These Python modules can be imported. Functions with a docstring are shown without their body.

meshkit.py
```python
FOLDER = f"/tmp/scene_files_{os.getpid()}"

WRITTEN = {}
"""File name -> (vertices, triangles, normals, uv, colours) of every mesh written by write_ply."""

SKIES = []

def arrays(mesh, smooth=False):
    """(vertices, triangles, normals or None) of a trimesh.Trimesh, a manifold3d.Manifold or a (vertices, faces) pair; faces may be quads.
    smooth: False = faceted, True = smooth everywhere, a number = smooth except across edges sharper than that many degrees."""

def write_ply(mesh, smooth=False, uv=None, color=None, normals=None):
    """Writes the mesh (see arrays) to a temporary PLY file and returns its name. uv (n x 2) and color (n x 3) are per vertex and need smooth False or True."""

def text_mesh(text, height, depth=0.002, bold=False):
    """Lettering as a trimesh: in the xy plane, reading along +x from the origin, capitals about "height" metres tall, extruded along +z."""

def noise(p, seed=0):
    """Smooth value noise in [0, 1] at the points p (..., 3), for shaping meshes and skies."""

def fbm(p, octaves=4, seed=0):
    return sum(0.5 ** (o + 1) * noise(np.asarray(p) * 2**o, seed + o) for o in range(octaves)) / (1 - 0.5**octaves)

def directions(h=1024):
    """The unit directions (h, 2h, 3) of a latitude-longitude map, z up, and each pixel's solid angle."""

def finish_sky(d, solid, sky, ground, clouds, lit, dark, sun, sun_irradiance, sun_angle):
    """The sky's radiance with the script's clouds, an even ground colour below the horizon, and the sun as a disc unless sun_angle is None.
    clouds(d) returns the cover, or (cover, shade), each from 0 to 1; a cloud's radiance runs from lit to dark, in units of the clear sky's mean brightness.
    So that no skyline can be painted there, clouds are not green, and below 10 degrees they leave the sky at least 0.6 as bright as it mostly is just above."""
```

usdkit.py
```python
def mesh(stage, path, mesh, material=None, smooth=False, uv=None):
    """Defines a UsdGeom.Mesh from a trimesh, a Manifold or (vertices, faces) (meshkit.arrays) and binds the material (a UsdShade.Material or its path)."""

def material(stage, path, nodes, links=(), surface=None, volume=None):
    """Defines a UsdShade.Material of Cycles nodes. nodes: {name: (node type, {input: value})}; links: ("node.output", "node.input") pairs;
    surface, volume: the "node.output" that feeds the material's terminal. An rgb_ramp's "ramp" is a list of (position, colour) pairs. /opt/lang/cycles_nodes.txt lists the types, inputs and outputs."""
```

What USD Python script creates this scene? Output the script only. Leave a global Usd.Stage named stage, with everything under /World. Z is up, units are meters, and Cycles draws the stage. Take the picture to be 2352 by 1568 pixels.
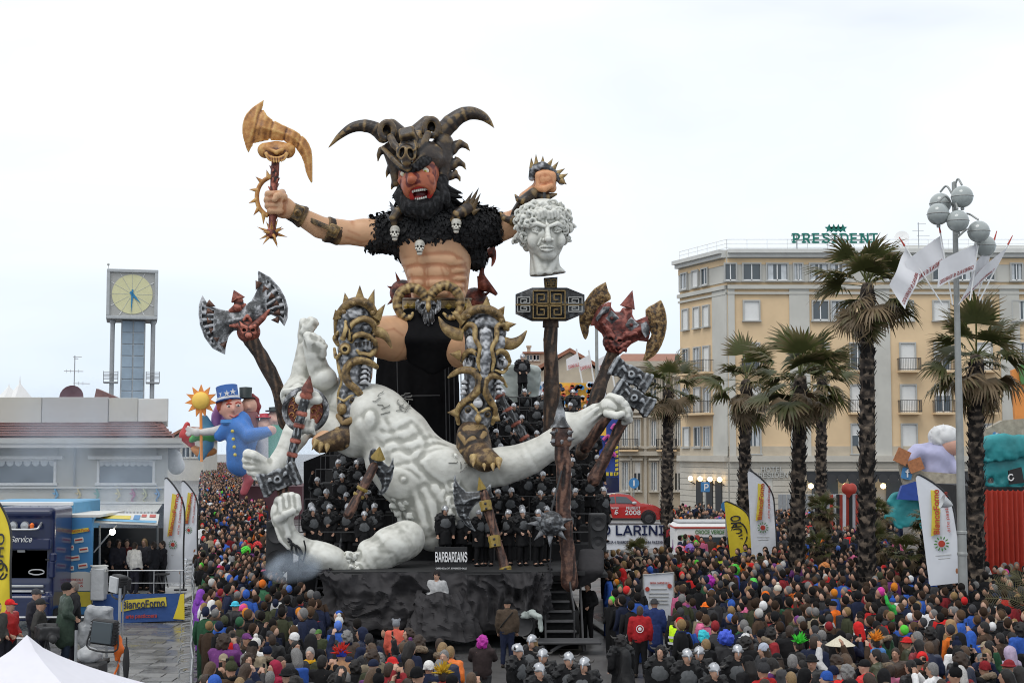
import math,random
import numpy as np,trimesh,usdkit,meshkit
import shapely.geometry as sg
from scipy.spatial import cKDTree
from pxr import Usd,UsdGeom,UsdLux,UsdShade,Gf,Sdf,Vt
# camera, sky, sun, exposure
F,CX,CY,HOR,CAMZ=3400.0,1176.0,784.0,1030.0,5.6
PITCH=math.atan((HOR-CY)/F)
EXPOSURE=0.27
SKY_STRENGTH,SUN_INTENSITY,SUN_ANGLE=0.1,0.25,30.0
SUN_DIR=np.array([-0.35,-0.5,0.95]);SUN_DIR/=np.linalg.norm(SUN_DIR)
stage=Usd.Stage.CreateInMemory()
UsdGeom.SetStageUpAxis(stage,'Z');UsdGeom.SetStageMetersPerUnit(stage,1.0)
UsdGeom.Xform.Define(stage,'/World');UsdGeom.Scope.Define(stage,'/World/Looks')
cam=UsdGeom.Camera.Define(stage,'/World/camera')
cam.CreateHorizontalApertureAttr(36.0);cam.CreateVerticalApertureAttr(36.0*682/1024)
cam.CreateFocalLengthAttr(36.0*F/2352);cam.CreateFStopAttr(0.0)
cam.CreateClippingRangeAttr(Gf.Vec2f(0.5,5000));cam.CreateExposureAttr(EXPOSURE)
cam.AddTranslateOp().Set(Gf.Vec3d(0,0,CAMZ));cam.AddRotateXOp().Set(90+math.degrees(PITCH))
_el,_ro=math.asin(SUN_DIR[2]),math.atan2(SUN_DIR[0],SUN_DIR[1])
skym=usdkit.material(stage,'/World/Looks/overcast_sky',{
'sky':('sky_texture',{'sky_type':'single_scattering','sun_disc':False,'sun_elevation':_el,'sun_rotation':_ro,'aerosol_density':2.0}),
'geo':('texture_coordinate',{}),
'map':('mapping',{'scale':(1.0,1.0,3.2)}),
'n':('noise_texture',{'scale':1.7,'detail':5.0,'roughness':0.5,'distortion':0.3}),
'r':('rgb_ramp',{'ramp':[(0.34,(6.3,6.9,7.6)),(0.47,(8.2,8.6,9.0)),(0.62,(9.5,9.55,9.6))]}),
'sep':('separate_xyz',{}),
'mr':('map_range',{'from_min':0.0,'from_max':0.30,'to_min':0.0,'to_max':1.0,'clamp':True}),
'low':('mix_color',{'a':(0.80,0.885,0.975),'b':(1.0,1.0,1.0)}),
'mul':('mix_color',{'blend_type':'multiply','fac':1.0}),
'm':('mix_color',{'fac':0.93}),
'bg':('background_shader',{'strength':SKY_STRENGTH})},
[('geo.generated','map.vector'),('map.vector','n.vector'),('n.fac','r.fac'),('geo.generated','sep.vector'),('sep.z','mr.value'),('mr.result','low.fac'),
('r.color','mul.a'),('low.result','mul.b'),('sky.color','m.a'),('mul.result','m.b'),('m.result','bg.color')],surface='bg.background')
dome=UsdLux.DomeLight.Define(stage,'/World/sky')
UsdShade.MaterialBindingAPI.Apply(dome.GetPrim()).Bind(skym)
dome.GetPrim().SetCustomDataByKey('kind','structure')
sun=UsdLux.DistantLight.Define(stage,'/World/sun')
sun.CreateIntensityAttr(SUN_INTENSITY);sun.CreateAngleAttr(SUN_ANGLE);sun.CreateColorAttr(Gf.Vec3f(1,0.98,0.95));sun.CreateNormalizeAttr(True)
sun.AddRotateZOp().Set(math.degrees(math.atan2(SUN_DIR[1],SUN_DIR[0]))+90)
sun.AddRotateXOp().Set(math.degrees(math.acos(SUN_DIR[2])))
# helpers: points, names, prims
V3=lambda*a:np.array(a,float)
_c,_s=math.cos(PITCH),math.sin(PITCH)
def at(px,py,Y):
 """the point of the place that stands at depth Y behind picture position (px, py)"""
 u=-(py-CY)/F
 t=Y/(_c-_s*u)
 return V3((px-CX)/F*t,Y,CAMZ+(_s+_c*u)*t)
def pm(Y):return Y/F
def ground_at(px,py):
 u=-(py-CY)/F
 t=-CAMZ/(_s+_c*u)
 return V3((px-CX)/F*t,(_c-_s*u)*t,0)
def rot(rx=0,ry=0,rz=0):return trimesh.transformations.euler_matrix(*np.radians([rx,ry,rz]),'sxyz')[:3,:3]
def nrm(v):v=np.asarray(v,float);return v/(np.linalg.norm(v)+1e-12)
_used={}
def numbered(path):
 n=_used.get(path,-1)+1;_used[path]=n
 return path if n==0 else '%s_%03d'%(path,n)
def tag(prim,label=None,cat=None,group=None,kind=None):
 for k,v in(('label',label),('category',cat),('group',group),('kind',kind)):
  if v:prim.SetCustomDataByKey(k,v)
 return prim
BASE={}
ORD='First Second Third Fourth Fifth Sixth Seventh Eighth Ninth Tenth Eleventh Twelfth Thirteenth Fourteenth Fifteenth Sixteenth Seventeenth Eighteenth Nineteenth Twentieth'.split()+['%s%s'%(n,{1:'st',2:'nd',3:'rd'}.get(n%10,'th'))for n in range(21,40)]
def thing(name,label,cat,loc=(0,0,0),group=None,kind=None):
 p=numbered('/World/'+name)
 x=UsdGeom.Xform.Define(stage,p);x.AddTranslateOp().Set(Gf.Vec3d(*map(float,loc)))
 tag(x.GetPrim(),label,cat,group,kind);BASE[p]=np.array(loc,float)
 return p
def arr(m):
 if hasattr(m,'vertices'):return np.asarray(m.vertices,float),np.asarray(m.faces)
 if hasattr(m,'to_mesh'):q=m.to_mesh();return np.asarray(q.vert_properties[:,:3],float),np.asarray(q.tri_verts)
 v,f=m;f=np.asarray(f)
 if f.shape[1]==4:f=np.vstack([f[:,[0,1,2]],f[:,[0,2,3]]])
 return np.asarray(v,float),f
def join(ms):
 vs,fs,n=[],[],0
 for m in ms:
  v,f=arr(m);vs.append(v);fs.append(f+n);n+=len(v)
 return np.vstack(vs),np.vstack(fs)
def part(parent,name,m,mat,smooth=30,col=None,curv=False,label=None,kind=None,group=None,cat=None):
 """one Mesh prim under parent ('' for top level); m in world coordinates"""
 if isinstance(m,list):m=join(m)
 v,f=arr(m)
 if isinstance(mat,str):curv=mat in DRY and smooth is not False;mat=MATS[mat]
 root='/'.join(parent.split('/')[:3])if parent else ''
 loc=BASE.get(root,np.zeros(3))
 path=numbered((parent or '/World')+'/'+name)
 if curv:
  c=curvature(v,f)
 pr=usdkit.mesh(stage,path,(v-loc,f),mat,smooth=True if(curv or(col is not None and np.ndim(col)==2))else smooth)
 pv=UsdGeom.PrimvarsAPI(pr)
 if curv:pv.CreatePrimvar('curv',Sdf.ValueTypeNames.FloatArray,'vertex').Set(Vt.FloatArray.FromNumpy(c.astype(np.float32)))
 if col is not None:
  if np.ndim(col)==2:pv.CreatePrimvar('col',Sdf.ValueTypeNames.Color3fArray,'vertex').Set(Vt.Vec3fArray.FromNumpy(np.asarray(col,np.float32)))
  else:pv.CreatePrimvar('col',Sdf.ValueTypeNames.Color3fArray,'vertex').Set(Vt.Vec3fArray.FromNumpy(np.tile(np.asarray(col,np.float32),(len(pr.GetPointsAttr().Get()),1))))
 tag(pr.GetPrim(),label,cat,group,kind)
 return path
def solo(name,m,mat,label,cat,group=None,kind=None,**kw):
 if isinstance(m,list):m=join(m)
 v,f=arr(m)
 return part('',name,(v,f),mat,label=label,cat=cat,group=group,kind=kind,**kw)
def struct(name,m,mat,**kw):return part('',name,m,mat,kind='structure',**kw)
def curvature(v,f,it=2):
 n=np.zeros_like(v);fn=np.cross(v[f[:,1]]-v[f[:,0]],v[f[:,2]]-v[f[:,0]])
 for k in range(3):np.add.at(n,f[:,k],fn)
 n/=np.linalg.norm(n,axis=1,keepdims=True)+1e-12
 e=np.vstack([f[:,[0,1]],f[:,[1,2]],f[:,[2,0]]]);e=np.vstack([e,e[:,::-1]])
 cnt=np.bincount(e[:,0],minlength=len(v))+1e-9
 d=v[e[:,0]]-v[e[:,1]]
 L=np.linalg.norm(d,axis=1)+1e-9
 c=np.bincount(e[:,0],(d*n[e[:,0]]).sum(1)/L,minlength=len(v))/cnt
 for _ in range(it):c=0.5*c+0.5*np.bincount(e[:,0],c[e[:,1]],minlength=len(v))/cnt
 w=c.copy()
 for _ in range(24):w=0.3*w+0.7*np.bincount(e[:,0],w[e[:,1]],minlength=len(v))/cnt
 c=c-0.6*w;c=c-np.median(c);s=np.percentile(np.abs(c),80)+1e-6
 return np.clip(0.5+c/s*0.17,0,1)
 # helpers: shapes
def xf(m,R=None,t=(0,0,0),s=1.0):
 v,f=arr(m);v=v*s
 if R is not None:v=v@np.asarray(R).T
 return v+np.asarray(t,float),f
def mirror(m):
 v,f=arr(m);return v*[-1,1,1],f[:,::-1]
_BV=np.array([[x,y,z]for x in(-1,1)for y in(-1,1)for z in(-1,1)],float)
_BF=np.array([[0,1,3,2],[4,6,7,5],[0,4,5,1],[2,3,7,6],[0,2,6,4],[1,5,7,3]])
def box(c,size,R=None):
 v=_BV*(np.asarray(size,float)/2)
 if R is not None:v=v@np.asarray(R).T
 return v+np.asarray(c,float),np.vstack([_BF[:,[0,1,2]],_BF[:,[0,2,3]]])
def box2(lo,hi):lo,hi=np.array(lo,float),np.array(hi,float);return box((lo+hi)/2,hi-lo)
_bb={}
def bbox_round(c,size,b,R=None):
 """box with chamfered edges"""
 h=np.asarray(size,float)/2;pts=[]
 for v in _BV:
  for k in range(3):
   q=v*(h-b);q[k]=v[k]*h[k];pts.append(q)
 key=tuple(np.round(np.r_[h,b],5))
 if key not in _bb:_bb[key]=trimesh.convex.convex_hull(np.array(pts))
 m=_bb[key];return xf((m.vertices,m.faces),R,c)
def spline(pts,n):
 p=np.asarray(pts,float)
 if len(p)<3:t=np.linspace(0,1,n)[:,None];return p[0]*(1-t)+p[-1]*t
 q=np.vstack([2*p[0]-p[1],p,2*p[-1]-p[-2]]);u=np.linspace(0,len(p)-1-1e-9,n);i=u.astype(int);t=(u-i)[:,None]
 a,b,c,d=q[i],q[i+1],q[i+2],q[i+3]
 return 0.5*(2*b+(c-a)*t+(2*a-5*b+4*c-d)*t**2+(3*b-a-3*c+d)*t**3)
def tube(pts,r,sides=8,n=None,cap=True,flat=1.0,up=None):
 """tapered tube through pts; r is a number or one radius per given point"""
 pts=np.asarray(pts,float);r=np.broadcast_to(np.asarray(r,float),(len(pts),))
 n=n or len(pts)
 pr=spline(np.c_[pts,r],n);p,r=pr[:,:3],np.maximum(pr[:,3],1e-4)
 t=np.gradient(p,axis=0);t/=np.linalg.norm(t,axis=1,keepdims=True)+1e-12
 a=np.zeros_like(p);ref=np.array(up,float)if up is not None else(V3(0,0,1)if abs(t[0,2])<0.9 else V3(1,0,0))
 a[0]=nrm(np.cross(t[0],ref))
 for i in range(1,n):
  q=a[i-1]-t[i]*(a[i-1]@t[i]);a[i]=nrm(q)
 b=np.cross(t,a);w=np.arange(sides)*2*np.pi/sides
 v=(p[:,None]+r[:,None,None]*(np.cos(w)[None,:,None]*a[:,None]+flat*np.sin(w)[None,:,None]*b[:,None])).reshape(-1,3)
 i,j=np.meshgrid(np.arange(n-1),np.arange(sides),indexing='ij')
 q=np.stack([i*sides+j,i*sides+(j+1)%sides,(i+1)*sides+(j+1)%sides,(i+1)*sides+j],-1).reshape(-1,4)
 f=np.vstack([q[:,[0,1,2]],q[:,[0,2,3]]])
 if cap:
  m=len(v);v=np.vstack([v,p[0],p[-1]]);k=np.arange(sides);k2=(k+1)%sides
  f=np.vstack([f,np.c_[k2,k,np.full(sides,m)],np.c_[k+(n-1)*sides,k2+(n-1)*sides,np.full(sides,m+1)]])
 return v,f
def cone(a,b,r,sides=8):return tube([a,b],[r,r*0.03],sides)
def rod(a,b,r,sides=6):return tube([a,b],r,sides)
def lathe(prof,sides=16,c=(0,0,0),R=None):
 """profile of (r, z) turned round z"""
 prof=np.asarray(prof,float);n=len(prof);w=np.arange(sides)*2*np.pi/sides
 v=np.stack([prof[:,None,0]*np.cos(w),prof[:,None,0]*np.sin(w),np.repeat(prof[:,1:2],sides,1)],-1).reshape(-1,3)
 i,j=np.meshgrid(np.arange(n-1),np.arange(sides),indexing='ij')
 q=np.stack([i*sides+j,i*sides+(j+1)%sides,(i+1)*sides+(j+1)%sides,(i+1)*sides+j],-1).reshape(-1,4)
 return xf((v,q),R,c)
def sphere(c,r,sub=2,R=None):
 m=_sph.setdefault(sub,trimesh.creation.icosphere(sub));return xf((m.vertices*np.broadcast_to(r,3),m.faces),R,c)
_sph={}
def frame(a,b):
 """rotation whose z axis runs from a to b"""
 z=nrm(np.asarray(b,float)-a);x=nrm(np.cross(V3(0,1,0)if abs(z[1])<.9 else V3(1,0,0),z));return np.c_[x,np.cross(z,x),z]
def extrude(poly,d,R=None,t=(0,0,0)):
 """2-D polygon (x, z) extruded d along y, standing upright and facing -y"""
 if not hasattr(poly,'exterior'):poly=sg.Polygon(poly)
 if not poly.is_valid:poly=poly.buffer(0)
 out=[]
 for g in getattr(poly,'geoms',[poly]):
  m=trimesh.creation.extrude_polygon(g,d,engine='earcut');v=np.asarray(m.vertices)
  out.append((np.c_[v[:,0],d-v[:,2],v[:,1]],np.asarray(m.faces)))
 m=join(out);v,f=m
 if trimesh.Trimesh(v,f,process=False).volume<0:f=f[:,::-1]
 return xf((v,f),R,t)
def px_plate(pts,Y,d):
 """outline read in the picture, as a plate of thickness d standing at depth Y"""
 q=np.array([at(x,y,Y)for x,y in pts]);return extrude(q[:,[0,2]],d,t=(0,Y-d/2,0))
def text(s,h,depth=0.01,bold=True,width=None,R=None,t=(0,0,0),slant=0.0,flip=False):
 """lettering that stands upright, read from -y; origin at its left foot"""
 m=meshkit.text_mesh(s,h,depth,bold);v=np.array(m.vertices);f=np.array(m.faces)
 if width:v[:,0]=(v[:,0]-v[:,0].min())*width/np.ptp(v[:,0])
 v[:,0]+=slant*v[:,1]
 if flip:v[:,0]=v[:,0].max()-v[:,0];f=f[:,::-1]
 return xf((np.c_[v[:,0],-v[:,2],v[:,1]],f),R,t)
 # helpers: sculpting with signed distances
class Sculpt:
 def __init__(s,res):s.res,s.p=res,[]
 def c(s,a,b,ra,rb=None,k=None,sub=False):
  rb=ra if rb is None else rb;s.p.append(('c',np.asarray(a,float),np.asarray(b,float),ra,rb,s.k(k,min(ra,rb)),sub));return s
 def k(s,k,r):return max(0.5*r,s.res)if k is None else k
 def chain(s,pts,rs,k=None,sub=False):
  q=[('c',np.asarray(pts[i],float),np.asarray(pts[i+1],float),rs[i],rs[i+1])for i in range(len(pts)-1)]
  s.p.append(('h',q,s.k(k,max(min(rs),.5*max(rs))),sub));return s
 def e(s,c,r,R=None,k=None,sub=False):
  r=np.broadcast_to(np.asarray(r,float),3);s.p.append(('e',np.asarray(c,float),r,np.eye(3)if R is None else np.asarray(R),0,s.k(k,r.min()),sub));return s
 def b(s,c,h,R=None,rd=0.02,k=None,sub=False):
  s.p.append(('b',np.asarray(c,float),np.asarray(h,float),np.eye(3)if R is None else np.asarray(R),rd,s.k(k,rd),sub));return s
 def bounds(s,p):
  if p[0]=='h':b=[s.bounds(q)for q in p[1]];return np.min([x[0]for x in b],0),np.max([x[1]for x in b],0)
  if p[0]=='c':return np.minimum(p[1]-p[3],p[2]-p[4]),np.maximum(p[1]+p[3],p[2]+p[4])
  h=np.abs(p[3])@p[2]if p[0]=='b' else np.sqrt(((p[3]*p[2])**2).sum(1))
  return p[1]-h,p[1]+h
 def mesh(s,disp=None):
  bs=[s.bounds(p)for p in s.p if not p[-1]]
  lo=np.min([b[0]for b in bs],0)-3*s.res;hi=np.max([b[1]for b in bs],0)+3*s.res
  n=np.ceil((hi-lo)/s.res).astype(int)+1
  G=np.full(n,9.0,np.float32);ax=[(lo[k]+np.arange(n[k])*s.res).astype(np.float32)for k in range(3)]
  for p in s.p:
   a,b=s.bounds(p);m=p[-2]+3.5*s.res
   i0=np.maximum(((a-m-lo)/s.res).astype(int),0);i1=np.minimum(((b+m-lo)/s.res).astype(int)+2,n)
   if(i1<=i0).any():continue
   sl=tuple(slice(i0[k],i1[k])for k in range(3))
   X=[ax[k][sl[k]].reshape([-1 if j==k else 1 for j in range(3)])for k in range(3)]
   def rc_(c,X):
    A,B,ra,rb=c[1:5];d=(B-A).astype(np.float32);L2=float(d@d)+1e-9
    q=[X[k]-np.float32(A[k])for k in range(3)]
    t=np.clip((q[0]*d[0]+q[1]*d[1]+q[2]*d[2])/L2,0,1)
    return np.sqrt((q[0]-t*d[0])**2+(q[1]-t*d[1])**2+(q[2]-t*d[2])**2)-(ra+t*np.float32(rb-ra))
   if p[0]=='c':D=rc_(p,X)
   elif p[0]=='h':
    D=np.full(i1-i0,9.0,np.float32)
    for c in p[1]:
     a,b=s.bounds(c);j0=np.maximum(((a-m-lo)/s.res).astype(int)-i0,0);j1=np.minimum(((b+m-lo)/s.res).astype(int)+2-i0,i1-i0)
     if(j1<=j0).any():continue
     t2=tuple(slice(j0[k],j1[k])for k in range(3));D[t2]=np.minimum(D[t2],rc_(c,[X[k][tuple(slice(j0[j],j1[j])if j==k else slice(None)for j in range(3))]for k in range(3)]))
   else:
    C,r,R=p[1],p[2],p[3];q=[X[k]-np.float32(C[k])for k in range(3)]
    q=[q[0]*np.float32(R[0,k])+q[1]*np.float32(R[1,k])+q[2]*np.float32(R[2,k])for k in range(3)]
    if p[0]=='e':
     k0=np.sqrt(sum((q[k]/np.float32(r[k]))**2 for k in range(3)));k1=np.sqrt(sum((q[k]/np.float32(r[k]**2))**2 for k in range(3)))+1e-6
     D=k0*(k0-1)/k1
    else:
     w=[np.abs(q[k])-np.float32(r[k]-p[4])for k in range(3)]
     D=np.sqrt(sum(np.maximum(x,0)**2 for x in w))+np.minimum(np.maximum(np.maximum(w[0],w[1]),w[2]),0)-np.float32(p[4])
   g,k=G[sl],np.float32(max(p[-2],1e-4))
   if p[-1]:
    D=-D;h=np.maximum(k-np.abs(g-D),0)/k;G[sl]=np.maximum(g,D)+h*h*k/4
   else:
    h=np.maximum(k-np.abs(g-D),0)/k;G[sl]=np.minimum(g,D)-h*h*k/4
  if disp is not None:
   near=np.argwhere(np.abs(G)<4*s.res);pts=lo+near*s.res
   G[tuple(near.T)]+=disp(pts).astype(np.float32)
  return surface_nets(G,lo,s.res)
def surface_nets(G,lo,res):
 ins=G<0;n=G.shape
 cnt=sum(ins[i:n[0]-1+i,j:n[1]-1+j,k:n[2]-1+k].astype(np.int8)for i in(0,1)for j in(0,1)for k in(0,1))
 cells=np.argwhere((cnt>0)&(cnt<8));idx=np.full(cnt.shape,-1,np.int32);idx[tuple(cells.T)]=np.arange(len(cells))
 acc=np.zeros((len(cells),3));num=np.zeros(len(cells))
 for axis in range(3):
  o=[a for a in range(3)if a!=axis]
  for i in(0,1):
   for j in(0,1):
    A=cells.copy();A[:,o[0]]+=i;A[:,o[1]]+=j;B=A.copy();B[:,axis]+=1
    va,vb=G[tuple(A.T)],G[tuple(B.T)];x=(va<0)!=(vb<0)
    t=np.where(x,va/np.where(x,va-vb,1),0)
    q=(A-cells).astype(float);q[:,axis]+=t;acc+=q*x[:,None];num+=x
 v=lo+(cells+acc/num[:,None])*res;F_=[]
 for axis in range(3):
  o=[(axis+1)%3,(axis+2)%3];sl0=[slice(None)]*3;sl1=[slice(None)]*3;sl0[axis]=slice(0,-1);sl1[axis]=slice(1,None)
  a,b=ins[tuple(sl0)],ins[tuple(sl1)];E=np.argwhere(a!=b);E=E[(E[:,o[0]]>0)&(E[:,o[1]]>0)]
  if not len(E):continue
  def cell(i,j):Q=E.copy();Q[:,o[0]]-=i;Q[:,o[1]]-=j;return idx[tuple(Q.T)]
  q=np.c_[cell(1,1),cell(0,1),cell(0,0),cell(1,0)];fl=~a[tuple(E.T)];q[fl]=q[fl][:,::-1];F_.append(q[(q>=0).all(1)])
 return v,arr((v,np.vstack(F_)))[1]
def seg_dist(P,poly):
 """signed distance (inside positive) of 2-D points to a closed polygon"""
 poly=np.asarray(poly,float);d=np.full(len(P),1e9);inside=np.zeros(len(P),bool)
 for a,b in zip(poly,np.roll(poly,-1,0)):
  e=b-a;w=P-a;t=np.clip((w@e)/(e@e+1e-12),0,1);d=np.minimum(d,((w-t[:,None]*e)**2).sum(1))
  c=(a[1]>P[:,1])!=(b[1]>P[:,1]);inside^=c&(P[:,0]<(b[0]-a[0])*(P[:,1]-a[1])/(b[1]-a[1]+1e-12)+a[0])
 return np.sqrt(d)*np.where(inside,1,-1)
def blade(pts,Y,edge,slope,tmax,res,relief=None,smooth=3):
 """lens-shaped plate from a picture outline: thickness grows inwards from the edge; relief(P2, d) adds thickness"""
 q=np.array([at(x,y,Y)for x,y in pts])[:,[0,2]]
 if smooth:
  q=spline(np.vstack([q,q[:1]])[:,[0,1]],len(q)*smooth)[:-1]if smooth>1 else q
 lo2,hi2=q.min(0)-2.5*res,q.max(0)+2.5*res
 X=np.arange(lo2[0],hi2[0],res);Z=np.arange(lo2[1],hi2[1],res);g=np.stack(np.meshgrid(X,Z,indexing='ij'),-1).reshape(-1,2)
 d=seg_dist(g,q);t=np.minimum(edge+slope*np.maximum(d,0),tmax)
 if relief is not None:t=t+relief(g,d)
 d,t=d.reshape(len(X),1,len(Z)),t.reshape(len(X),1,len(Z));T=t.max()+3*res
 y=np.arange(-T,T+res,res).reshape(1,-1,1)
 G=np.maximum(np.abs(y)-t,-d).astype(np.float32)
 v,f=surface_nets(G,V3(lo2[0],Y-T,lo2[1]),res)
 return v,f
 # materials
MATS,DRY={},set()
def mat(name,nodes,links,surface='p.BSDF',volume=None):
 m=usdkit.material(stage,'/World/Looks/'+name,nodes,links,surface=surface,volume=volume);MATS[name]=m;return m
def plain(name,c,rough=0.6,var=0.12,scale=4.0,bump=0.0,bscale=20.0,metal=0.0,spec=0.5,detail=4.0,coat=0.0):
 """even colour with a soft blotchy variation and a fine relief"""
 c=np.array(c,float);n={'geo':('geometry',{}),'n':('noise_texture',{'scale':scale,'detail':detail,'roughness':0.6}),
 'r':('rgb_ramp',{'ramp':[(0.25,c*(1-var)),(0.5,c),(0.78,np.minimum(c*(1+var),1))]}),
 'p':('principled_bsdf',{'roughness':rough,'metallic':metal,'specular_ior_level':spec,'coat_weight':coat})}
 l=[('geo.position','n.vector'),('n.fac','r.fac'),('r.color','p.base_color')]
 if bump:
  n['b']=('noise_texture',{'scale':bscale,'detail':4.0});n['bp']=('bump',{'strength':bump,'distance':0.05})
  l+=[('geo.position','b.vector'),('b.fac','bp.height'),('bp.normal','p.normal')]
 return mat(name,n,l)
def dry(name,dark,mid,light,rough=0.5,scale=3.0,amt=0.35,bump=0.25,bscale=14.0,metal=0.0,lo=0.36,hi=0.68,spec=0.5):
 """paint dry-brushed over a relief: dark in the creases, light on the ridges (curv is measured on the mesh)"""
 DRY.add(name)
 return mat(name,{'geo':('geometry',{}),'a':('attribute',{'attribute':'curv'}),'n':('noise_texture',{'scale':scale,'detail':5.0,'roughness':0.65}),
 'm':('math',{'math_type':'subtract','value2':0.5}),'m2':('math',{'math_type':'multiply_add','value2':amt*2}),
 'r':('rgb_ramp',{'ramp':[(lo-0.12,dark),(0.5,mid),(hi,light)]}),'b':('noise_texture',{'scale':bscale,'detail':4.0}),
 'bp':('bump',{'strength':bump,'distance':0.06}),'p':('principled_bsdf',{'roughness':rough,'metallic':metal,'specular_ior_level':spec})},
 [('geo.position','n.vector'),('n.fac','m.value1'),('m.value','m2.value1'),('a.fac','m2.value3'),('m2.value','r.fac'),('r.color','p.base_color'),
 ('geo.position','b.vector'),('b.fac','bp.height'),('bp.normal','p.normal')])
def painted(name,rough=0.6,var=0.2,scale=9.0,bump=0.0,bscale=25.0,spec=0.4,sheen=0.0,detail=3.0):
 """colour carried by the mesh (primvar col) with a little variation"""
 n={'geo':('geometry',{}),'a':('attribute',{'attribute':'col'}),'n':('noise_texture',{'scale':scale,'detail':detail}),
 'r':('rgb_ramp',{'ramp':[(0.25,(1-var,)*3),(0.75,(1+var,)*3)]}),'x':('mix_color',{'blend_type':'multiply','fac':1.0}),
 'p':('principled_bsdf',{'roughness':rough,'specular_ior_level':spec,'sheen_weight':sheen})}
 l=[('geo.position','n.vector'),('n.fac','r.fac'),('a.color','x.a'),('r.color','x.b'),('x.result','p.base_color')]
 if bump:
  n['b']=('noise_texture',{'scale':bscale,'detail':3.0});n['bp']=('bump',{'strength':bump,'distance':0.04})
  l+=[('geo.position','b.vector'),('b.fac','bp.height'),('bp.normal','p.normal')]
 return mat(name,n,l)
 # ground, pavement, kerb
rng=np.random.default_rng(7);random.seed(7)
mat('wet_asphalt',{'geo':('geometry',{}),'n':('noise_texture',{'scale':0.35,'detail':6.0,'roughness':0.6}),'n2':('noise_texture',{'scale':28.0,'detail':3.0}),
'r':('rgb_ramp',{'ramp':[(0.3,(.050,.048,.047)),(0.7,(.105,.1,.097))]}),'rr':('rgb_ramp',{'ramp':[(0.36,(.16,)*3),(0.62,(.55,)*3)]}),
'bp':('bump',{'strength':0.25,'distance':0.01}),'p':('principled_bsdf',{'specular_ior_level':0.6})},
[('geo.position','n.vector'),('geo.position','n2.vector'),('n.fac','r.fac'),('r.color','p.base_color'),('n.fac','rr.fac'),('rr.color','p.roughness'),('n2.fac','bp.height'),('bp.normal','p.normal')])
for i,(c,lo,hi)in enumerate([((.15,.148,.145),.08,.4),((.18,.177,.17),.12,.5),((.125,.124,.122),.06,.32)]):
 mat(('wet_stone_light','wet_stone_pale','wet_stone_dark')[i],{'geo':('geometry',{}),'n':('noise_texture',{'scale':0.8,'detail':6.0,'roughness':0.65}),
 'r':('rgb_ramp',{'ramp':[(0.3,tuple(np.array(c)*.6)),(0.65,c)]}),'rr':('rgb_ramp',{'ramp':[(0.38,(lo,)*3),(0.6,(hi,)*3)]}),'p':('principled_bsdf',{'specular_ior_level':0.55})},
 [('geo.position','n.vector'),('n.fac','r.fac'),('r.color','p.base_color'),('n.fac','rr.fac'),('rr.color','p.roughness')])
plain('kerb_stone',(.27,.265,.25),.5)
g=np.array([[-900,-40,0],[900,-40,0],[900,1500,0],[-900,1500,0]],float)
struct('ground',(g,np.array([[0,1,2,3]])),'wet_asphalt')
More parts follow.
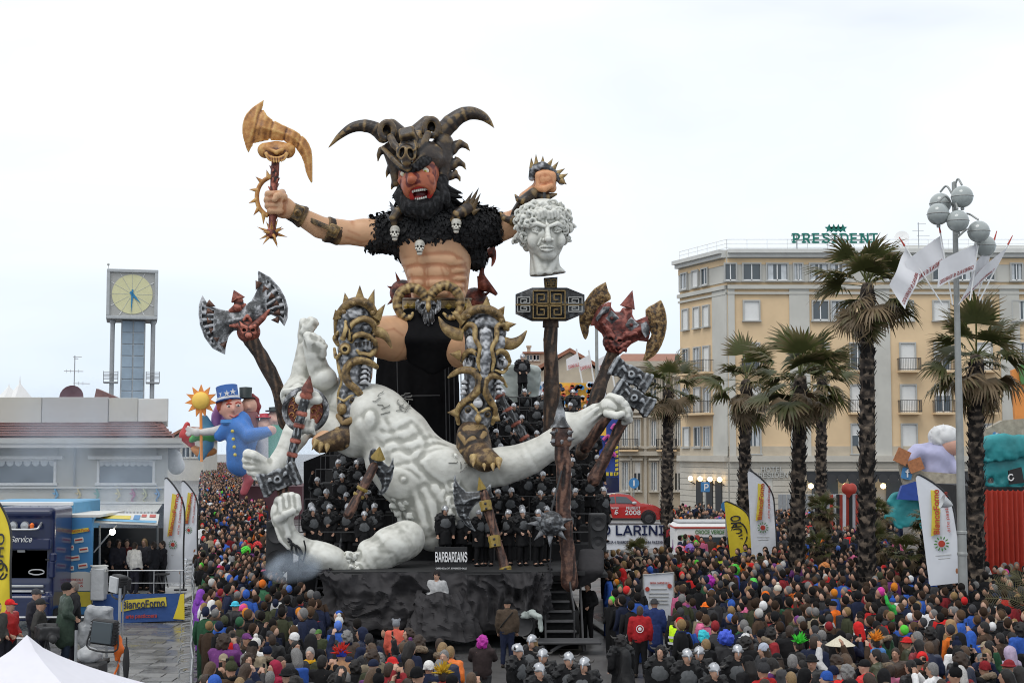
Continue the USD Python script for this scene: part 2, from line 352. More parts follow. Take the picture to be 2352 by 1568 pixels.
# pavement on the left, laid with slabs
PX0=at(452,1300,1)[0]
def edge_x(Y):return(450-CX)/F*Y
pav=thing('pavement',None,None,(0,0,0),kind='structure')
part(pav,'bedding',(np.array([[-60,20,.02],[-2.6,20,.02],[edge_x(120),120,.02],[-60,120,.02]],float),np.array([[0,1,2,3]])),'wet_stone_dark')
k=0
for r,Y in enumerate(np.arange(31,62,.62)):
 xr=edge_x(Y+.3)+.5
 x=xr-(r%2)*.35
 while x>(225-CX)/F*Y-.4:
  wd=rng.uniform(.7,1.05);h=.03+rng.uniform(0,.014)
  v,f=bbox_round((x-wd/2,Y+.31,h/2+.012),(wd-.018,.60,h),.008)
  part(pav,'paving_stone',(v,f),MATS[('wet_stone_light','wet_stone_pale','wet_stone_dark')[int(rng.integers(3))]])
  x-=wd
  # kerb and promenade on the right, behind the crowd's front line
kb=thing('kerb',None,None,(0,0,0),kind='structure')
ka,kc=ground_at(1366,1436),ground_at(1446,1492)
kd=nrm(kc-ka);kl=np.linalg.norm(kc-ka)
for i in range(-14,6):
 c=ka+kd*(i+.5)*1.0;part(kb,'kerb_stone',bbox_round(c+V3(0,0,.06),(.985,.3,.14),.02,rot(0,0,math.degrees(math.atan2(kd[1],kd[0])))),'kerb_stone')
 # common building materials
plain('ochre_plaster',(.70,.52,.32),.85,.12,.3,.1,30)
plain('grey_plaster',(.52,.51,.465),.85,.14,.35,.1,30)
plain('pale_stucco',(.50,.47,.41),.85,.10,.7,.15,20)
plain('cream_stone',(.50,.43,.33),.85,.12,.8,.2,12)
plain('white_paint',(.75,.75,.74),.5,.04)
plain('off_white',(.60,.60,.57),.6,.06,1.5)
plain('parapet_panel',(.43,.43,.42),.6,.05,.5)
plain('parapet_cream',(.48,.47,.42),.6,.05,.5)
plain('roller_blind',(.72,.72,.70),.6,.03)
plain('frame_grey',(.42,.42,.40),.5,.05)
plain('dark_iron',(.03,.03,.032),.5)
plain('steel',(.42,.43,.44),.35,.1,3,metal=.7)
plain('galvanised',(.33,.34,.35),.45,.12,6,metal=.5)
plain('roof_tile',(.17,.065,.05),.75,.25,3.0)
plain('roof_tile_brown',(.30,.13,.08),.8,.25,2.0)
plain('curtain',(.55,.58,.60),.9,.15,3)
plain('dark_recess',(.02,.022,.025),.6)
plain('sign_green',(.0,.16,.12),.4,.1)
plain('brick_chimney',(.5,.42,.32),.9,.2)
mat('window_glass',{'p':('principled_bsdf',{'base_color':(.055,.07,.08),'roughness':.06,'specular_ior_level':.8})},[])
mat('clear_pane',{'f':('fresnel',{'IOR':1.5}),'t':('transparent_bsdf',{'color':(.9,.93,.95)}),'g':('glossy_bsdf',{'roughness':.02}),'m':('mix_closure',{})},
[('f.fac','m.fac'),('t.BSDF','m.closure1'),('g.BSDF','m.closure2')],surface='m.closure')
mat('lamp_glow',{'e':('emission',{'color':(1.0,.68,.3),'strength':4.5})},[],surface='e.emission')
mat('bulb_white',{'e':('emission',{'color':(1.0,.92,.75),'strength':12.0})},[],surface='e.emission')
# hotel on the right
HY=124.0
hotel=thing('hotel','six storey ochre and grey hotel with green rooftop lettering behind the palms','hotel',(at(1673,1030,HY)[0],HY,0))
Z=lambda py,Y=HY:at(CX,py,Y)[2]
X_=lambda px,Y=HY:(px-CX)/F*Y
xL,xR=X_(1673),X_(2460)
cA,cB=V3(xL,HY,0),V3(X_(1563,132),132,0)
dirS=nrm(cB-cA);lenS=np.linalg.norm(cB-cA);nS=V3(-dirS[1],dirS[0],0);nS=nS if nS[1]<0 else-nS
angS=math.degrees(math.atan2(-dirS[1],-dirS[0]))
def slab(a,b,z0,z1,d,out=0.0):
 """box along the wall line a-b between heights z0 and z1, standing d proud of it and out further"""
 a,b=np.asarray(a,float),np.asarray(b,float);u=nrm(b-a);n=V3(u[1],-u[0],0)
 if n[1]>0:n=-n
 c=(a+b)/2+n*(out+d/2);c[2]=(z0+z1)/2
 return box(c,(np.linalg.norm(b-a),d,z1-z0),rot(0,0,math.degrees(math.atan2(u[1],u[0]))))
A2=V3(xR,HY,0)
zt=Z(578)
poly=np.array([[cB[0],cB[1]],[xL,HY],[xR,HY],[xR,HY+14],[cB[0]+4,HY+14]])
m=trimesh.creation.extrude_polygon(sg.Polygon(poly),Z(645),engine='earcut');part(hotel,'wall',(m.vertices,m.faces),'ochre_plaster',smooth=False)
poly2=np.array([[cB[0]-.1,cB[1]],[xL-.05,HY-.12],[xR,HY-.12],[xR,HY+14],[cB[0]+4,HY+14]])
m=trimesh.creation.extrude_polygon(sg.Polygon(poly2),zt-Z(648),engine='earcut');part(hotel,'attic_wall',(np.asarray(m.vertices)+[0,0,Z(648)],m.faces),'grey_plaster',smooth=False)
co=[slab(cB,cA,Z(592),Z(583),.5),slab(cA,A2,Z(592),Z(583),.5),slab(cB,cA,Z(583),Z(574),.8),slab(cA,A2,Z(583),Z(574),.8)]
part(hotel,'cornice',co,'off_white')
part(hotel,'string_course',[slab(cB,cA,Z(664),Z(655),.3),slab(cA,A2,Z(664),Z(655),.3),slab(cB,cA,Z(676),Z(671),.2),slab(cA,A2,Z(676),Z(671),.2)],'grey_plaster')
part(hotel,'frieze',[slab(cA,A2,Z(608),Z(594),.14),slab(cB,cA,Z(608),Z(594),.14)],'ochre_plaster')
for a,b in((1643,1689),(1815,1861),(2008,2046),(2300,2345)):
 a=max(a,1674)
 part(hotel,'pilaster',slab((X_(a),HY,0),(X_(b),HY,0),Z(1050),Z(655),.16),'grey_plaster')
part(hotel,'pilaster',slab(cA,cA+dirS*lenS*.28,Z(1050),Z(655),.16),'grey_plaster')
# ground floor: rusticated pale courses with recessed joints, built one by one
zg=Z(1060)
part(hotel,'ground_floor_backing',[slab(cA,A2,0,zg,.05),slab(cB,cA,0,zg,.05)],'grey_plaster')
for i in range(9):
 z0=zg*i/9
 for a,b in((1673,1755),(1772,1930))if i<7 else((1673,2440),):part(hotel,'stone_course',slab((X_(a),HY,0),(X_(b),HY,0),z0+.02,z0+zg/9-.03,.13),'pale_stucco')
 part(hotel,'stone_course',slab(cB,cA,z0+.02,z0+zg/9-.03,.13),'pale_stucco')
part(hotel,'balcony_course',[slab(cA,A2,zg,zg+.5,.45),slab(cB,cA,zg,zg+.5,.45)],'pale_stucco')
part(hotel,'base_band',[slab(cA,A2,zg+.5,Z(1024),.1),slab(cB,cA,zg+.5,Z(1024),.1)],'cream_stone')
def window(parent,c,w,h,u,kind='blind',fr='frame_grey',out=.18,mull=1,proud=None):
 """c: centre of the opening on the wall; u: direction along the wall"""
 u=nrm(u);n=V3(u[1],-u[0],0);n=n if n[1]<0 else-n;R=np.c_[u,-n,V3(0,0,1)];t=.12
 o=c+n*out/2;L=lambda x,y,z:o+u*x+n*y+V3(0,0,z)
 fm=[box(L(0,0,h/2+t/2),(w+2*t,out,t),R),box(L(0,.04,-h/2-t/2),(w+3.2*t,out+.1,t),R),box(L(w/2+t/2,0,0),(t,out,h),R),box(L(-w/2-t/2,0,0),(t,out,h),R)]
 p=part(parent,'window',fm,fr)
 if kind=='blind':part(p,'blind',box(L(0,-out*.3,0),(w,.04,h),R),'roller_blind')
 else:
  hh=h if kind=='glass' else h*.62
  part(p,'pane',box(L(0,-out*.35,-h/2+hh/2),(w,.03,hh),R),'window_glass')
  s=[box(L(-w/2+w*(i+1)/(mull+1),-out*.2,-h/2+hh/2),(.09,.06,hh),R)for i in range(mull)]+[box(L(0,-out*.2,-h/2+.05),(w,.06,.1),R)]
  part(p,'sash',s,'white_paint')
  if kind=='half':part(p,'blind',box(L(0,-out*.3,h/2-h*.19),(w,.05,h*.38),R),'roller_blind')
  if kind=='glass' and rng.random()<.7:
   for sgn in(-1,1):part(p,'curtain',box(L(sgn*w*.33,-out*.3,0),(w*.26,.02,h*.98),R),'curtain')
 return p
def balcony(parent,c,w,z,u,depth=1.0,chair=True):
 u=nrm(u);n=V3(u[1],-u[0],0);n=n if n[1]<0 else-n;R=np.c_[u,-n,V3(0,0,1)]
 o=V3(c[0],c[1],z);b=part(parent,'balcony',bbox_round(o+n*depth/2-V3(0,0,.1),(w,depth,.2),.03,R),'ochre_plaster')
 m=[]
 for zz in(.1,1.0):m+=[rod(o+n*depth+u*-w/2+V3(0,0,zz),o+n*depth+u*w/2+V3(0,0,zz),.025,4)]
 for s in(-1,1):m+=[rod(o+u*s*w/2+V3(0,0,1.0),o+n*depth+u*s*w/2+V3(0,0,1.0),.025,4)]
 for x in np.arange(-w/2,w/2+.01,.14):m.append(rod(o+n*depth+u*x,o+n*depth+u*x+V3(0,0,1.0),.014,4))
 for s in(-1,1):
  for y in np.arange(.15,depth,.16):m.append(rod(o+n*y+u*s*w/2,o+n*y+u*s*w/2+V3(0,0,1.0),.014,4))
 part(b,'railing',m,'dark_iron')
EX=V3(1,0,0)
W=lambda px,py,Y=HY:V3(X_(px,Y),Y,Z(py,Y))
for px,w in((1680,24),(1729,38),(1788,46),(1836,18),(1884,40),(1930,40),(2055,30),(2105,36),(2160,26),(2215,40),(2270,36),(2340,24)):
 window(hotel,W(px,626)+V3(0,-.12,0),w*pm(HY),38*pm(HY),EX,'glass',mull=1)
for px,k in((1728,'blind'),(1887,'glass'),(1930,'glass'),(2082,'blind'),(2165,'blind'),(2262,'blind'),(2347,'glass')):window(hotel,W(px,714),34*pm(HY),44*pm(HY),EX,k)
for r,(yc,hh)in enumerate(((820,62),(916,62),(1008,66))):
 for i,px in enumerate((1728,1887,1971,2086,2165,2262,2347)):
  if r==2 and px in(1887,2165):continue
  window(hotel,W(px,yc),32*pm(HY),hh*pm(HY),EX,('half','blind','glass','half')[(i*5+r*3)%4]if px!=2086 else('blind','blind','blind')[r])
  if px in(1728,1971,2086,2165,2262)and r<2:balcony(hotel,W(px,0),48*pm(HY),Z(yc+hh/2),EX)
sideP=lambda t,py:cA+dirS*lenS*t+V3(0,0,Z(py))
for t in(.42,.62,.86):
 for i,(yc,hh)in enumerate(((626,38),(718,48),(820,60),(916,60),(1003,46))):
  window(hotel,sideP(t,yc)+nS*(.12 if i==0 else 0),1.0,hh*pm(HY),dirS,'blind' if(i==1 or(i+int(t*10))%3==0)else 'glass',out=.16,mull=1)
for yc in(850,946):balcony(hotel,sideP(.55,0),5.0,Z(yc),dirS,1.1)
rl=[]
for z in(.35,.7,1.05):
 rl+=[rod(V3(cB[0],cB[1],zt+z),V3(xL,HY,zt+z),.03,4),rod(V3(xL,HY,zt+z),V3(xR,HY,zt+z),.03,4)]
for i in range(24):rl.append(rod(V3(xL+i*1.7,HY,zt),V3(xL+i*1.7,HY,zt+1.05),.025,4))
for i in range(6):q=cA+dirS*lenS*i/5;rl.append(rod(q+V3(0,0,zt),q+V3(0,0,zt+1.05),.025,4))
part(hotel,'roof_railing',rl,'white_paint')
part(hotel,'penthouse',[box2((X_(2105),HY+3,zt),(X_(2175),HY+8,Z(552))),box2((X_(2245),HY+1,zt),(X_(2440),HY+9,Z(560)))],'off_white')
sgn=part(hotel,'rooftop_sign',[rod(W(1835,575),W(1835,536),.06,4),rod(W(1822,552),W(2010,552),.05,4),rod(W(1822,541),W(2010,541),.05,4),rod(W(2000,575),W(2000,536),.06,4)],'steel')
lh=22*pm(HY)
for i,ch in enumerate('PRESIDENT'):
 x=X_(1822+i*23-(5 if i>4 else 0));v,f=text(ch,lh,.12,True,None,t=(x,HY-.25,Z(559)))
 sw=np.ptp(v[:,0]);ser=[(v,f)]
 for zz in(.0,lh-.12):ser.append(box((x+sw*.3,HY-.31,Z(559)+zz+.06),(sw*.62,.124,.118)))
 part(sgn,'letter',ser,'sign_green')
for i in range(4):
 c=W(1909+i*10.5,526);pts=[(c[0]+(.17 if k%2 else.36)*1.1*math.sin(k*math.pi/5),c[2]+(.17 if k%2 else.36)*1.1*math.cos(k*math.pi/5))for k in range(10)]
 part(sgn,'star',extrude(pts,.1,t=(0,HY-.3,0)),'sign_green')
part(hotel,'satellite_dish',lathe([(0,0),(.3,.03),(.6,.12),(.62,.14),(0,.06)],14,W(2082,545)+V3(0,.5,0),rot(70,0,-20)),'white_paint')
am=[rod(W(2117,575),W(2117,511),.04,4)]+[rod(W(2117-a,y),W(2117+b,y),.02,4)for y,a,b in((514,2,18),(530,14,12),(541,4,26))]
part(hotel,'aerial',am,'steel')
for px in(1750,1814,1837,1862):pass
for px in(1593,1617,1641,1664):
 t=(1673-px)/110.0;q=cA+dirS*lenS*t*.93+nS*.55+V3(0,0,Z(1101))
 part(hotel,'wall_lamp',sphere(q,.22,2),'lamp_glow');part(hotel,'lamp_bracket',rod(q-V3(0,0,.3),q-nS*.5-V3(0,0,.5),.05,5),'dark_iron')
for px in(1605,1630,1652):
 t=(1673-px)/110.0;q=cA+dirS*lenS*t*.93
 part(hotel,'doorway',slab(q-dirS*.55,q+dirS*.55,0,2.9,.1,.1),'dark_recess')
for px in(1854,1932,2018,2100):
 part(hotel,'wall_lamp',sphere(W(px,1115)+V3(0,-1.0,0),.23,2),'lamp_glow');part(hotel,'lamp_bracket',rod(W(px,1108)+V3(0,-1.0,0),W(px,1100),.05,5),'dark_iron')
for px in(1890,1975,2060,2140,2230):
 part(hotel,'doorway',slab((X_(px-30),HY,0),(X_(px+30),HY,0),0,3.0,.1,.14),'window_glass')
aw=[extrude([(X_(1840),Z(1098)),(X_(2440),Z(1098)),(X_(2440),Z(1082)),(X_(1840),Z(1082))],.1,t=(0,HY-1.9,0)),box2((X_(1840),HY-1.8,Z(1084)),(X_(2440),HY-.5,Z(1081)))]
part(hotel,'canopy',aw,'dark_recess')
for i in range(26):part(hotel,'canopy_scallop',extrude(sg.Point(X_(1851+i*23),Z(1098)).buffer(.38,6),.06,t=(0,HY-1.93,0)),'dark_iron')
for s_,px,py,h in(('HOTEL',1743,1080,.42),('PRESIDENT',1728,1093,.42)):part(hotel,'name_plate',text(s_,h,.06,True,t=W(px,py+3)+V3(0,-.2,0)),'frame_grey')
# older ornate building left of the hotel
OY=142.0
old=thing('ornate_building','beige ornate three storey building with balconies left of the hotel','building',(X_(1490,OY),OY,0))
m=box2((X_(1418,OY),OY,0),(X_(1572,OY),OY+16,Z(838,OY)));part(old,'wall',m,'cream_stone')
for y0,y1,d in((842,830,.8),(852,842,.45),(948,940,.5),(1046,1036,.6),(1030,1024,.3)):part(old,'cornice',slab((X_(1416,OY),OY,0),(X_(1573,OY),OY,0),Z(y0,OY),Z(y1,OY),d),'pale_stucco')
rf=np.array([[X_(1410,OY),OY-.6,Z(832,OY)],[X_(1580,OY),OY-.6,Z(832,OY)],[X_(1580,OY),OY+8,Z(800,OY)],[X_(1445,OY),OY+8,Z(800,OY)],[X_(1410,OY),OY+16,Z(832,OY)],[X_(1580,OY),OY+16,Z(832,OY)]])
part(old,'roof',(rf,np.array([[0,1,2],[0,2,3],[0,3,4],[3,2,5],[3,5,4]])),'roof_tile_brown')
for px in(1434,1462,1500,1528,1555):
 for yc,hh in((898,56),(994,62),(1094,66)):
  p=window(old,W(px,yc,OY),14*pm(OY),hh*pm(OY),EX,'glass' if(px+yc)%3 else 'half','pale_stucco',.25)
  part(p,'pediment',slab((X_(px-12,OY),OY,0),(X_(px+12,OY),OY,0),Z(yc-hh/2-4,OY),Z(yc-hh/2-9,OY),.5),'pale_stucco')
for px in(1448,1481,1514):part(old,'pilaster',slab((X_(px-3,OY),OY,0),(X_(px+3,OY),OY,0),0,Z(852,OY),.2),'pale_stucco')
for px in(1441,1528):balcony(old,W(px,0,OY),44*pm(OY),Z(1032,OY),EX,1.2)
# distant houses with gabled roofs behind the float
def house(px0,px1,ytop,ridge,Y,lab,chim=True,wallm='cream_stone'):
 h=thing('distant_house',lab,'house',(X_((px0+px1)/2,Y),Y,0));x0,x1,zt_,zr=X_(px0,Y),X_(px1,Y),Z(ytop,Y),Z(ridge,Y)
 part(h,'wall',box2((x0,Y,0),(x1,Y+12,zt_)),MATS[wallm])
 pts=[(x0-.8,zt_-.2),((x0+x1)/2,zr),(x1+.8,zt_-.2),(x1+.8,zt_+.25),((x0+x1)/2,zr+.5),(x0-.8,zt_+.25)]
 part(h,'gable',extrude([(x0,zt_-.3),(x1,zt_-.3),((x0+x1)/2,zr)],11.8,t=(0,Y+.05,0)),MATS[wallm])
 rfp=part(h,'roof',extrude(pts,13,t=(0,Y-.6,0)),'roof_tile_brown')
 if chim:
  c=V3(x0+(x1-x0)*.22,Y+4,zr+.4);part(rfp,'chimney',[box(c,(1.2,1.2,2.6)),box(c+V3(0,0,1.5),(1.6,1.6,.3))],'brick_chimney')
 for t in(.25,.5,.75):window(h,V3(x0+(x1-x0)*t,Y,zt_-2.2),1.2,1.8,EX,'glass','pale_stucco',.1)
 return h
house(1228,1390,858,808,190,'pale pink gabled house seen far between the float hammer and the red axe')
h2=thing('roof_tower','small cream roof turret with a chimney seen behind the hammer handle','house',(X_(1225,200),200,0))
part(h2,'wall',box2((X_(1204,200),200,0),(X_(1250,200),206,Z(812,200))),'cream_stone')
part(h2,'roof',box2((X_(1200,200),199.4,Z(812,200)),(X_(1254,200),206.6,Z(808,200))),'roof_tile_brown')
part(h2,'chimney',[box2((X_(1211,200),201,Z(808,200)),(X_(1219,200),202,Z(796,200))),box2((X_(1209,200),200.8,Z(796,200)),(X_(1221,200),202.2,Z(792,200)))],'brick_chimney')
for px in(1216,1232):window(h2,W(px,822,200),.7,.7,EX,'glass','pale_stucco',.1)
house(1340,1440,880,850,210,'low cream house far behind the flag poles',False)
house(388,470,1010,985,260,'faint far house left of the floats in the smoke',False,'pale_stucco')
# beach building on the left
BY=75.0
Zb=lambda py:Z(py,BY);Xb=lambda px:X_(px,BY)
bb=thing('beach_building','two storey cream bathing establishment with a red tiled roof and seahorse reliefs','building',(Xb(150),BY,0))
def foot(px,y0,y1,z0,z1):
 m=trimesh.creation.extrude_polygon(sg.Polygon([(X_(-200,y0),y0),(X_(px,y0),y0),(X_(px-6,y1),y1),(X_(-200,y0),y1)]),z1-z0,engine='earcut');return np.asarray(m.vertices)+[0,0,z0],np.asarray(m.faces)
part(bb,'wall',[foot(388,BY,BY+14,Zb(1155),Zb(1020)),foot(386,BY+.8,BY+14,0,Zb(1155))],'parapet_cream',smooth=False)
part(bb,'eave_beam',foot(426,BY-1.4,BY+14,Zb(1028),Zb(1018)),'parapet_panel',smooth=False)
part(bb,'fascia',foot(419,BY-1.45,BY+13,Zb(1018),Zb(1006)),'frame_grey',smooth=False)
zr0,zr1=Zb(1006),Z(955,BY+4)
tiles=[]
nx=105
for i in range(nx):
 x=Xb(-60)+(Xb(412)-Xb(-60))*i/nx
 for j in range(9):
  t0,t1=j/9,(j+1.15)/9
  sx=max(0.0,(x-Xb(300))/(Xb(412)-Xb(300)))
  if t1>1-sx*.9:continue
  a,b=V3(x,BY-1.3+5.3*t0,zr0+(zr1-zr0)*t0+.05),V3(x,BY-1.3+5.3*t1,zr0+(zr1-zr0)*t1+.01)
  v,f=tube([a,b],[.078,.066],6,cap=False);tiles.append((v,f))
rfv=np.array([[Xb(-200),BY-1.4,zr0],[Xb(418),BY-1.4,zr0],[Xb(318),BY+4,zr1],[Xb(-200),BY+4,zr1],[X_(408,BY+13),BY+13,zr0],[X_(325,BY+8),BY+8,zr1],[Xb(-200),BY+8,zr1]])
rp=part(bb,'roof',(rfv,np.array([[0,1,2],[0,2,3],[1,4,5],[1,5,2],[2,5,6],[2,6,3]])),'roof_tile',smooth=False)
part(rp,'roof_tiles',tiles,'roof_tile',kind='stuff')
for a,b,y0,y1,mm,yy in((-80,97,972,912,'parapet_cream',BY+2.0),(98,250,972,912,'parapet_panel',BY+2.03),(251,318,968,914,'parapet_cream',BY+2.1),(319,387,968,915,'off_white',BY+2.06),(366,387,980,940,'off_white',BY+2.5)):
 part(bb,'parapet_panel',bbox_round(((X_(a,yy)+X_(b,yy))/2,yy,(Z(y0,yy)+Z(y1,yy))/2),(X_(b,yy)-X_(a,yy)-.02,.2,Z(y1,yy)-Z(y0,yy)),.02),mm)
for px in(160,236):part(bb,'roof_lamp',[rod(W(px,975,BY+1.5),W(px,987,BY+1.5),.05,4),box(W(px,989,BY+1.4),(.9,.35,.12))],'off_white')
for a,b in((228,359),(-40,133)):
 c=(a+b)/2;w_=(b-a)*pm(BY)
 p=part(bb,'window',[box(V3(Xb(c),BY-.04,Zb(1056)),(w_,.14,.12)),box(V3(Xb(c),BY-.06,Zb(1111)),(w_+.2,.2,.12)),box(V3(Xb(a+2),BY-.04,Zb(1083)),(.12,.14,1.3)),box(V3(Xb(b-2),BY-.04,Zb(1083)),(.12,.14,1.3))],'white_paint')
 part(p,'pane',box(V3(Xb(c),BY+.005,Zb(1083)),(w_-.2,.03,1.15)),'window_glass')
 part(p,'lace_valance',[extrude(sg.Point(Xb(a+8+i*(b-a-16)/8),Zb(1062)).buffer(.18,6),.02,t=(0,BY-.03,0))for i in range(9)],'curtain')
 part(bb,'awning_roller',[rod(V3(Xb(a-18),BY-.3,Zb(1050)),V3(Xb(b+18),BY-.3,Zb(1050)),.1,8)],'white_paint')
 part(bb,'awning_shade',box(V3(Xb(c),BY-.1,Zb(1036)),(w_+.2,.1,.5)),'frame_grey')
part(bb,'downpipe',rod(V3(Xb(176),BY-.08,Zb(1028)),V3(Xb(176),BY-.08,Zb(1115)),.06,6),'galvanised')
part(bb,'string_course',[box2((Xb(-200),BY-.18,Zb(1121)),(Xb(390),BY,Zb(1117))),box2((Xb(-200),BY-.15,Zb(1156)),(Xb(390),BY,Zb(1151)))],'off_white')
SEA=[(135,(.12,.38,.62)),(187,(.55,.42,.12)),(229,(.03,.28,.20)),(277,(.60,.50,.16)),(311,(.42,.07,.20)),(338,(.48,.48,.25)),(367,(.12,.28,.5))]
painted('glazed_ceramic',.3,.1)
for px,c in SEA:
 o=V3(Xb(px),BY-.08,Zb(1135));s_=.34
 P_=lambda a,b:o+V3(a*s_,0,b*s_)
 v,f=tube([P_(.55,.75),P_(.1,1.0),P_(-.15,.75),P_(.1,.3),P_(.2,-.1),P_(-.05,-.5),P_(-.25,-.8),P_(-.05,-1.02),P_(.15,-.85)],[.03,.07,.09,.08,.10,.07,.045,.03,.015],7,22,flat=.6)
 part(bb,'seahorse_relief',[(v,f),cone(P_(-.1,1.0),P_(-.3,1.3),.06,5),cone(P_(-.05,.1),P_(-.6,.2),.1,5)],'glazed_ceramic',col=c)
aw=[]
for i in range(52):
 x=Xb(168)+i*(Xb(376)-Xb(168))/52;w_=(Xb(376)-Xb(168))/52
 aw.append((x,w_))
ap=part(bb,'striped_awning',(np.array([[Xb(166),BY-.1,Zb(1157)],[Xb(378),BY-.1,Zb(1157)],[Xb(378),BY-1.1,Zb(1172)],[Xb(166),BY-1.1,Zb(1172)]]),np.array([[0,1,2,3]])),'off_white')
for i,(x,w_)in enumerate(aw):
 if i%2:part(ap,'awning_stripe',extrude(sg.box(x,Zb(1182),x+w_,Zb(1172)).union(sg.Point(x+w_/2,Zb(1182)).buffer(w_/2,4)),.02,t=(0,BY-1.12,0)),'frame_grey')
 else:part(ap,'awning_stripe',extrude(sg.box(x,Zb(1182),x+w_,Zb(1172)).union(sg.Point(x+w_/2,Zb(1182)).buffer(w_/2,4)),.02,t=(0,BY-1.12,0)),'white_paint')
part(bb,'shop_front',box2((Xb(-200),BY+.6,0),(Xb(388),BY+.8,Zb(1157))),'dark_recess')
# things on its roof
solo('roof_aerial',[rod(W(170,912,BY+5),W(170,816,BY+5),.03,4)]+[rod(W(170-a,y,BY+5),W(170+b,y+.6,BY+5),.018,4)for y,a,b in((819,4,16),(852,24,20),(880,2,36),(823,2,8))]+[rod(W(170+dx,y-4,BY+5),W(170+dx,y+4,BY+5),.012,4)for y,dx in((852,-18),(852,-9),(852,9),(880,10),(880,20))],'steel','thin metal television aerial standing on the tiled roof left of the clock tower','aerial')
plain('dish_brown',(.10,.03,.04),.5)
solo('satellite_dish',lathe([(0,.05),(.35,.1),(.62,.24),(.64,.24),(.6,.2),(0,0)],18,W(167,914,BY+3),rot(80,0,0)),'dish_brown','dark maroon satellite dish showing above the parapet','satellite dish')
solo('roof_hood',[extrude([(Xb(139),Z(913,BY+5)),(Xb(139)+.1,Z(892,BY+5)),(Xb(196),Z(913,BY+5))],.5,t=(0.3,BY+5,0))],'roof_tile','small red tiled ridge with a white end above the parapet','roof')
solo('white_marquee',[lathe([(.0,1.5),(.06,1.0),(.9,0),(0,0)],4,W(45,922,BY+9)),lathe([(0,1.0),(.05,.8),(.8,0),(0,0)],4,W(20,920,BY+9))],'white_paint','pointed white marquee top far left above the parapet','marquee')
# clock tower
TY=100.0
Wt=lambda px,py,d=0:at(px,py,TY)+V3(0,d,0)
ct=thing('clock_tower','square grey clock tower with a round yellow dial on a bluish shaft','clock tower',(X_(304,TY),TY,0))
s_=115*pm(TY);cc=Wt(304,676)
part(ct,'clock_case',bbox_round(cc+V3(0,s_/2,0),(s_,s_,s_),.04),'parapet_panel')
plain('dial_grey',(.40,.40,.38),.5,.05);plain('dial_yellow',(.66,.64,.38),.5,.05,2);plain('hand_blue',(.03,.22,.42),.5);plain('tower_blue',(.28,.36,.44),.6,.25,.8);plain('tower_frame',(.42,.44,.45),.5,.1)
b_=.22
for i,(dx,dz,w_,h_)in enumerate(((0,s_/2-b_/2,s_,b_),(0,-s_/2+b_/2,s_,b_),(s_/2-b_/2,0,b_,s_-2*b_),(-s_/2+b_/2,0,b_,s_-2*b_))):part(ct,'case_rim',bbox_round(cc+V3(dx,-.1,dz),(w_,.2,h_),.03),'tower_frame')
df=part(ct,'dial',box(cc+V3(0,-.02,0),(s_-2*b_,.036,s_-2*b_)),'dial_grey')
part(df,'disc',extrude(sg.Point(cc[0],cc[2]).buffer(1.34,32),.03,t=(0,TY-.07,0)),'dial_yellow')
for k in range(12):
 a=k*math.pi/6;u=V3(math.sin(a),0,math.cos(a));n0,n1=(1.36,1.62)if k%3 else(1.42,1.5)
 part(df,'hour_mark',rod(cc+u*n0+V3(0,-.06,0),cc+u*n1+V3(0,-.06,0),.025,4),'white_paint')
 part(df,'spoke',rod(cc+u*.3+V3(0,-.075,0),cc+u*1.33+V3(0,-.075,0),.012,4),'tower_frame')
def hand(ang,L,w_,name):
 a=math.radians(ang);u=V3(math.sin(a),0,math.cos(a));v=V3(u[2],0,-u[0]);o=cc+V3(0,-.1,0)
 q=[o-u*L*.25-v*w_,o-u*L*.25+v*w_,o+v*w_*1.5,o+u*L,o-v*w_*1.5];part(df,name,extrude([(p[0],p[2])for p in q],.03,t=(0,TY-.13,0)),'hand_blue')
hand(183,1.28,.05,'minute_hand');hand(137,.85,.07,'hour_hand')
shx=(X_(276,TY),X_(331,TY))
part(ct,'shaft',box2((shx[0],TY+.6,0),(shx[1],TY+2.3,Z(735,TY))),'tower_frame')
for i in range(10):
 z1=Z(735+i*27,TY)
 for a,b in((279,302),(305,328)):
  part(ct,'shaft_panel',bbox_round(((X_(a,TY)+X_(b,TY))/2,TY+.58,z1-.4),(X_(b,TY)-X_(a,TY),.1,.74),.02),'tower_blue')
for px in(257,348):part(ct,'column',[rod(V3(X_(px,TY),TY+.7,0),V3(X_(px,TY),TY+.7,Z(733,TY)),.16,10),rod(V3(X_(px,TY),TY+.7,Z(742,TY)),V3(X_(px,TY),TY+.7,Z(734,TY)),.2,10)],'galvanised')
for sgn_ in(0,1):
 x0,x1=(X_(239,TY),X_(271,TY))if sgn_==0 else(X_(334,TY),X_(364,TY));m=[box2((x0,TY+.3,Z(879,TY)),(x1,TY+1.6,Z(876,TY)))]
 for y in(854,858,861,864,867,870):m.append(rod(V3(x0,TY+.3,Z(y,TY)),V3(x1,TY+.3,Z(y,TY)),.02,4))
 for x in(x0,x1):m.append(rod(V3(x,TY+.3,Z(879,TY)),V3(x,TY+.3,Z(852,TY)),.025,4))
 part(ct,'gallery',m,'galvanised')
part(ct,'beacon',[rod(Wt(251,619),Wt(251,611),.02,4),sphere(Wt(251,609),.09,1)],'frame_grey')
UsdGeom.Xform(stage.GetPrimAtPath(ct)).AddRotateZOp().Set(14.4)
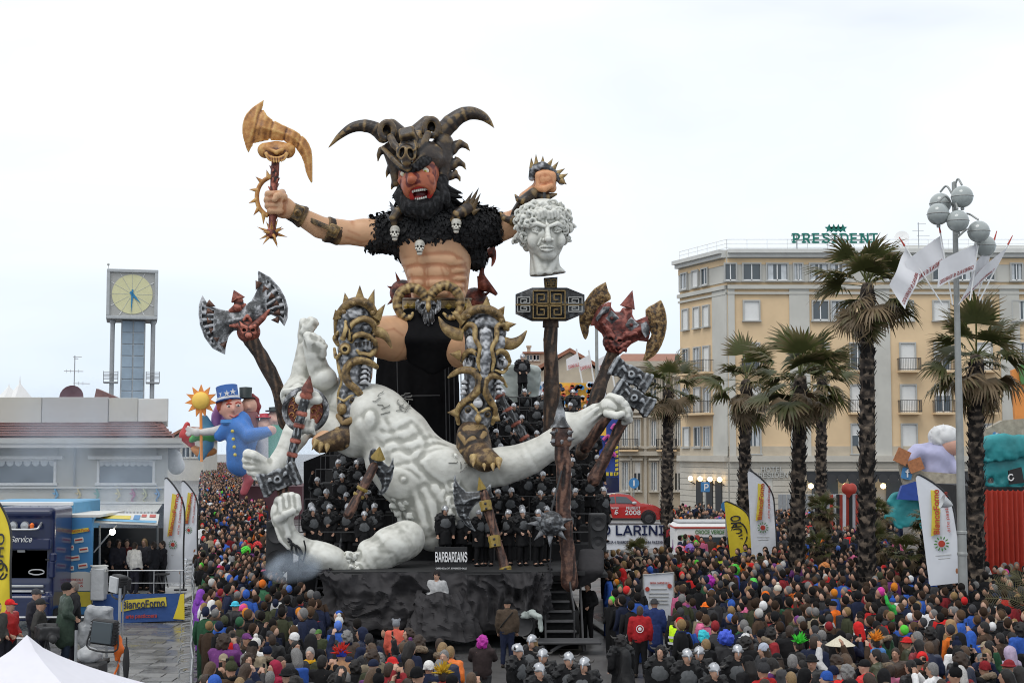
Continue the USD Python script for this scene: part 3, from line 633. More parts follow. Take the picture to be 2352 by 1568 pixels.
# the horned giant on the float
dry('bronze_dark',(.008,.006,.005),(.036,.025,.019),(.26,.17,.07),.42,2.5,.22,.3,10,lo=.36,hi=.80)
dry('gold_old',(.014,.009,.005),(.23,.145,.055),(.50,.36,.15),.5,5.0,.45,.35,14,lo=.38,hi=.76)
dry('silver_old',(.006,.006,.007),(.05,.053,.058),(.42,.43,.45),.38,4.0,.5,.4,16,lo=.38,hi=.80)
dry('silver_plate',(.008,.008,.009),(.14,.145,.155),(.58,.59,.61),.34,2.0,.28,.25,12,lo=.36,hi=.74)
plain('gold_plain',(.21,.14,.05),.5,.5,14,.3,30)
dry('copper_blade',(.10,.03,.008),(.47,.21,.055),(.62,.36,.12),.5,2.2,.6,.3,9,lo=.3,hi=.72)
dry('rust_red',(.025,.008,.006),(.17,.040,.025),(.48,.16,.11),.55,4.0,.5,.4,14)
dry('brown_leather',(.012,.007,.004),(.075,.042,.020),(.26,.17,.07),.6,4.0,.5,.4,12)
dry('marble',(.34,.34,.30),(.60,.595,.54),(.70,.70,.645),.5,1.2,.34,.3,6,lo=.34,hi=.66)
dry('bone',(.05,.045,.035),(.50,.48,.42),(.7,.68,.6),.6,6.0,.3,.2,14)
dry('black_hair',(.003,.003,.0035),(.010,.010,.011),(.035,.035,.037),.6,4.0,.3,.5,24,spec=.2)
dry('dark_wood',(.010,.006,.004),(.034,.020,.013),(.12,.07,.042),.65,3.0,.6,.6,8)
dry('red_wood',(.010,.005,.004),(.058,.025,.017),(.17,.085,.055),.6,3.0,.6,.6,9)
plain('black_cloth',(.006,.006,.007),.95,.3,3,.3,8,spec=.15)
plain('black_fur',(.009,.009,.010),.7,.5,9,.3,30,spec=.3)
painted('giant_skin',.42,.08,2.5,.12,8)
plain('lip_red',(.42,.025,.02),.3,.2,8)
plain('mouth_red',(.12,.006,.008),.4,.3,6)
plain('tongue',(.38,.06,.06),.35,.2,6)
plain('tooth',(.72,.69,.62),.35,.08,10)
plain('eye_white',(.72,.68,.55),.25,.05)
plain('iris_yellow',(.45,.38,.03),.25,.2,20)
plain('pupil',(.01,.01,.01),.2)
plain('brass',(.27,.185,.035),.4,.3,8,.2,20)
GY=49.0
Bg=lambda x,y,d=0.0:at(x,y,GY+d)
u_=pm(GY)
giant=thing('giant_figure','giant horned bearded warrior in black fur crouching on the float with arms spread','parade figure',(Bg(985,1000)[0],GY,Bg(985,1000)[2]))
# body: one continuous skin with head, arms, hands and legs
S=Sculpt(.042)
sh=[(978,498),(985,540),(990,600),(1000,660),(1000,725)]
S.e(Bg(985,545,.1),(88*u_,.95,62*u_),k=.4)
S.e(Bg(1003,600,.1),(80*u_,.85,62*u_),rot(0,0,0),k=.4)
S.e(Bg(1008,655,.1),(68*u_,.75,60*u_),k=.4)
S.e(Bg(1002,725,.1),(72*u_,.85,45*u_),k=.4)
S.c(Bg(972,500,-.1),Bg(968,440,-.3),.5,.42,.2)
S.c(Bg(925,520,.1),Bg(1085,515,.1),.50,.55,.4)
# belly muscles
for x,y,a,b in((957,625,21,15),(1004,623,24,16),(956,650,18,12),(1006,650,24,13),(962,672,16,10),(1005,674,22,11),(1042,604,20,9),(1052,622,18,8),(1056,640,17,8),(1052,658,15,8),(948,598,22,12),(1005,596,38,13),(1058,676,12,12)):
 dx=(x-1005)/75.0;S.e(Bg(x,y,.1-.86*math.sqrt(max(.15,1-dx*dx))+.15),(a*1.05*u_,.16,b*1.05*u_),rot(0,0,dx*50),k=.10)
 # arm with the axe (left in the picture) and its fist
el,wr=Bg(778,533,-.5),Bg(668,484,-1.1)
S.chain([Bg(905,535,.1),Bg(850,538,-.2),el],[.52,.45,.37],.25)
S.e(Bg(845,528,-.3),(.55,.35,.34),rot(0,10,0),k=.2)
S.chain([el,Bg(735,522,-.7),wr],[.36,.37,.25],.25)
S.e((wr+Bg(632,466,-1.3))/2+V3(0,0,-.02),(.38,.28,.36),rot(0,18,0),k=.15)
FH=lambda x,y,d:at(x,y,GY-1.4+d)
for i,(y,l0)in enumerate(((446,609),(459,607),(472,609),(484,615))):
 S.c(FH(648,y-3,.15),FH(640,y,-.28),.13,.12,.06);S.c(FH(640,y,-.28),FH(l0+7,y,-.30),.12,.11,.05);S.c(FH(l0+7,y,-.30),FH(l0+5,y+2,.05),.11,.10,.05)
S.c(FH(652,452,-.1),FH(636,450,-.45),.13,.11,.06);S.c(FH(636,450,-.45),FH(630,459,-.52),.11,.09,.05)
# raised arm behind the marble head and its fist
el2=Bg(1197,507,.2)
S.chain([Bg(1090,525,.1),Bg(1150,522,.2),el2],[.55,.48,.40],.25)
S.chain([el2,Bg(1214,462,-.4),Bg(1240,434,-.7)],[.38,.37,.27],.2)
RH=lambda x,y,d:at(x,y,GY-.9+d)
S.e(RH(1253,415,.08),(.37,.33,.43),k=.12)
for i,(x0,x1)in enumerate(((1238,1238),(1248,1248),(1258,1259),(1268,1269))):
 z_=.05*abs(i-1.5);S.c(RH(x0,396+z_*60,.1),RH(x0,399+z_*60,-.18),.13,.12,.08);S.c(RH(x0,399+z_*60,-.18),RH(x1,412,-.25+z_),.12,.105,.08);S.c(RH(x1,412,-.25+z_),RH(x1-1,424,-.22),.105,.09,.08)
S.c(RH(1236,432,-.15),RH(1250,434,-.38),.13,.11,.05);S.c(RH(1250,434,-.38),RH(1266,427,-.36),.11,.085,.05)
S.e(RH(1268,432,-.1),(.15,.2,.16),k=.08)
# thighs and shins under the armour
kl,kr=at(825,770,46.9),at(1105,790,46.7)
S.chain([Bg(960,765,.2),Bg(905,778,-.9),kl],[.78,.74,.55],.3)
S.chain([Bg(1030,780,.2),Bg(1065,800,-1.0),kr],[.75,.68,.52],.3)
S.e(Bg(890,765,-1.1),(.7,.55,.5),rot(0,0,15),k=.2)
al,ar=at(812,955,46.6),at(1092,985,46.2)
S.chain([kl,at(822,860,46.9),al],[.5,.46,.28],.2);S.chain([kr,at(1105,880,46.7),ar],[.5,.46,.30],.2)
S.c(al,at(735,1015,45.9),.32,.26,.15);S.c(ar,at(1108,1050,45.3),.32,.28,.15)
# the head and its face
HC=Bg(962,405,-.5);ha,hb,hd=47*u_,66*u_,.82
S.e(HC,(ha,hd,hb),rot(8,0,0),k=.2)
def onface(x,y,out=0.0):
 q=1-((x-962)/47.0)**2-((y-405)/66.0)**2
 return Bg(x,y,-.5-hd*math.sqrt(max(q,.05))-out+(405-y)*u_*.14)
S.e(onface(962,425,-.28),(.56,.50,.62),k=.2)
S.c(onface(924,389,-.05),onface(945,392,.03),.10,.11,.08);S.c(onface(948,391,.03),onface(990,372,-.02),.11,.12,.08)
for x,y in((929,400),(975,394)):S.e(onface(x,y,-.02),(.16,.13,.11),rot(0,-12 if x>950 else 12,0),k=.06,sub=True)
S.chain([onface(944,393,-.02),onface(946,404,.08),onface(947,413,.20)],[.09,.12,.17],.08)
S.e(onface(936,416,.10),(.09,.10,.08),k=.05);S.e(onface(960,414,.10),(.11,.11,.09),k=.05)
S.e(onface(985,412,.02),(.20,.12,.16),rot(0,-30,0),k=.08);S.e(onface(922,415,.0),(.13,.10,.13),k=.08)
S.chain([onface(965,416,.05),onface(980,424,.06),onface(992,440,.0)],[.07,.07,.06],.05);S.chain([onface(932,420,.05),onface(930,436,.03)],[.06,.06],.05)
for k in range(5):S.chain([onface(985+k*2,398+k*3,-.01),onface(1004,392+k*5,-.02)],[.02,.015],.03)
S.e(onface(964,447,.0),(23*u_,.42,19*u_),rot(0,8,0),k=.06,sub=True)
S.e(Bg(1001,370,-.55),(.13,.22,.28),k=.1)
v,f=S.mesh()
def px_of(v):
 d=v[:,1];t=d;q=v-[0,0,CAMZ];fw=q[:,1]*_c+q[:,2]*_s;up=-q[:,1]*_s+q[:,2]*_c
 return np.c_[CX+q[:,0]/fw*F,CY-up/fw*F]
P2=px_of(v)
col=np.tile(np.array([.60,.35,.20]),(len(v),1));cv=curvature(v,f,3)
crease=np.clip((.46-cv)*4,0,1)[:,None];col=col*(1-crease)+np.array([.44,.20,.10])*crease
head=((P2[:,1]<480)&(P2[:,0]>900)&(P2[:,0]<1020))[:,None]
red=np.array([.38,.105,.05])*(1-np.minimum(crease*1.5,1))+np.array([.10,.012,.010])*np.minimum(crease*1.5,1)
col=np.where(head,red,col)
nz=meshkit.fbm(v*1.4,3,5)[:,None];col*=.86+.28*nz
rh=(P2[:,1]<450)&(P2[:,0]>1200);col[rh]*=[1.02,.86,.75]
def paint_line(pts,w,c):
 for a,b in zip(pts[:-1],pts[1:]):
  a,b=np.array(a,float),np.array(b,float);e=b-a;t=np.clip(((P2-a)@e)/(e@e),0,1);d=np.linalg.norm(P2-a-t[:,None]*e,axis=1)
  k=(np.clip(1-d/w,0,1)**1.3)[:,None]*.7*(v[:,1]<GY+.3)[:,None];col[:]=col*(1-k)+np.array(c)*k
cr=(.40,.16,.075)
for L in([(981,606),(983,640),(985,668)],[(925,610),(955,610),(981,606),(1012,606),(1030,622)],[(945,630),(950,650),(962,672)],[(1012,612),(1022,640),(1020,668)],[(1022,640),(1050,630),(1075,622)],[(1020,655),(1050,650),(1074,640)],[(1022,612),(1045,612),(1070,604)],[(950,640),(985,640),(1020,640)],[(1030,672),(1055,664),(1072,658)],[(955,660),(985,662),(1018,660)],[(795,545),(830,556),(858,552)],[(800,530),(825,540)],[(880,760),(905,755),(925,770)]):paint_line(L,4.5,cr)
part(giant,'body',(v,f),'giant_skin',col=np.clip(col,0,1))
# eyes, brows, mouth
for x,y in((930,399),(975,393)):
 e=part(giant,'eye',sphere(onface(x,y,-.02),(.15,.12,.125),2),'eye_white');c=onface(x-(0 if x<950 else-1.5),y+1.5,.085)
 part(e,'iris',sphere(c,(.055,.035,.055),2),'iris_yellow');part(e,'pupil',sphere(c+V3(-.005,-.025,0),(.025,.02,.025),1),'pupil')
def tufts(pts,n,L,w,seed,spread=.5,down=V3(-.1,-.4,-1)):
 r=np.random.default_rng(seed);out=[]
 return out
S=Sculpt(.03)
S.chain([onface(918,381,.06),onface(928,387,.15),onface(939,396,.14)],[.13,.15,.06],.04)
S.chain([onface(944,396,.14),onface(956,385,.20),onface(972,373,.18),onface(992,361,.08)],[.06,.15,.18,.13],.04)
part(giant,'eyebrows',S.mesh(lambda p:(meshkit.noise(p*[18,6,9],3)-.5)*.06),'black_hair')
ml=[(941,433),(962,428),(981,427),(988,440),(986,452),(975,465),(960,469),(950,463),(944,449)]
lp=[onface(x,y,.10)for x,y in ml]+[onface(*ml[0],.10)]
part(giant,'lips',tube(lp,.085,8,40),'lip_red')
part(giant,'mouth_cavity',sphere(onface(965,447,-.30),(22*u_,.24,19*u_),2),'mouth_red')
part(giant,'tongue',sphere(onface(962,456,-.10),(.19,.20,.10),2),'tongue')
for k in range(9):
 x=943.5+k*4.6;y=437.5-k*.75;part(giant,'tooth',bbox_round(onface(x,y+2,.09),(.058,.05,.10+.02*(k in(1,7))),.015),'tooth')
for k in range(7):
 x=950+k*4.7;y=460.5-.2*(k-3)**2*.5-k*.8;part(giant,'tooth',bbox_round(onface(x,y-2,.09),(.056,.05,.08),.015),'tooth')
S=Sculpt(.03)
for L in([(949,421),(962,422),(977,424),(988,433),(995,446),(1000,460)],[(940,422),(932,428),(927,440),(925,455)]):
 S.chain([onface(x,y,.08)for x,y in L],np.linspace(.05,.10,len(L)),.03)
part(giant,'moustache',S.mesh(lambda p:(meshkit.noise(p*[14,6,9],4)-.5)*.05),'black_hair')
# beard of swept locks
S=Sculpt(.045)
S.chain([Bg(1010,420,-.4),Bg(1006,455,-.6),Bg(975,480,-.9),Bg(945,475,-.9),Bg(922,450,-.7)],[.30,.42,.40,.36,.26],.15)
rb=np.random.default_rng(11)
blk_=[]
def lock(a,b,c,r):
 c=np.asarray(c)+(np.asarray(c)-b)*.35;blk_.append(tube(spline([a,b,c],9),np.array([.8,1,1.05,1,.9,.75,.55,.32,.06])*r,7));return
 S.chain(list(spline([a,b,c],8)),list(np.array([1,1.1,1.1,1,.85,.65,.4,.12])*r),.012)
for k in range(19):
 t=k/18.0;x0=1012-16*t;y0=420+50*t
 lock(Bg(x0,y0,-.45),Bg(x0+14,y0+14,-.55),Bg(x0+46-24*t+rb.uniform(-6,6),y0+22+14*t+rb.uniform(-8,8),-.35+rb.uniform(-.2,.2)),.17)
for k in range(9):
 t=k/8.0;x0=926+10*t;y0=425+45*t
 lock(Bg(x0,y0,-.55),Bg(x0-10,y0+14,-.65),Bg(x0-20+rb.uniform(-4,4),y0+26+rb.uniform(-4,8),-.5),.13)
for k in range(26):
 x0=rb.uniform(940,1002);y0=466+abs(x0-962)*-.25+rb.uniform(0,8);d0=-1.05+abs(x0-962)*.012
 lock(Bg(x0,y0,d0),Bg(x0+(x0-965)*.1,y0+12,d0-.12),Bg(x0+rb.uniform(-8,8)+(965-x0)*.25,y0+rb.uniform(24,42),d0-.05),.115)
for k in range(8):lock(Bg(1000+k*3,425+k*5,-.85+k*.02),Bg(1014+k*2,445+k*4,-.8),Bg(1030-k*2,462+k*4,-.55),.10)
part(giant,'beard_locks',blk_,'black_hair',smooth=False,kind='stuff');part(giant,'beard',S.mesh(lambda p:(meshkit.noise(p*[16,16,4],8)-.5)*.08),'black_hair')
# ---- helmet shaped as a horned beast
hm=thing
S=Sculpt(.038)
S.e(Bg(968,368,-.3),(56*u_,.95,44*u_),rot(0,-10,0),k=.2)
S.e(Bg(962,420,-.5),(46*u_,.88,62*u_),rot(8,0,0),k=.05,sub=True)
RSn=rot(-28,0,0)@rot(0,-8,-12)
S.b(Bg(944,328,-.95),(.27,.62,.20),RSn,rd=.09,k=.08)
for k in range(7):S.b(Bg(952-k*2.6,310+k*4.6,-.42-k*.17),(.29,.035,.23),RSn,rd=.03,k=.01)
S.chain([Bg(933,350,-1.5),Bg(934,372,-1.5),Bg(937,391,-1.4)],[.25,.15,.035],.06)
S.chain([Bg(913,342,-1.35),Bg(916,358,-1.4),Bg(932,372,-1.5)],[.06,.07,.05],.03);S.chain([Bg(953,345,-1.3),Bg(951,360,-1.4),Bg(938,372,-1.5)],[.06,.07,.05],.03)
for x,y,a in((922,351,25),(944,353,-25)):S.e(Bg(x,y,-1.62),(.10,.22,.17),rot(0,a,0),k=.02,sub=True)
for(cx,cy,s_)in((889,300,1),(991,293,-1)):
 w=np.linspace(0,2*np.pi,15);S.chain([Bg(cx+15*math.cos(a),cy+19*math.sin(a),-.55)for a in w],[.11]*15,.04)
 S.chain([Bg(cx+s_*8,cy+15,-.7),Bg(cx+s_*16,cy+32,-.95),Bg(cx+s_*30,cy+46,-1.15),Bg(cx+s_*38,cy+42,-1.2)],[.12,.13,.12,.06],.05)
 S.chain([Bg(cx-s_*6,cy-4,-.2),Bg(cx+s_*10,cy-9,-.1),Bg(cx+s_*34,cy+14,-.1)],[.22,.26,.30],.12)
 S.e(Bg(cx,cy+2,-.45),(.17,.2,.22),k=.04,sub=True)
rim=[Bg(880,340,-.4),Bg(900,362,-1.0),Bg(922,382,-1.3),Bg(937,390,-1.42),Bg(955,374,-1.3),Bg(975,352,-1.1),Bg(1000,338,-.8),Bg(1014,352,-.5),Bg(1010,385,-.45),Bg(1014,412,-.4)]
S.chain(rim,[.07,.09,.09,.08,.09,.10,.10,.09,.08,.06],.04)
S.chain([Bg(1018,330,-.2),Bg(1020,370,-.2),Bg(1020,410,-.2)],[.35,.28,.18],.15);S.chain([Bg(898,345,-.2),Bg(908,385,-.2),Bg(910,420,-.2)],[.28,.22,.14],.15)
def fin(pts,r,d=-.15):S.chain([Bg(x,y,d)for x,y in pts],r,.05)
fin([(1015,355),(1040,345),(1048,333),(1046,324)],[.20,.16,.09,.03]);fin([(1035,345),(1056,330),(1070,335),(1079,347)],[.17,.14,.09,.02])
fin([(1018,385),(1042,378),(1049,366),(1046,361)],[.17,.14,.08,.03]);fin([(1035,382),(1052,372),(1064,378),(1070,390)],[.15,.13,.08,.02])
fin([(1016,405),(1038,404),(1047,395),(1044,392)],[.13,.12,.07,.03]);fin([(1034,406),(1046,402),(1054,408),(1057,417)],[.12,.10,.07,.02])
fin([(890,345),(876,345),(870,356),(868,371)],[.15,.12,.08,.02]);fin([(905,385),(895,388),(890,397),(887,408)],[.13,.11,.07,.02]);fin([(915,415),(906,418),(902,426),(899,436)],[.12,.10,.07,.02])
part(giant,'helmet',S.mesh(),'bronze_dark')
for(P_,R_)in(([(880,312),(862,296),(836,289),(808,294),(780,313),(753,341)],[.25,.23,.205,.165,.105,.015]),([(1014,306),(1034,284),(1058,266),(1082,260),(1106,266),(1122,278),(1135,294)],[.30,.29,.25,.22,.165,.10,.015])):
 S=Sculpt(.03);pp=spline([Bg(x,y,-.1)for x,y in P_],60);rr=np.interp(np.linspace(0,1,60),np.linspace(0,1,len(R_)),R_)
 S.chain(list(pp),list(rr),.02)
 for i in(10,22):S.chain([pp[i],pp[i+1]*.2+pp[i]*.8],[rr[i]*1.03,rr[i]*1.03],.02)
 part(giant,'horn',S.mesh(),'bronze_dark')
for k in range(7):part(giant,'helmet_tooth',tube([Bg(992+k*2-k*k*2.2,345+k*4.2,-.95-.06*k),Bg(991+k*1-k*k*2.0,350+k*4.6,-1.0-.06*k)],[.055,.02],6),'bone')
# ---- fur vest with hanging flakes, skulls, shoulder armour
S=Sculpt(.06)
S.e(Bg(990,532,.1),(96*u_,1.03,60*u_),k=.3);S.c(Bg(925,522,.1),Bg(1085,517,.1),.57,.62,.4);S.c(Bg(972,505,-.1),Bg(970,488,-.2),.66,.55,.2)
S.chain([Bg(910,535,.1),Bg(866,537,-.1)],[.62,.52],.25);S.chain([Bg(1085,525,.1),Bg(1122,522,.15)],[.66,.58],.25)
S.c(Bg(930,560,.2),Bg(946,605,.3),.45,.25,.2);S.c(Bg(1075,560,.3),Bg(1094,590,.4),.50,.34,.2)
S.e(Bg(998,660,-.3),(85*u_,1.4,76*u_),k=.05,sub=True)
vv,vf=S.mesh(lambda p:(meshkit.fbm(p*3.0,3,2)-.5)*.16)
part(giant,'fur_vest',(vv,vf),'black_fur',smooth=True)
def flakes(v,f,n,L,w,seed,low=None):
 """pointed flakes of fur over a surface, hanging down and slightly out"""
 r=np.random.default_rng(seed);a=np.cross(v[f[:,1]]-v[f[:,0]],v[f[:,2]]-v[f[:,0]]);ar=np.linalg.norm(a,axis=1)
 i=r.choice(len(f),n,p=ar/ar.sum());nn=a[i]/(ar[i,None]+1e-12);c=v[f[i]].mean(1)
 d=V3(0,0,-1)+.4*nn+r.normal(0,.22,(n,3));d-=nn*((d*nn).sum(1)-.14)[:,None];d/=np.linalg.norm(d,axis=1,keepdims=True)
 s_=np.cross(d,nn);s_/=np.linalg.norm(s_,axis=1,keepdims=True)+1e-9;l=L*r.uniform(.6,1.4,(n,1));w=w*r.uniform(.6,1.3,(n,1))
 P=np.stack([c-s_*w,c+s_*w,c+d*l*.6+s_*w*.8+nn*.05,c+d*l,c+d*l*.6-s_*w*.8+nn*.05],1).reshape(-1,3)
 b=np.arange(n)[:,None]*5;return P,np.vstack([b+[0,1,2],b+[0,2,4],b+[4,2,3]])
part(giant,'fur_flakes',flakes(vv,vf,4600,.22,.062,5),'black_fur',smooth=False,kind='stuff')
# three small skulls
def skull(c,s):
 S=Sculpt(.017);L=lambda x,y,z:c+V3(x,y,z)*s
 S.e(L(0,.05,.22),(.42*s,.45*s,.42*s),k=.05);S.e(L(0,-.12,-.2),(.30*s,.28*s,.28*s),k=.06);S.e(L(0,-.12,-.52),(.22*s,.2*s,.16*s),k=.05)
 for q in(-1,1):S.e(L(q*.17,-.38,.02),(.12*s,.16*s,.11*s),k=.02,sub=True);S.e(L(q*.3,-.2,-.12),(.09*s,.12*s,.07*s),k=.03)
 S.e(L(0,-.42,-.17),(.06*s,.1*s,.09*s),k=.02,sub=True);S.b(L(0,-.38,-.40),(.18*s,.06*s,.014*s),rd=.004,k=.01,sub=True)
 for q in(-2,-1,0,1,2):S.b(L(q*.07,-.40,-.40),(.008*s,.05*s,.09*s),rd=.002,k=.008,sub=True)
 return S.mesh()
for x,y,d in((907,535,-.78),(964,568,-1.02),(1048,518,-.88)):part(giant,'skull',skull(Bg(x,y,d),.40),'bone')
S=Sculpt(.03)
S.chain([Bg(906,519,-.72),Bg(904,500,-.78),Bg(914,486,-.75),Bg(928,482,-.6)],[.08,.14,.16,.08],.06);S.e(Bg(916,500,-.5),(.22,.25,.32),k=.08)
part(giant,'shoulder_plate',S.mesh(),'bronze_dark')
for b,t in(((905,508),(882,488)),((908,490),(894.6,462)),((920,482),(917,468))):part(giant,'shoulder_spike',cone(Bg(*b,-.6),Bg(*t,-.8),.12,8),'silver_old')
S=Sculpt(.03)
S.chain([Bg(1040,505,-.8),Bg(1050,492,-.88),Bg(1062,486,-.8),Bg(1076,478,-.6)],[.10,.16,.2,.2],.06);S.chain([Bg(1046,500,-.85),Bg(1052,498,-.9),Bg(1058,506,-.8)],[.07,.09,.03],.04)
part(giant,'shoulder_plate',S.mesh(),'bronze_dark')
for b,t in(((1064,480),(1086,440)),((1078,474),(1100,431)),((1084,480),(1104,444)),((1050,494),(1062,470)),((1086,488),(1105,479)),((1072,484),(1078,456))):part(giant,'shoulder_spike',cone(Bg(*b,-.6),Bg(*t,-.7),.12,7),'bronze_dark')
# bracers
def band(a,b,r0,r1,mat_,name,extra=.05):
 R=frame(a,b);L=np.linalg.norm(np.asarray(b)-a)
 return part(giant,name,lathe([(r0,0),(r0+extra,.0),(r0+extra*1.3,L*.12),(r0*.5+r1*.5+extra*.8,L*.5),(r1+extra*1.3,L*.88),(r1+extra,L),(r1,L)],20,a,R),mat_)
band(Bg(664,483,-1.08),Bg(698,500,-.9),.24,.31,'brown_leather','bracer_band');band(Bg(748,526,-.66),Bg(782,535,-.48),.37,.37,'brown_leather','bracer_band')
part(giant,'bracer_bar',[bbox_round(Bg(726,511,-1.14),(1.5,.12,.17),.03,rot(0,24,-14)),bbox_round(Bg(684,489,-1.3),(.34,.16,.5),.05,rot(0,24,0)),bbox_round(Bg(766,530,-1.02),(.36,.16,.42),.05,rot(0,24,0))],'gold_old')
for x,y,d in((684,489,-1.36),(766,530,-1.08)):part(giant,'stud',lathe([(.14,0),(.1,.08),(.015,.2)],8,Bg(x,y,d),rot(90,0,0)),'gold_old')
S=Sculpt(.03)
S.chain([Bg(1180,508,-.25),Bg(1190,486,-.5),Bg(1206,462,-.85),Bg(1226,444,-1.05)],[.17,.21,.22,.19],.06)
S.chain([Bg(1190,498,-.5),Bg(1172,506,-.6),Bg(1158,501,-.65),Bg(1149,488,-.65)],[.14,.13,.10,.03],.05);S.chain([Bg(1216,453,-1.0),Bg(1200,461,-1.05),Bg(1190,458,-1.05),Bg(1183,447,-1.05)],[.13,.12,.09,.03],.05)
S.chain([Bg(1236,447,-1.0),Bg(1258,452,-1.05),Bg(1278,446,-1.0)],[.14,.12,.04],.05)
part(giant,'bracer_ornament',S.mesh(),'bronze_dark')
# knuckle armour of the raised hand
S=Sculpt(.03)
S.chain([Bg(1222,408,-.9),Bg(1226,388,-.95),Bg(1246,381,-1.0),Bg(1262,389,-1.0),Bg(1278,403,-.95),Bg(1290,417,-.9)],[.12,.15,.15,.13,.13,.12],.05)
part(giant,'knuckle_guard',S.mesh(),'silver_old')
for b,t in(((1222,386),(1220,362)),((1232,382),(1231,354)),((1246,380),(1247,358)),((1258,384),(1270,364)),((1268,392),(1283,371)),((1276,400),(1298,387)),((1286,408),(1305,399)),((1288,414),(1302,424))):part(giant,'knuckle_spike',cone(Bg(*b,-.98),Bg(*t,-1.02),.11,6),'gold_old')
# ---- belt with a ram skull, loincloth
S=Sculpt(.035)
w=np.linspace(0,2*np.pi,25);bl=[Bg(1003+79*math.sin(a),704,.1-1.02*math.cos(a))for a in w]
part(giant,'belt',[tube([q+V3(0,0,-.17),q+V3(0,0,.17)],.01,3)for q in bl[:0]]+[(np.array([q+V3(0,0,s_)for q in bl for s_ in(-.26,.26)]),np.array([[2*i,2*i+2,2*i+3,2*i+1]for i in range(24)]))],'gold_plain')
for zz in(-.25,.25):part(giant,'belt_edge',tube([q+V3(0,0,zz)for q in bl],.045,6,40),'bronze_dark')
for x in(935,950,1030,1052,1070):
 d=.1-1.05*math.sqrt(max(0,1-((x-1003)/80)**2));part(giant,'belt_stud',lathe([(.13,0),(.11,.05),(0,.12)],4,Bg(x,704,d),rot(90,0,0)),'brass')
for pts,sgn_ in(([(980,690),(972,674),(958,664),(942,661),(922,670),(912,692),(917,716),(930,729),(943,727),(948,719)],1),([(984,690),(994,672),(1008,660),(1024,656),(1044,664),(1056,684),(1056,708),(1044,726),(1030,729),(1019,720)],-1)):
 S=Sculpt(.03);pp=spline([Bg(x,y,-1.2)for x,y in pts],64);rr=np.interp(np.linspace(0,1,64),[0,.15,.6,1],[.13,.165,.15,.05]);S.chain(list(pp),list(rr),.015)
 for i in range(6,56,8):S.chain([pp[i],pp[i+1]*.2+pp[i]*.8],[rr[i]+.010]*2,.015)
 part(giant,'ram_horn',S.mesh(),'gold_old')
S=Sculpt(.024)
RS=lambda x,y,d=0:Bg(x,y,-1.25+d)
S.e(RS(984,706,.05),(.32,.22,.26),k=.1);S.chain([RS(984,712),RS(984,732,-.08),RS(985,744,-.05)],[.22,.17,.09],.08)
for q in(-1,1):
 S.e(RS(984+q*14,704,-.12),(.10,.15,.10),k=.03,sub=True);S.chain([RS(984+q*24,694,.05),RS(984+q*23,708,-.02),RS(984+q*13,720,-.1)],[.08,.09,.05],.03)
 S.c(RS(984+q*5,715,-.2),RS(984+q*8,742,-.14),.035,.03,.02);S.c(RS(984+q*12,716,-.12),RS(984+q*11,738,-.06),.035,.03,.02)
part(giant,'ram_skull',S.mesh(lambda p:(meshkit.noise(p*[26,14,7],9)-.5)*.05),'silver_old')
part(giant,'nose_ridge',tube([RS(984,688,-.1),RS(984,704,-.26),RS(984,716,-.2)],[.06,.09,.03],8,8),'gold_old')
S=Sculpt(.06)
for k in range(11):
 x=936+k*11.5;S.chain([Bg(x,722,-.9+abs(k-5)*.03),Bg(x*.9+990*.1,780,-1.35+.12*(k%2)),Bg(x*.8+990*.2,850-abs(k-5)*5,-1.0)],[.20,.25,.16],.10)
part(giant,'loincloth',S.mesh(),'black_cloth',smooth=True)
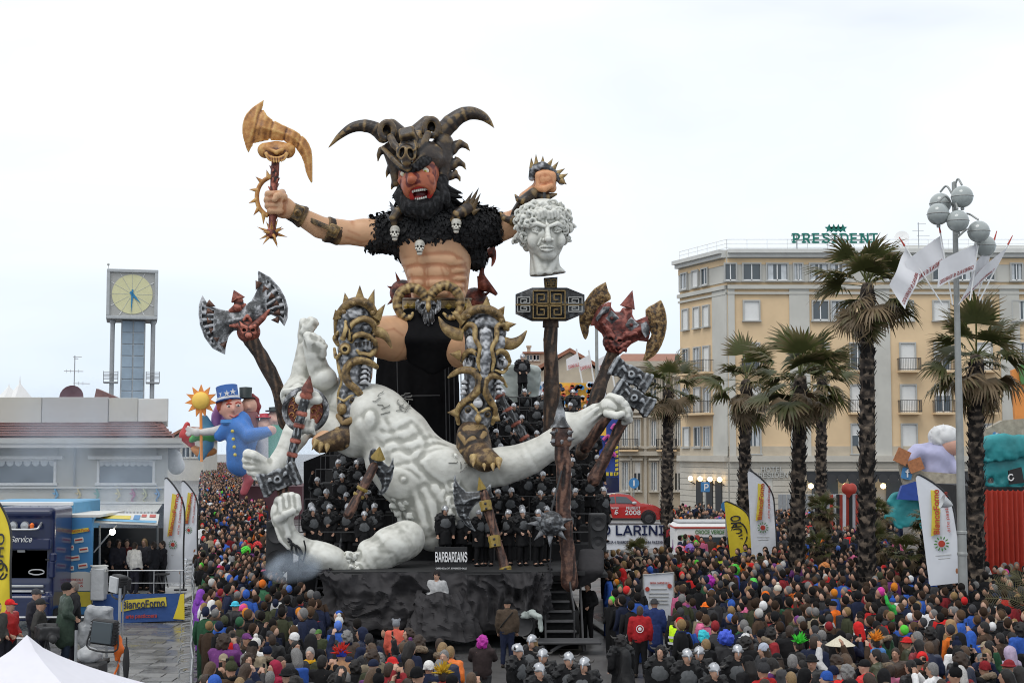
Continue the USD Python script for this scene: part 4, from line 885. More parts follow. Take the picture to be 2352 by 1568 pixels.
# ---- knee and shin armour
def greave(side):
 Y0=46.25 if side==0 else 46.0
 G=lambda x,y,d=0.0:at(x,y,Y0+d);u=pm(Y0)
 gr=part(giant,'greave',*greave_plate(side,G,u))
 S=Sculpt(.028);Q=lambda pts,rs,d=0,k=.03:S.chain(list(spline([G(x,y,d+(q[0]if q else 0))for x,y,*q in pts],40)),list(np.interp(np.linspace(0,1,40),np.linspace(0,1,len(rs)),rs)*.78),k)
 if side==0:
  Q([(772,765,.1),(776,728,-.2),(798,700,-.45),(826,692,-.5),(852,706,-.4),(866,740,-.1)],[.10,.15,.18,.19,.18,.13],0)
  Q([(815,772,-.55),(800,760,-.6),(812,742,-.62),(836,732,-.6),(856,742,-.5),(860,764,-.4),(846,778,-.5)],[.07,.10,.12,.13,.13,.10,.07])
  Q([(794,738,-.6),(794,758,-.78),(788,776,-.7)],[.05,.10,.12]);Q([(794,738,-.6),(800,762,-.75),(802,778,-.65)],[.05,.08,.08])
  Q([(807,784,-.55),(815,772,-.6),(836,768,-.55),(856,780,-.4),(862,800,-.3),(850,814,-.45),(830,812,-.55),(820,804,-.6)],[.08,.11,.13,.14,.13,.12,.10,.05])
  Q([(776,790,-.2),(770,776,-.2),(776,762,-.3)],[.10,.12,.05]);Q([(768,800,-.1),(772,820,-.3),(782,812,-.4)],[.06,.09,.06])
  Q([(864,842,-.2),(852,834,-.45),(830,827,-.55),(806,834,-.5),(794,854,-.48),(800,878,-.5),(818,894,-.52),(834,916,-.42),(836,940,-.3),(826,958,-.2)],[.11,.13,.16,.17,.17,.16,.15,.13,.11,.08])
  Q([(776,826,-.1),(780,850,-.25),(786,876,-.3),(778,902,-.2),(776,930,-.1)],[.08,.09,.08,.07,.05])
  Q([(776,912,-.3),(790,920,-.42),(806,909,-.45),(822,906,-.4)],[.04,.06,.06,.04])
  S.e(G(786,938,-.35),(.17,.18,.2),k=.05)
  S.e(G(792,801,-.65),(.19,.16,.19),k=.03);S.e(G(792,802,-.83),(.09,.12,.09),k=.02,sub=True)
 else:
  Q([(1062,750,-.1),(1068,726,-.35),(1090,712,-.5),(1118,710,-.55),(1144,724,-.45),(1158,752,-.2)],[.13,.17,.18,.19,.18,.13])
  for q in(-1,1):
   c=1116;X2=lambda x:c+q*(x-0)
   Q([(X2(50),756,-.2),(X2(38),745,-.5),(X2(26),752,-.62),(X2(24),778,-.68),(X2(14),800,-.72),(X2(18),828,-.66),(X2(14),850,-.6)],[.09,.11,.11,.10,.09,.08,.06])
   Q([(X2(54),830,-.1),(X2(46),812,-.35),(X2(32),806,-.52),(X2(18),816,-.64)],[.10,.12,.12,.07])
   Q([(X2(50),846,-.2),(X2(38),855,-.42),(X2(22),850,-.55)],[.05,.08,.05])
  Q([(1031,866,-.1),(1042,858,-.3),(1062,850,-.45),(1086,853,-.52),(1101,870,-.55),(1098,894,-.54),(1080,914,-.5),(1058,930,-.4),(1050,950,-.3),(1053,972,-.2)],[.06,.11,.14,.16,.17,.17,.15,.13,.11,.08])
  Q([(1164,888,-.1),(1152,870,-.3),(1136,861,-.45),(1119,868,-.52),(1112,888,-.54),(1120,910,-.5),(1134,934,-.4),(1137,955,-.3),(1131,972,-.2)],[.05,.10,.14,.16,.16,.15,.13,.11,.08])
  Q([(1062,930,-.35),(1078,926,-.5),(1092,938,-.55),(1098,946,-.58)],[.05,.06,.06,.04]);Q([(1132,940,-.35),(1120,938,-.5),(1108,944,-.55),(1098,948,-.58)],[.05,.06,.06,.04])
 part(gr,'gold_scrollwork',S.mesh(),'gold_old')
 sp=[((797,702),(792,672)),((826,690),(826.5,655)),((849,702),(860,664)),((864,730),(885,698)),((776,730),(770,711)),((832,928),(854,926))]if side==0 else[((1066,738),(1036,716)),((1080,718),(1075,684)),((1117,708),(1119,680)),((1146,722),(1159,703)),((1158,748),(1186,744)),((1050,948),(1028,947)),((1137,958),(1149,966)),((1055,815),(1033,812)),((1158,838),(1174,836))]
 for b,t in sp:part(gr,'spike',cone(G(*b,-.25),G(*t,-.35),.17,9),'gold_old')
 for x,y in([(790,716),(812,696),(838,696),(856,718)]if side==0 else[(1076,726),(1102,711),(1132,715),(1152,736)]):part(gr,'rivet',sphere(G(x,y,-.62),.075,1),'gold_old')
 hr=[([(856,760),(874,764),(888,776),(900,800)],[.17,.17,.11,.02])]if side==0 else[([(1064,770),(1044,766),(1022,752),(1007,727)],[.19,.20,.14,.02]),([(1156,786),(1174,790),(1194,780),(1210,759)],[.19,.19,.13,.02])]
 for p_,r_ in hr:part(gr,'horn',tube([G(x,y,-.3)for x,y in p_],r_,10,14),'gold_old')
 for x,y,r in([(810,919,.11)]if side==0 else[(1076,942,.11),(1120,951,.10)]):
  e=part(gr,'owl_eye',sphere(G(x,y,-.43),(r,.08,r),2),'gold_old');part(e,'pupil',sphere(G(x,y,-.51),(.035,.03,.035),1),'pupil')
 if side==1:part(gr,'beak',tube([G(1098,952,-.55),G(1098,962,-.7),G(1098,974,-.6)],[.05,.11,.02],8,8),'gold_old')
 else:part(gr,'eyeball',sphere(G(841,757,-.45),.19,2),'silver_old')
 tt=[(x,790+abs(x-838)*.18)for x in range(818,862,9)]if side==0 else[(1072,828),(1080,826),(1088,827),(1140,830),(1148,832),(1154,835)]
 for x,y in tt:part(gr,'fang',cone(G(x,y-6,-.5),G(x,y+6,-.55),.055,6),MATS['gold_old' if side==0 else 'silver_old'])
def greave_plate(side,G,u):
 S=Sculpt(.034)
 if side==0:
  S.e(G(818,735,.05),(.60,.55,.58),k=.1);S.e(G(812,724,-.25),(.38,.32,.30),k=.04)
  S.chain([G(818,760,.1),G(818,810,.05),G(815,870,0),G(808,950,.0)],[.60,.58,.50,.44],.2)
  S.e(G(838,792,-.3),(.30,.22,.26),k=.04);S.e(G(800,822,-.3),(.2,.2,.35),k=.04);S.e(G(805,925,-.1),(.42,.34,.45),k=.06);S.e(G(796,900,-.25),(.16,.16,.3),rot(0,10,0),k=.05)
  for k in range(4):S.chain([G(824,848+k*11,-.42),G(838,842+k*11,-.46),G(850,850+k*11,-.38)],[.03,.08,.03],.02)
 else:
  S.e(G(1114,750,.05),(.66,.55,.58),k=.1);S.e(G(1118,744,-.35),(.42,.24,.26),k=.04)
  S.chain([G(1114,775,.1),G(1112,830,.05),G(1102,890,0),G(1094,960,.0)],[.62,.60,.52,.48],.2)
  S.chain([G(1116,765,-.5),G(1116,810,-.62),G(1113,860,-.55)],[.22,.2,.14],.06)
  for q in(-1,1):S.e(G(1116+q*30,790,-.4),(.20,.2,.28),rot(0,q*25,0),k=.04);S.e(G(1115+q*35,835,-.3),(.24,.2,.18),k=.04)
  S.e(G(1094,950,-.15),(.52,.36,.46),k=.06);S.chain([G(1098,905,-.45),G(1098,925,-.5)],[.06,.16],.06)
  for q,c in((-1,1066),(1,1145)):
   for k in range(3):S.chain([G(c-8,882+k*12,-.3),G(c,876+k*12,-.38),G(c+9,880+k*12,-.36)],[.03,.07,.03],.02)
 return S.mesh(lambda p:(meshkit.fbm(p*5,3,6)-.5)*.05),'silver_plate',True,None,True
_gp=greave_plate
def greave_plate(side,G,u):
 m,mt,*_=_gp(side,G,u);return m,mt
greave(0);greave(1)
# boots with claws
S=Sculpt(.036)
F0=lambda x,y,d=0.0:at(x,y,45.9+d)
S.chain([F0(808,962,.4),F0(815,990,.4)],[.46,.50],.1);S.e(F0(838,990,.5),(.36,.4,.30),k=.1);S.chain([F0(815,992,.3),F0(780,1008,0),F0(738,1020,-.1)],[.46,.36,.27],.12)
S.chain([F0(778,955,.1),F0(792,972,-.05),F0(808,966,-.15),F0(822,974,-.1),F0(836,958,.05)],[.10,.13,.13,.13,.1],.05);S.chain([F0(775,985,-.1),F0(790,1000,-.2),F0(796,1022,-.15)],[.07,.07,.07],.04)
S.e(F0(808,948,.3),(.32,.3,.2),k=.04,sub=True)
part(giant,'boot',S.mesh(),'brown_leather')
for b,t in(((728,1012),(716,1034)),((738,1018),(733,1042)),((752,1022),(750,1040))):part(giant,'claw',cone(F0(*b,-.28),F0(*t,-.45),.12,7),'gold_old')
S=Sculpt(.036)
F1=lambda x,y,d=0.0:at(x,y,45.4+d)
S.chain([F1(1086,1000,.4),F1(1088,1020,.35)],[.50,.52],.1);S.chain([F1(1088,1020,.35),F1(1098,1042,-.1),F1(1114,1055,-.5)],[.5,.45,.38],.12);S.e(F1(1116,1058,-.6),(.48,.35,.27),k=.1)
S.chain([F1(1058,998,.1),F1(1074,1018,-.15),F1(1086,1010,-.22),F1(1098,1018,-.2),F1(1112,996,.0)],[.10,.13,.13,.13,.1],.05);S.chain([F1(1060,1036,0),F1(1082,1028,-.35),F1(1112,1034,-.3)],[.07,.07,.07],.04)
S.e(F1(1086,988,.3),(.34,.32,.2),k=.04,sub=True)
part(giant,'boot',S.mesh(),'brown_leather')
for b,t in(((1088,1048),(1087,1073)),((1111,1056),(1113,1080)),((1131,1060),(1133,1082)),((1144,1056),(1147,1078))):part(giant,'claw',cone(F1(*b,-.75),F1(*t,-1.05),.14,8),'gold_old')
# weapons and spikes worn on the back
for c,tips,Yb in(((925,672),[(908,624),(889,657),(915,650),(889,700),(900,690)],50.6),((1090,690),[(1126,670),(1128,709),(1108,652),(1112,715),(1118,655),(1125,688)],50.6)):
 bk=part(giant,'back_mace',sphere(at(*c,Yb),.45,2),'rust_red')
 for x,y in tips:part(bk,'spike',cone(at(c[0]*.8+x*.2,c[1]*.8+y*.2,Yb),at(x,y,Yb-.2),.16,4),'rust_red')
part(giant,'back_blade',blade([(1098,640),(1104,610),(1112,585),(1122,570),(1134,563),(1140,580),(1138,600),(1128,614),(1129,595),(1124,592),(1116,606),(1112,625),(1116,640)],50.4,.02,.45,.10,.035),'rust_red')
part(giant,'back_blade',px_plate([(1096,636),(1114,634),(1143,674),(1138,678),(1128,672),(1098,664)],50.2,.45),'rust_red')
# the broken marble statue lying across the float
SY=45.6
A_=lambda x,y,d=0.0:at(x,y,SY+d)
us=pm(SY)
statue=thing('fallen_statue','giant broken white marble statue of a headless man sprawled upside down across the float','statue',(A_(980,1310)[0],SY,2.1))
S=Sculpt(.05)
# torso from the hips (upper left) to the torn neck (lower right)
S.e(A_(880,950,.9),(66*us,.95,58*us),rot(0,30,0),k=.4)
S.e(A_(916,1008,.5),(76*us,.9,76*us),rot(0,-40,0),k=.4)
S.e(A_(965,1075,.3),(82*us,.95,88*us),rot(0,-40,0),k=.4)
S.e(A_(896,1062,.35),(56*us,.8,58*us),rot(0,-40,0),k=.4);S.e(A_(925,1110,.3),(50*us,.75,50*us),k=.4)
S.e(A_(1040,1085,.4),(75*us,.85,62*us),rot(0,10,0),k=.4)
S.e(A_(1000,1140,.4),(80*us,.85,78*us),k=.4)
S.chain([A_(985,1165,.3),A_(990,1200,.2),A_(996,1222,.2)],[62*us,52*us,44*us],.3)
S.e(A_(1048,1160,.4),(60*us,.75,50*us),k=.3)
_b=Sculpt(.10);_b.p=list(S.p);_bm=_b.mesh()[0];_bp2=cKDTree(px_of(_bm))
def base_y(x,y):
 i=_bp2.query_ball_point((x,y),9);i=i if len(i)else[_bp2.query((x,y))[1]]
 return _bm[i,1].min()
 # belly, ribs and chest muscles
ax_=nrm(A_(1050,1110)-A_(900,960));
def bump(x,y,a,b,ang,d=.09,th=.2,k=.07):S.e(at(x,y,base_y(x,y)+th-d),(a*us,th,b*us),rot(0,ang,0),k=k)
for L in([(885,962),(906,1000),(926,1024),(951,1052),(966,1072)],[(866,984),(893,990),(922,979),(944,966)],[(880,1016),(900,1008),(935,1008),(966,990)],[(884,1042),(912,1030),(940,1034),(975,1018)],[(860,1000),(880,1030),(896,1066),(925,1064),(948,1058)],[(950,962),(970,985),(984,1016),(972,1036),(955,1056)],[(892,1082),(906,1070),(938,1078),(962,1096)],[(955,1066),(990,1096),(1022,1122)],[(962,1052),(988,1034),(1026,1032),(1062,1050)],[(984,1018),(1006,1012),(1028,1016)],[(978,1000),(1000,996),(1016,1000)],[(896,1064),(890,1050),(878,1036)],[(900,1076),(892,1066),(884,1052)]):
 S.chain([at(x,y,base_y(x,y)-.05)for x,y in spline(np.array(L,float),9)],[.04]+[.065]*7+[.04],.16,True)
bump(925,1104,44,42,0,.12,.34,.25);bump(1022,1068,48,36,25,.12,.34,.25)
for x,y in((926,1100),(1048,1045)):S.e(at(x,y,base_y(x,y)-.13),.06,k=.04)
S.e(at(905,1012,base_y(905,1012)-.05),.07,k=.05,sub=True)
for L in([(955,1130),(968,1165),(978,1205)],[(975,1125),(992,1160),(1003,1210)],[(1000,1120),(1020,1150),(1032,1190)],[(1030,1120),(1045,1150),(1050,1180)]):S.chain([at(x,y,base_y(x,y)+.06)for x,y in L],[.06,.095,.07],.20)
r_=np.random.default_rng(5)
for k in range(22):x,y=r_.uniform(1010,1064),r_.uniform(1110,1196);S.b(at(x,y,base_y(x,y)+r_.uniform(.0,.14)),r_.uniform(.08,.22,3),rot(*r_.uniform(0,90,3)),rd=.03,k=.03)
for k in range(20):x,y=r_.uniform(895,945),r_.uniform(1140,1205);x=max(x,895+(y-1140)*.5);S.b(at(x,y,base_y(x,y)+r_.uniform(-.02,.15)),r_.uniform(.06,.16,3),rot(*r_.uniform(0,90,3)),rd=.02,k=.02)
# hips, genitals, thighs and legs
S.e(A_(845,945,.4),(.55,.6,.6),k=.3)
S.e(A_(850,960,-.15),(.16,.25,.22),k=.08);S.e(A_(838,970,-.05),(.22,.22,.2),k=.1)
S.chain([A_(850,935,.9),A_(800,925,1.3),A_(762,905,1.6)],[.72,.66,.52],.3)
S.chain([A_(762,905,1.6),A_(742,875,1.2),A_(730,840,.9)],[.5,.36,.28],.2)
S.chain([A_(730,845,.9),A_(722,812,.75),A_(716,785,.7)],[.30,.32,.28],.15)
for i,(x,y,r)in enumerate(((707,766,.135),(720,766,.10),(731,772,.10),(740,780,.09),(747,790,.085))):
 S.chain([A_(717+i*6,805+i*2,.6),A_((x+717+i*6)/2,(y+805)/2,.42),A_(x,y+5,.5)],[.14,r,r*1.1],.05)
S.e(A_(745,868,.9),(.4,.42,.36),k=.15)
S.chain([A_(858,985,.3),A_(815,1010,.7),A_(700,955,.8)],[.62,.56,.46],.3)
S.chain([A_(700,955,.8),A_(678,1000,.4),A_(648,1050,.1)],[.44,.42,.28],.2)
S.chain([A_(648,1055,.1),A_(622,1080,-.1),A_(590,1062,-.2)],[.32,.30,.24],.15)
S.e(A_(652,1085,.15),(.34,.36,.3),k=.12)
for i,(x,y,r)in enumerate(((566,1042,.15),(560,1056,.105),(562,1070,.10),(570,1084,.09),(582,1096,.08))):
 S.chain([A_(603,1058+i*9,-.25),A_((x+600)/2,y+3,-.38),A_(x+3,y,-.3)],[.15,r,r*1.08],.05)
 # arm stretched to the right with its clenched fist
S.chain([A_(1095,1078,.5),A_(1150,1075,.3),A_(1215,1052,.1),A_(1275,1018,0)],[.62,.56,.52,.40],.25)
S.e(A_(1165,1060,.1),(.75,.45,.42),rot(0,12,0),k=.2)
S.chain([A_(1275,1018,0),A_(1318,985,-.1),A_(1368,945,-.3)],[.40,.43,.25],.25);S.e(A_(1310,975,-.15),(.55,.35,.32),rot(0,35,0),k=.2)
S.e(A_(1405,932,-.4),(.38,.36,.32),rot(0,-15,0),k=.15)
for i,(x,y)in enumerate(((1424,918),(1434,928),(1440,941),(1440,954))):
 S.chain([A_(x-22,y-6+i,-.45),A_(x,y,-.72),A_(x+6,y+10,-.55),A_(x-6,y+16,-.4)],[.14,.135,.12,.10],.04)
S.chain([A_(1395,948,-.65),A_(1415,955,-.85),A_(1428,950,-.85)],[.14,.12,.10],.05)
for L in([(1290,1005),(1330,970),(1372,938)],[(1300,1012),(1345,975),(1380,950)]):S.chain([A_(x,y,-.42 if i<2 else-.55)for i,(x,y)in enumerate(L)],[.05,.06,.04],.06)
marb=S.mesh(lambda p:(meshkit.fbm(p*2.2,3,3)-.5)*.02)
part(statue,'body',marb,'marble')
# cracks painted across hip and shoulder as thin carved grooves
plain('crack_grey',(.22,.22,.20),.8)
def surf_y(x,y):
 import functools
 P=px_of(marb[0]);d=np.hypot(P[:,0]-x,P[:,1]-y);i=np.argsort(d)[:40];return marb[0][i,1].min()
tr=[]
_P=px_of(marb[0]);_front=cKDTree(_P)
def on_surf(x,y):
 i=_front.query_ball_point((x,y),5);i=i if len(i)else[_front.query((x,y))[1]]
 return at(x,y,marb[0][i,1].min()-.004)
for k in range(26):
 x,y=(r_.uniform(860,935),r_.uniform(908,950))if k<16 else(r_.uniform(1045,1110),r_.uniform(1045,1085));a=r_.uniform(0,6.28);L=[(x,y)]
 for j in range(4):a+=r_.normal(0,.6);L.append((L[-1][0]+6*math.cos(a),L[-1][1]+4*math.sin(a)))
 tr.append(tube([on_surf(*q)for q in L],.014,4))
part(statue,'cracks',tr,'crack_grey',kind='stuff')
# broken-off left arm: two pieces with the raised fist
S=Sculpt(.042)
Aq=lambda x,y,d=0.0:at(x,y,44.2+d)
ua=pm(44.2)
S.chain([Aq(932,1238,.2),Aq(890,1262,0),Aq(850,1286,-.2),Aq(818,1306,-.3)],[44*ua,40*ua,34*ua,27*ua],.2)
S.e(Aq(905,1246,-.1),(42*ua,.5,26*ua),rot(0,28,0),k=.35);S.e(Aq(862,1268,-.15),(38*ua,.42,18*ua),rot(0,30,0),k=.3)
for k in range(26):x,y=r_.uniform(800,826),r_.uniform(1272,1318);S.b(Aq(x,y,-.55+r_.uniform(-.1,.25)),r_.uniform(.05,.13,3),rot(*r_.uniform(0,90,3)),rd=.015,k=.02)
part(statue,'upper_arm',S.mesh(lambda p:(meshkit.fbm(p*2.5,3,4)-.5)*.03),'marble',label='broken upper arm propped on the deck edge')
S=Sculpt(.036)
S.chain([Aq(795,1302,-.4),Aq(762,1288,-.5),Aq(720,1270,-.6),Aq(682,1248,-.7)],[24*ua,31*ua,29*ua,18*ua],.2)
S.e(Aq(752,1276,-.65),(36*ua,.4,20*ua),rot(0,22,0),k=.3)
S.chain([Aq(682,1248,-.7),Aq(660,1225,-.75),Aq(650,1198,-.8)],[19*ua,21*ua,22*ua],.15)
S.e(Aq(648,1178,-.8),(.34,.30,.42),k=.12)
for i,(x,y)in enumerate(((640,1146),(652,1138),(664,1136),(675,1140))):
 S.chain([Aq(640+i*9,1180,-.75),Aq(x,y+4,-.75),Aq(x+6,y+2,-1.08),Aq(x+9,y+26,-1.15),Aq(x+4,y+34,-1.0)],[.15,.14,.125,.115,.10],.045)
S.chain([Aq(640,1190,-1.0),Aq(655,1180,-1.2),Aq(672,1172,-1.2),Aq(680,1178,-1.1)],[.15,.13,.12,.09],.05)
S.chain([Aq(636,1215,-.95),Aq(645,1240,-.95),Aq(662,1258,-.9)],[.06,.07,.05],.08);S.chain([Aq(655,1205,-1.0),Aq(662,1228,-1.0)],[.05,.05],.08)
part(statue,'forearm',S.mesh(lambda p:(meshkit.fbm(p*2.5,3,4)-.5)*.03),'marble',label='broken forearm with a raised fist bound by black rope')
plain('black_rope',(.012,.012,.013),.8)
rp=[]
for(x,y,t)in((676,1252,40),(684,1256,55),(668,1244,25)):
 c=Aq(x,y,-.72);n=rot(0,-t,0);w=np.linspace(0,2*np.pi,22);rp.append(tube([c+n@V3(.06*math.sin(3*a),.30*math.sin(a),.31*math.cos(a))for a in w],.035,5))
for L in([(672,1262),(664,1300),(640,1330)],[(690,1262),(686,1300),(684,1345)],[(698,1240),(702,1262),(696,1290)]):rp.append(tube([Aq(x,y,-1.05)for x,y in L],.025,5,10))
part(statue,'rope',rp,'black_rope',kind='stuff')
# rock support with carved locks behind the legs
S=Sculpt(.06)
S.chain([A_(702,745,1.6),A_(700,800,1.6),A_(690,860,1.5),A_(680,920,1.5)],[.22,.26,.3,.45],.15)
for k in range(30):x,y=r_.uniform(688,716),r_.uniform(742,862);S.b(A_(x,y,1.45),r_.uniform(.06,.18,3),rot(*r_.uniform(0,90,3)),rd=.02,k=.03)
S.e(A_(688,905,1.2),(.6,.5,.5),k=.2)
for k in range(16):S.chain([A_(650+k*4,880+abs(k-9)*3,.75),A_(652+k*4,896,.62),A_(648+k*4,912-(k%3)*4,.75)],[.05,.09,.03],.03)
part(statue,'rock_support',S.mesh(lambda p:(meshkit.fbm(p*4,3,4)-.5)*.1),'marble')
# the severed marble head hanging from the giant's fist (a plain classical head)
HY_=46.8
Hh=lambda x,y,d=0.0:at(x,y,HY_+d)
uh=pm(HY_)
mh=thing('marble_head','severed white marble head with curly hair hanging from the raised fist','statue head',(Hh(1248,630)[0],HY_,Hh(1248,632)[2]))
S=Sculpt(.026)
S.e(Hh(1250,528,.15),(49*uh,.78,58*uh),k=.1);S.e(Hh(1253,560,-.02),(40*uh,.58,38*uh),k=.2)
S.e(Hh(1258,586,-.32),(17*uh,.22,11*uh),k=.15)
S.chain([Hh(1250,585,.2),Hh(1252,625,.2)],[.45,.50],.12);S.e(Hh(1285,622,.2),(.22,.3,.10),rot(0,20,0),k=.12)
S.b(Hh(1250,667,.2),(1.2,1.2,.5),rot(0,-6,0),rd=.02,k=.02,sub=True)
S.chain([Hh(1233,590,-.12),Hh(1240,624,-.2)],[.10,.12],.08);S.chain([Hh(1275,590,-.08),Hh(1262,624,-.22)],[.09,.10],.08)
S.chain([Hh(1216,520,-.42),Hh(1234,514,-.62),Hh(1250,519,-.68)],[.07,.09,.05],.06);S.chain([Hh(1264,519,-.68),Hh(1280,514,-.60),Hh(1294,521,-.40)],[.05,.09,.06],.06)
for x in(1233,1279):S.e(Hh(x,527,-.64),(.17,.13,.10),k=.05,sub=True);S.e(Hh(x,528,-.47),(.12,.12,.085),k=.02);S.e(Hh(x+2,528,-.595),.028,k=.01,sub=True)
for x in(1233,1279):S.chain([Hh(x-11,526,-.50),Hh(x,522,-.60),Hh(x+11,527,-.50)],[.02,.03,.02],.02);S.chain([Hh(x-10,530,-.50),Hh(x,534,-.585),Hh(x+10,530,-.50)],[.018,.024,.018],.02)
S.chain([Hh(1257,517,-.62),Hh(1258,535,-.74),Hh(1259,549,-.86)],[.07,.075,.11],.05);S.e(Hh(1250,551,-.70),(.07,.09,.065),k=.03);S.e(Hh(1268,551,-.70),(.07,.09,.065),k=.03)
S.chain([Hh(1240,568,-.58),Hh(1252,565,-.69),Hh(1257,566,-.70),Hh(1262,565,-.69),Hh(1272,568,-.58)],[.03,.05,.045,.05,.03],.03)
S.chain([Hh(1243,572,-.58),Hh(1257,575,-.68),Hh(1270,572,-.58)],[.035,.06,.035],.03);S.c(Hh(1240,570,-.62),Hh(1273,570,-.62),.014,.014,.02,sub=True)
S.e(Hh(1225,552,-.36),(.18,.16,.22),k=.12);S.e(Hh(1288,552,-.34),(.15,.16,.22),k=.12)
S.chain([Hh(1243,548,-.6),Hh(1236,562,-.56)],[.015,.02],.04,);S.chain([Hh(1255,505,-.62),Hh(1256,515,-.66)],[.02,.02],.03)
for x,s_ in((1207,1),(1300,-1)):S.e(Hh(x,536,.05),(.09,.16,.20),rot(0,s_*8,0),k=.03);S.e(Hh(x-s_*2,536,-.06),(.04,.1,.12),k=.02,sub=True)
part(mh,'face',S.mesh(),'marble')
S=Sculpt(.026);r_=np.random.default_rng(21)
S.e(Hh(1248,500,.25),(60*uh,.82,44*uh),k=.1);S.e(Hh(1210,545,.35),(14*uh,.4,34*uh),k=.1);S.e(Hh(1296,540,.35),(12*uh,.4,24*uh),k=.1);S.e(Hh(1255,545,-.45),(44*uh,.75,44*uh),k=.05,sub=True)
for k in range(112):
 if k<84:a=r_.uniform(-1.9,1.9);rr=r_.uniform(.15,1.0);x,y,d=1247+62*math.sin(a)*rr**.5,500-42*math.cos(a)*rr**.6+6,0
 else:x=r_.choice([1188,1196,1204,1308,1304,1300])+r_.uniform(-5,5);y=r_.uniform(505,575 if x<1250 else 550)
 q=1-((x-1248)/66.0)**2-((y-512)/62.0)**2;d=.25-.84*math.sqrt(max(q,.02));s_=r_.uniform(.085,.14);t0=r_.uniform(0,6.28);sg_=r_.choice([-1,1])
 c=Hh(x,y,d);L=[]
 for j in range(10):w=t0+sg_*j*.75;R_=s_*(1.05-j*.075);L.append(c+V3(R_*math.cos(w),-.10+.012*j-.04*math.sin(w),R_*math.sin(w)))
 S.chain(L,list(np.linspace(.046,.026,10)),.02)
for k in range(14):x=1207+k*6.8;y=492+3*math.sin(k*1.9)-.006*(x-1252)**2*-.6;c=Hh(x,y,-.62+.0002*(x-1252)**2);S.chain([c+V3(-.08,.05,.12),c+V3(.05,-.06,.06),c+V3(.08,-.04,-.08),c+V3(0,.0,-.12)],[.06,.08,.07,.03],.015)
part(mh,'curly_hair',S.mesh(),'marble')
part(mh,'hanging_chain',[tube([Hh(1250+1.5*(i%2),442+i*4,.1),Hh(1250,446+i*4,.1)],.05,6)for i in range(4)],'dark_iron')
# giant weapons standing, held or stuck in the statue
def weapon(name,label,c,cat):return thing(name,label,cat,c)
def shaft(parent,pts,r,m='dark_wood',name='shaft',n=24,rough=.12,seed=1):
 """rough-hewn wooden pole"""
 S=Sculpt(min(.05,np.min(r)*.22));pp=spline(pts,n);rr=np.interp(np.linspace(0,1,n),np.linspace(0,1,len(np.atleast_1d(r))),np.atleast_1d(r));S.chain(list(pp),list(rr),.04)
 k=1.0/np.mean(rr);ax=nrm(np.asarray(pts[-1])-pts[0])
 def disp(p):t=p@ax;q=p-np.outer(t,ax);return(meshkit.noise(q*2.2*k+np.outer(t,[.3*k]*3),seed)-.5)*rough*np.mean(rr)*3
 return part(parent,name,S.mesh(disp),m)
 # -- axe in the giant's hand
Ax=lambda x,y,d=0.0:at(x,y,47.6+d)
w1=weapon('bronze_axe','coppery single bladed battle axe with spiked hand guard raised in the giant\'s fist',Ax(626,545),'axe')
ol=[(607,229),(585,243),(566,261),(558,280),(556,302),(560,323),(570,352),(576,341),(586,330),(598,325.5),(612,323),(636,323),(654,326),(668,332),(682,345),(695,366),(704,400),(717,423),(718.5,395),(718,372),(714.6,341),(700,316),(673,298),(648,286),(617,269),(611,261),(604,247)]
def rel(g,d):
 q=np.array([Ax(x,y)[[0,2]]for x,y in((600,326),(613,266),(668,330),(676,300))]);out=np.zeros(len(g))
 for a,b in((q[0],q[1]),(q[2],q[3])):
  e=b-a;t=np.clip(((g-a)@e)/(e@e),0,1);dd=np.linalg.norm(g-a-t[:,None]*e,axis=1);out+=.05*np.exp(-(dd/.10)**2)-.03*np.exp(-((dd-.25)/.05)**2)
 return out+.02*(meshkit.noise(np.c_[g*6,g[:,:1]*0],4)-.5)
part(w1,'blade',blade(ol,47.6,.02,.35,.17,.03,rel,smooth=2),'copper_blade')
S=Sculpt(.028)
w=np.linspace(math.radians(200),math.radians(-20),12);S.chain([Ax(635+28*math.cos(a),345-16*math.sin(a)*.4+14*(1-abs(math.cos(a))),-.1)for a in w],[.22]*12,.06)
S.e(Ax(635,340,-.02),(.42,.22,.22),k=.08)
for k in range(11):a=math.radians(195+k*15);S.chain([Ax(635+24*math.cos(a),350-14*math.sin(a),-.28),Ax(635+22*math.cos(a),360-14*math.sin(a),-.34)],[.07,.02],.02)
S.chain([Ax(618,343,-.25),Ax(635,350,-.32),Ax(652,343,-.25)],[.06,.08,.06],.03)
part(w1,'jaw_ornament',S.mesh(),'copper_blade')
S=Sculpt(.03);pts=[Ax(633,370),Ax(631,400),Ax(629,430),Ax(628,470),Ax(626,500),Ax(625,528)];S.chain(pts,[.13,.14,.12,.12,.12,.12],.03)
r_=np.random.default_rng(3)
for k in range(34):
 y=r_.uniform(372,520)
 if 438<y<492:continue
 a=r_.uniform(0,6.28);c=Ax(631-(y-372)*.04,y);S.chain([c+V3(.09*math.cos(a),.09*math.sin(a),0),c+V3(.2*math.cos(a),.2*math.sin(a),.10)],[.06,.015],.02)
part(w1,'haft',S.mesh(),'rust_red')
gd=[Ax(623,405),Ax(605,416),Ax(594,432),Ax(590,453),Ax(594,474),Ax(604,488),Ax(616,496)]
part(w1,'hand_guard',tube(gd,.075,8,30),'copper_blade')
for b,t in(((617,408),(612,390)),((602,418),(587,406)),((593,437),(572,435)),((590,458),(571,467)),((595,477),(582,495)),((606,490),(605,516))):part(w1,'guard_spike',cone(Ax(*b),Ax(*t),.095,5),'copper_blade')
pb=part(w1,'pommel',sphere(Ax(625,535),.20,2),'rust_red')
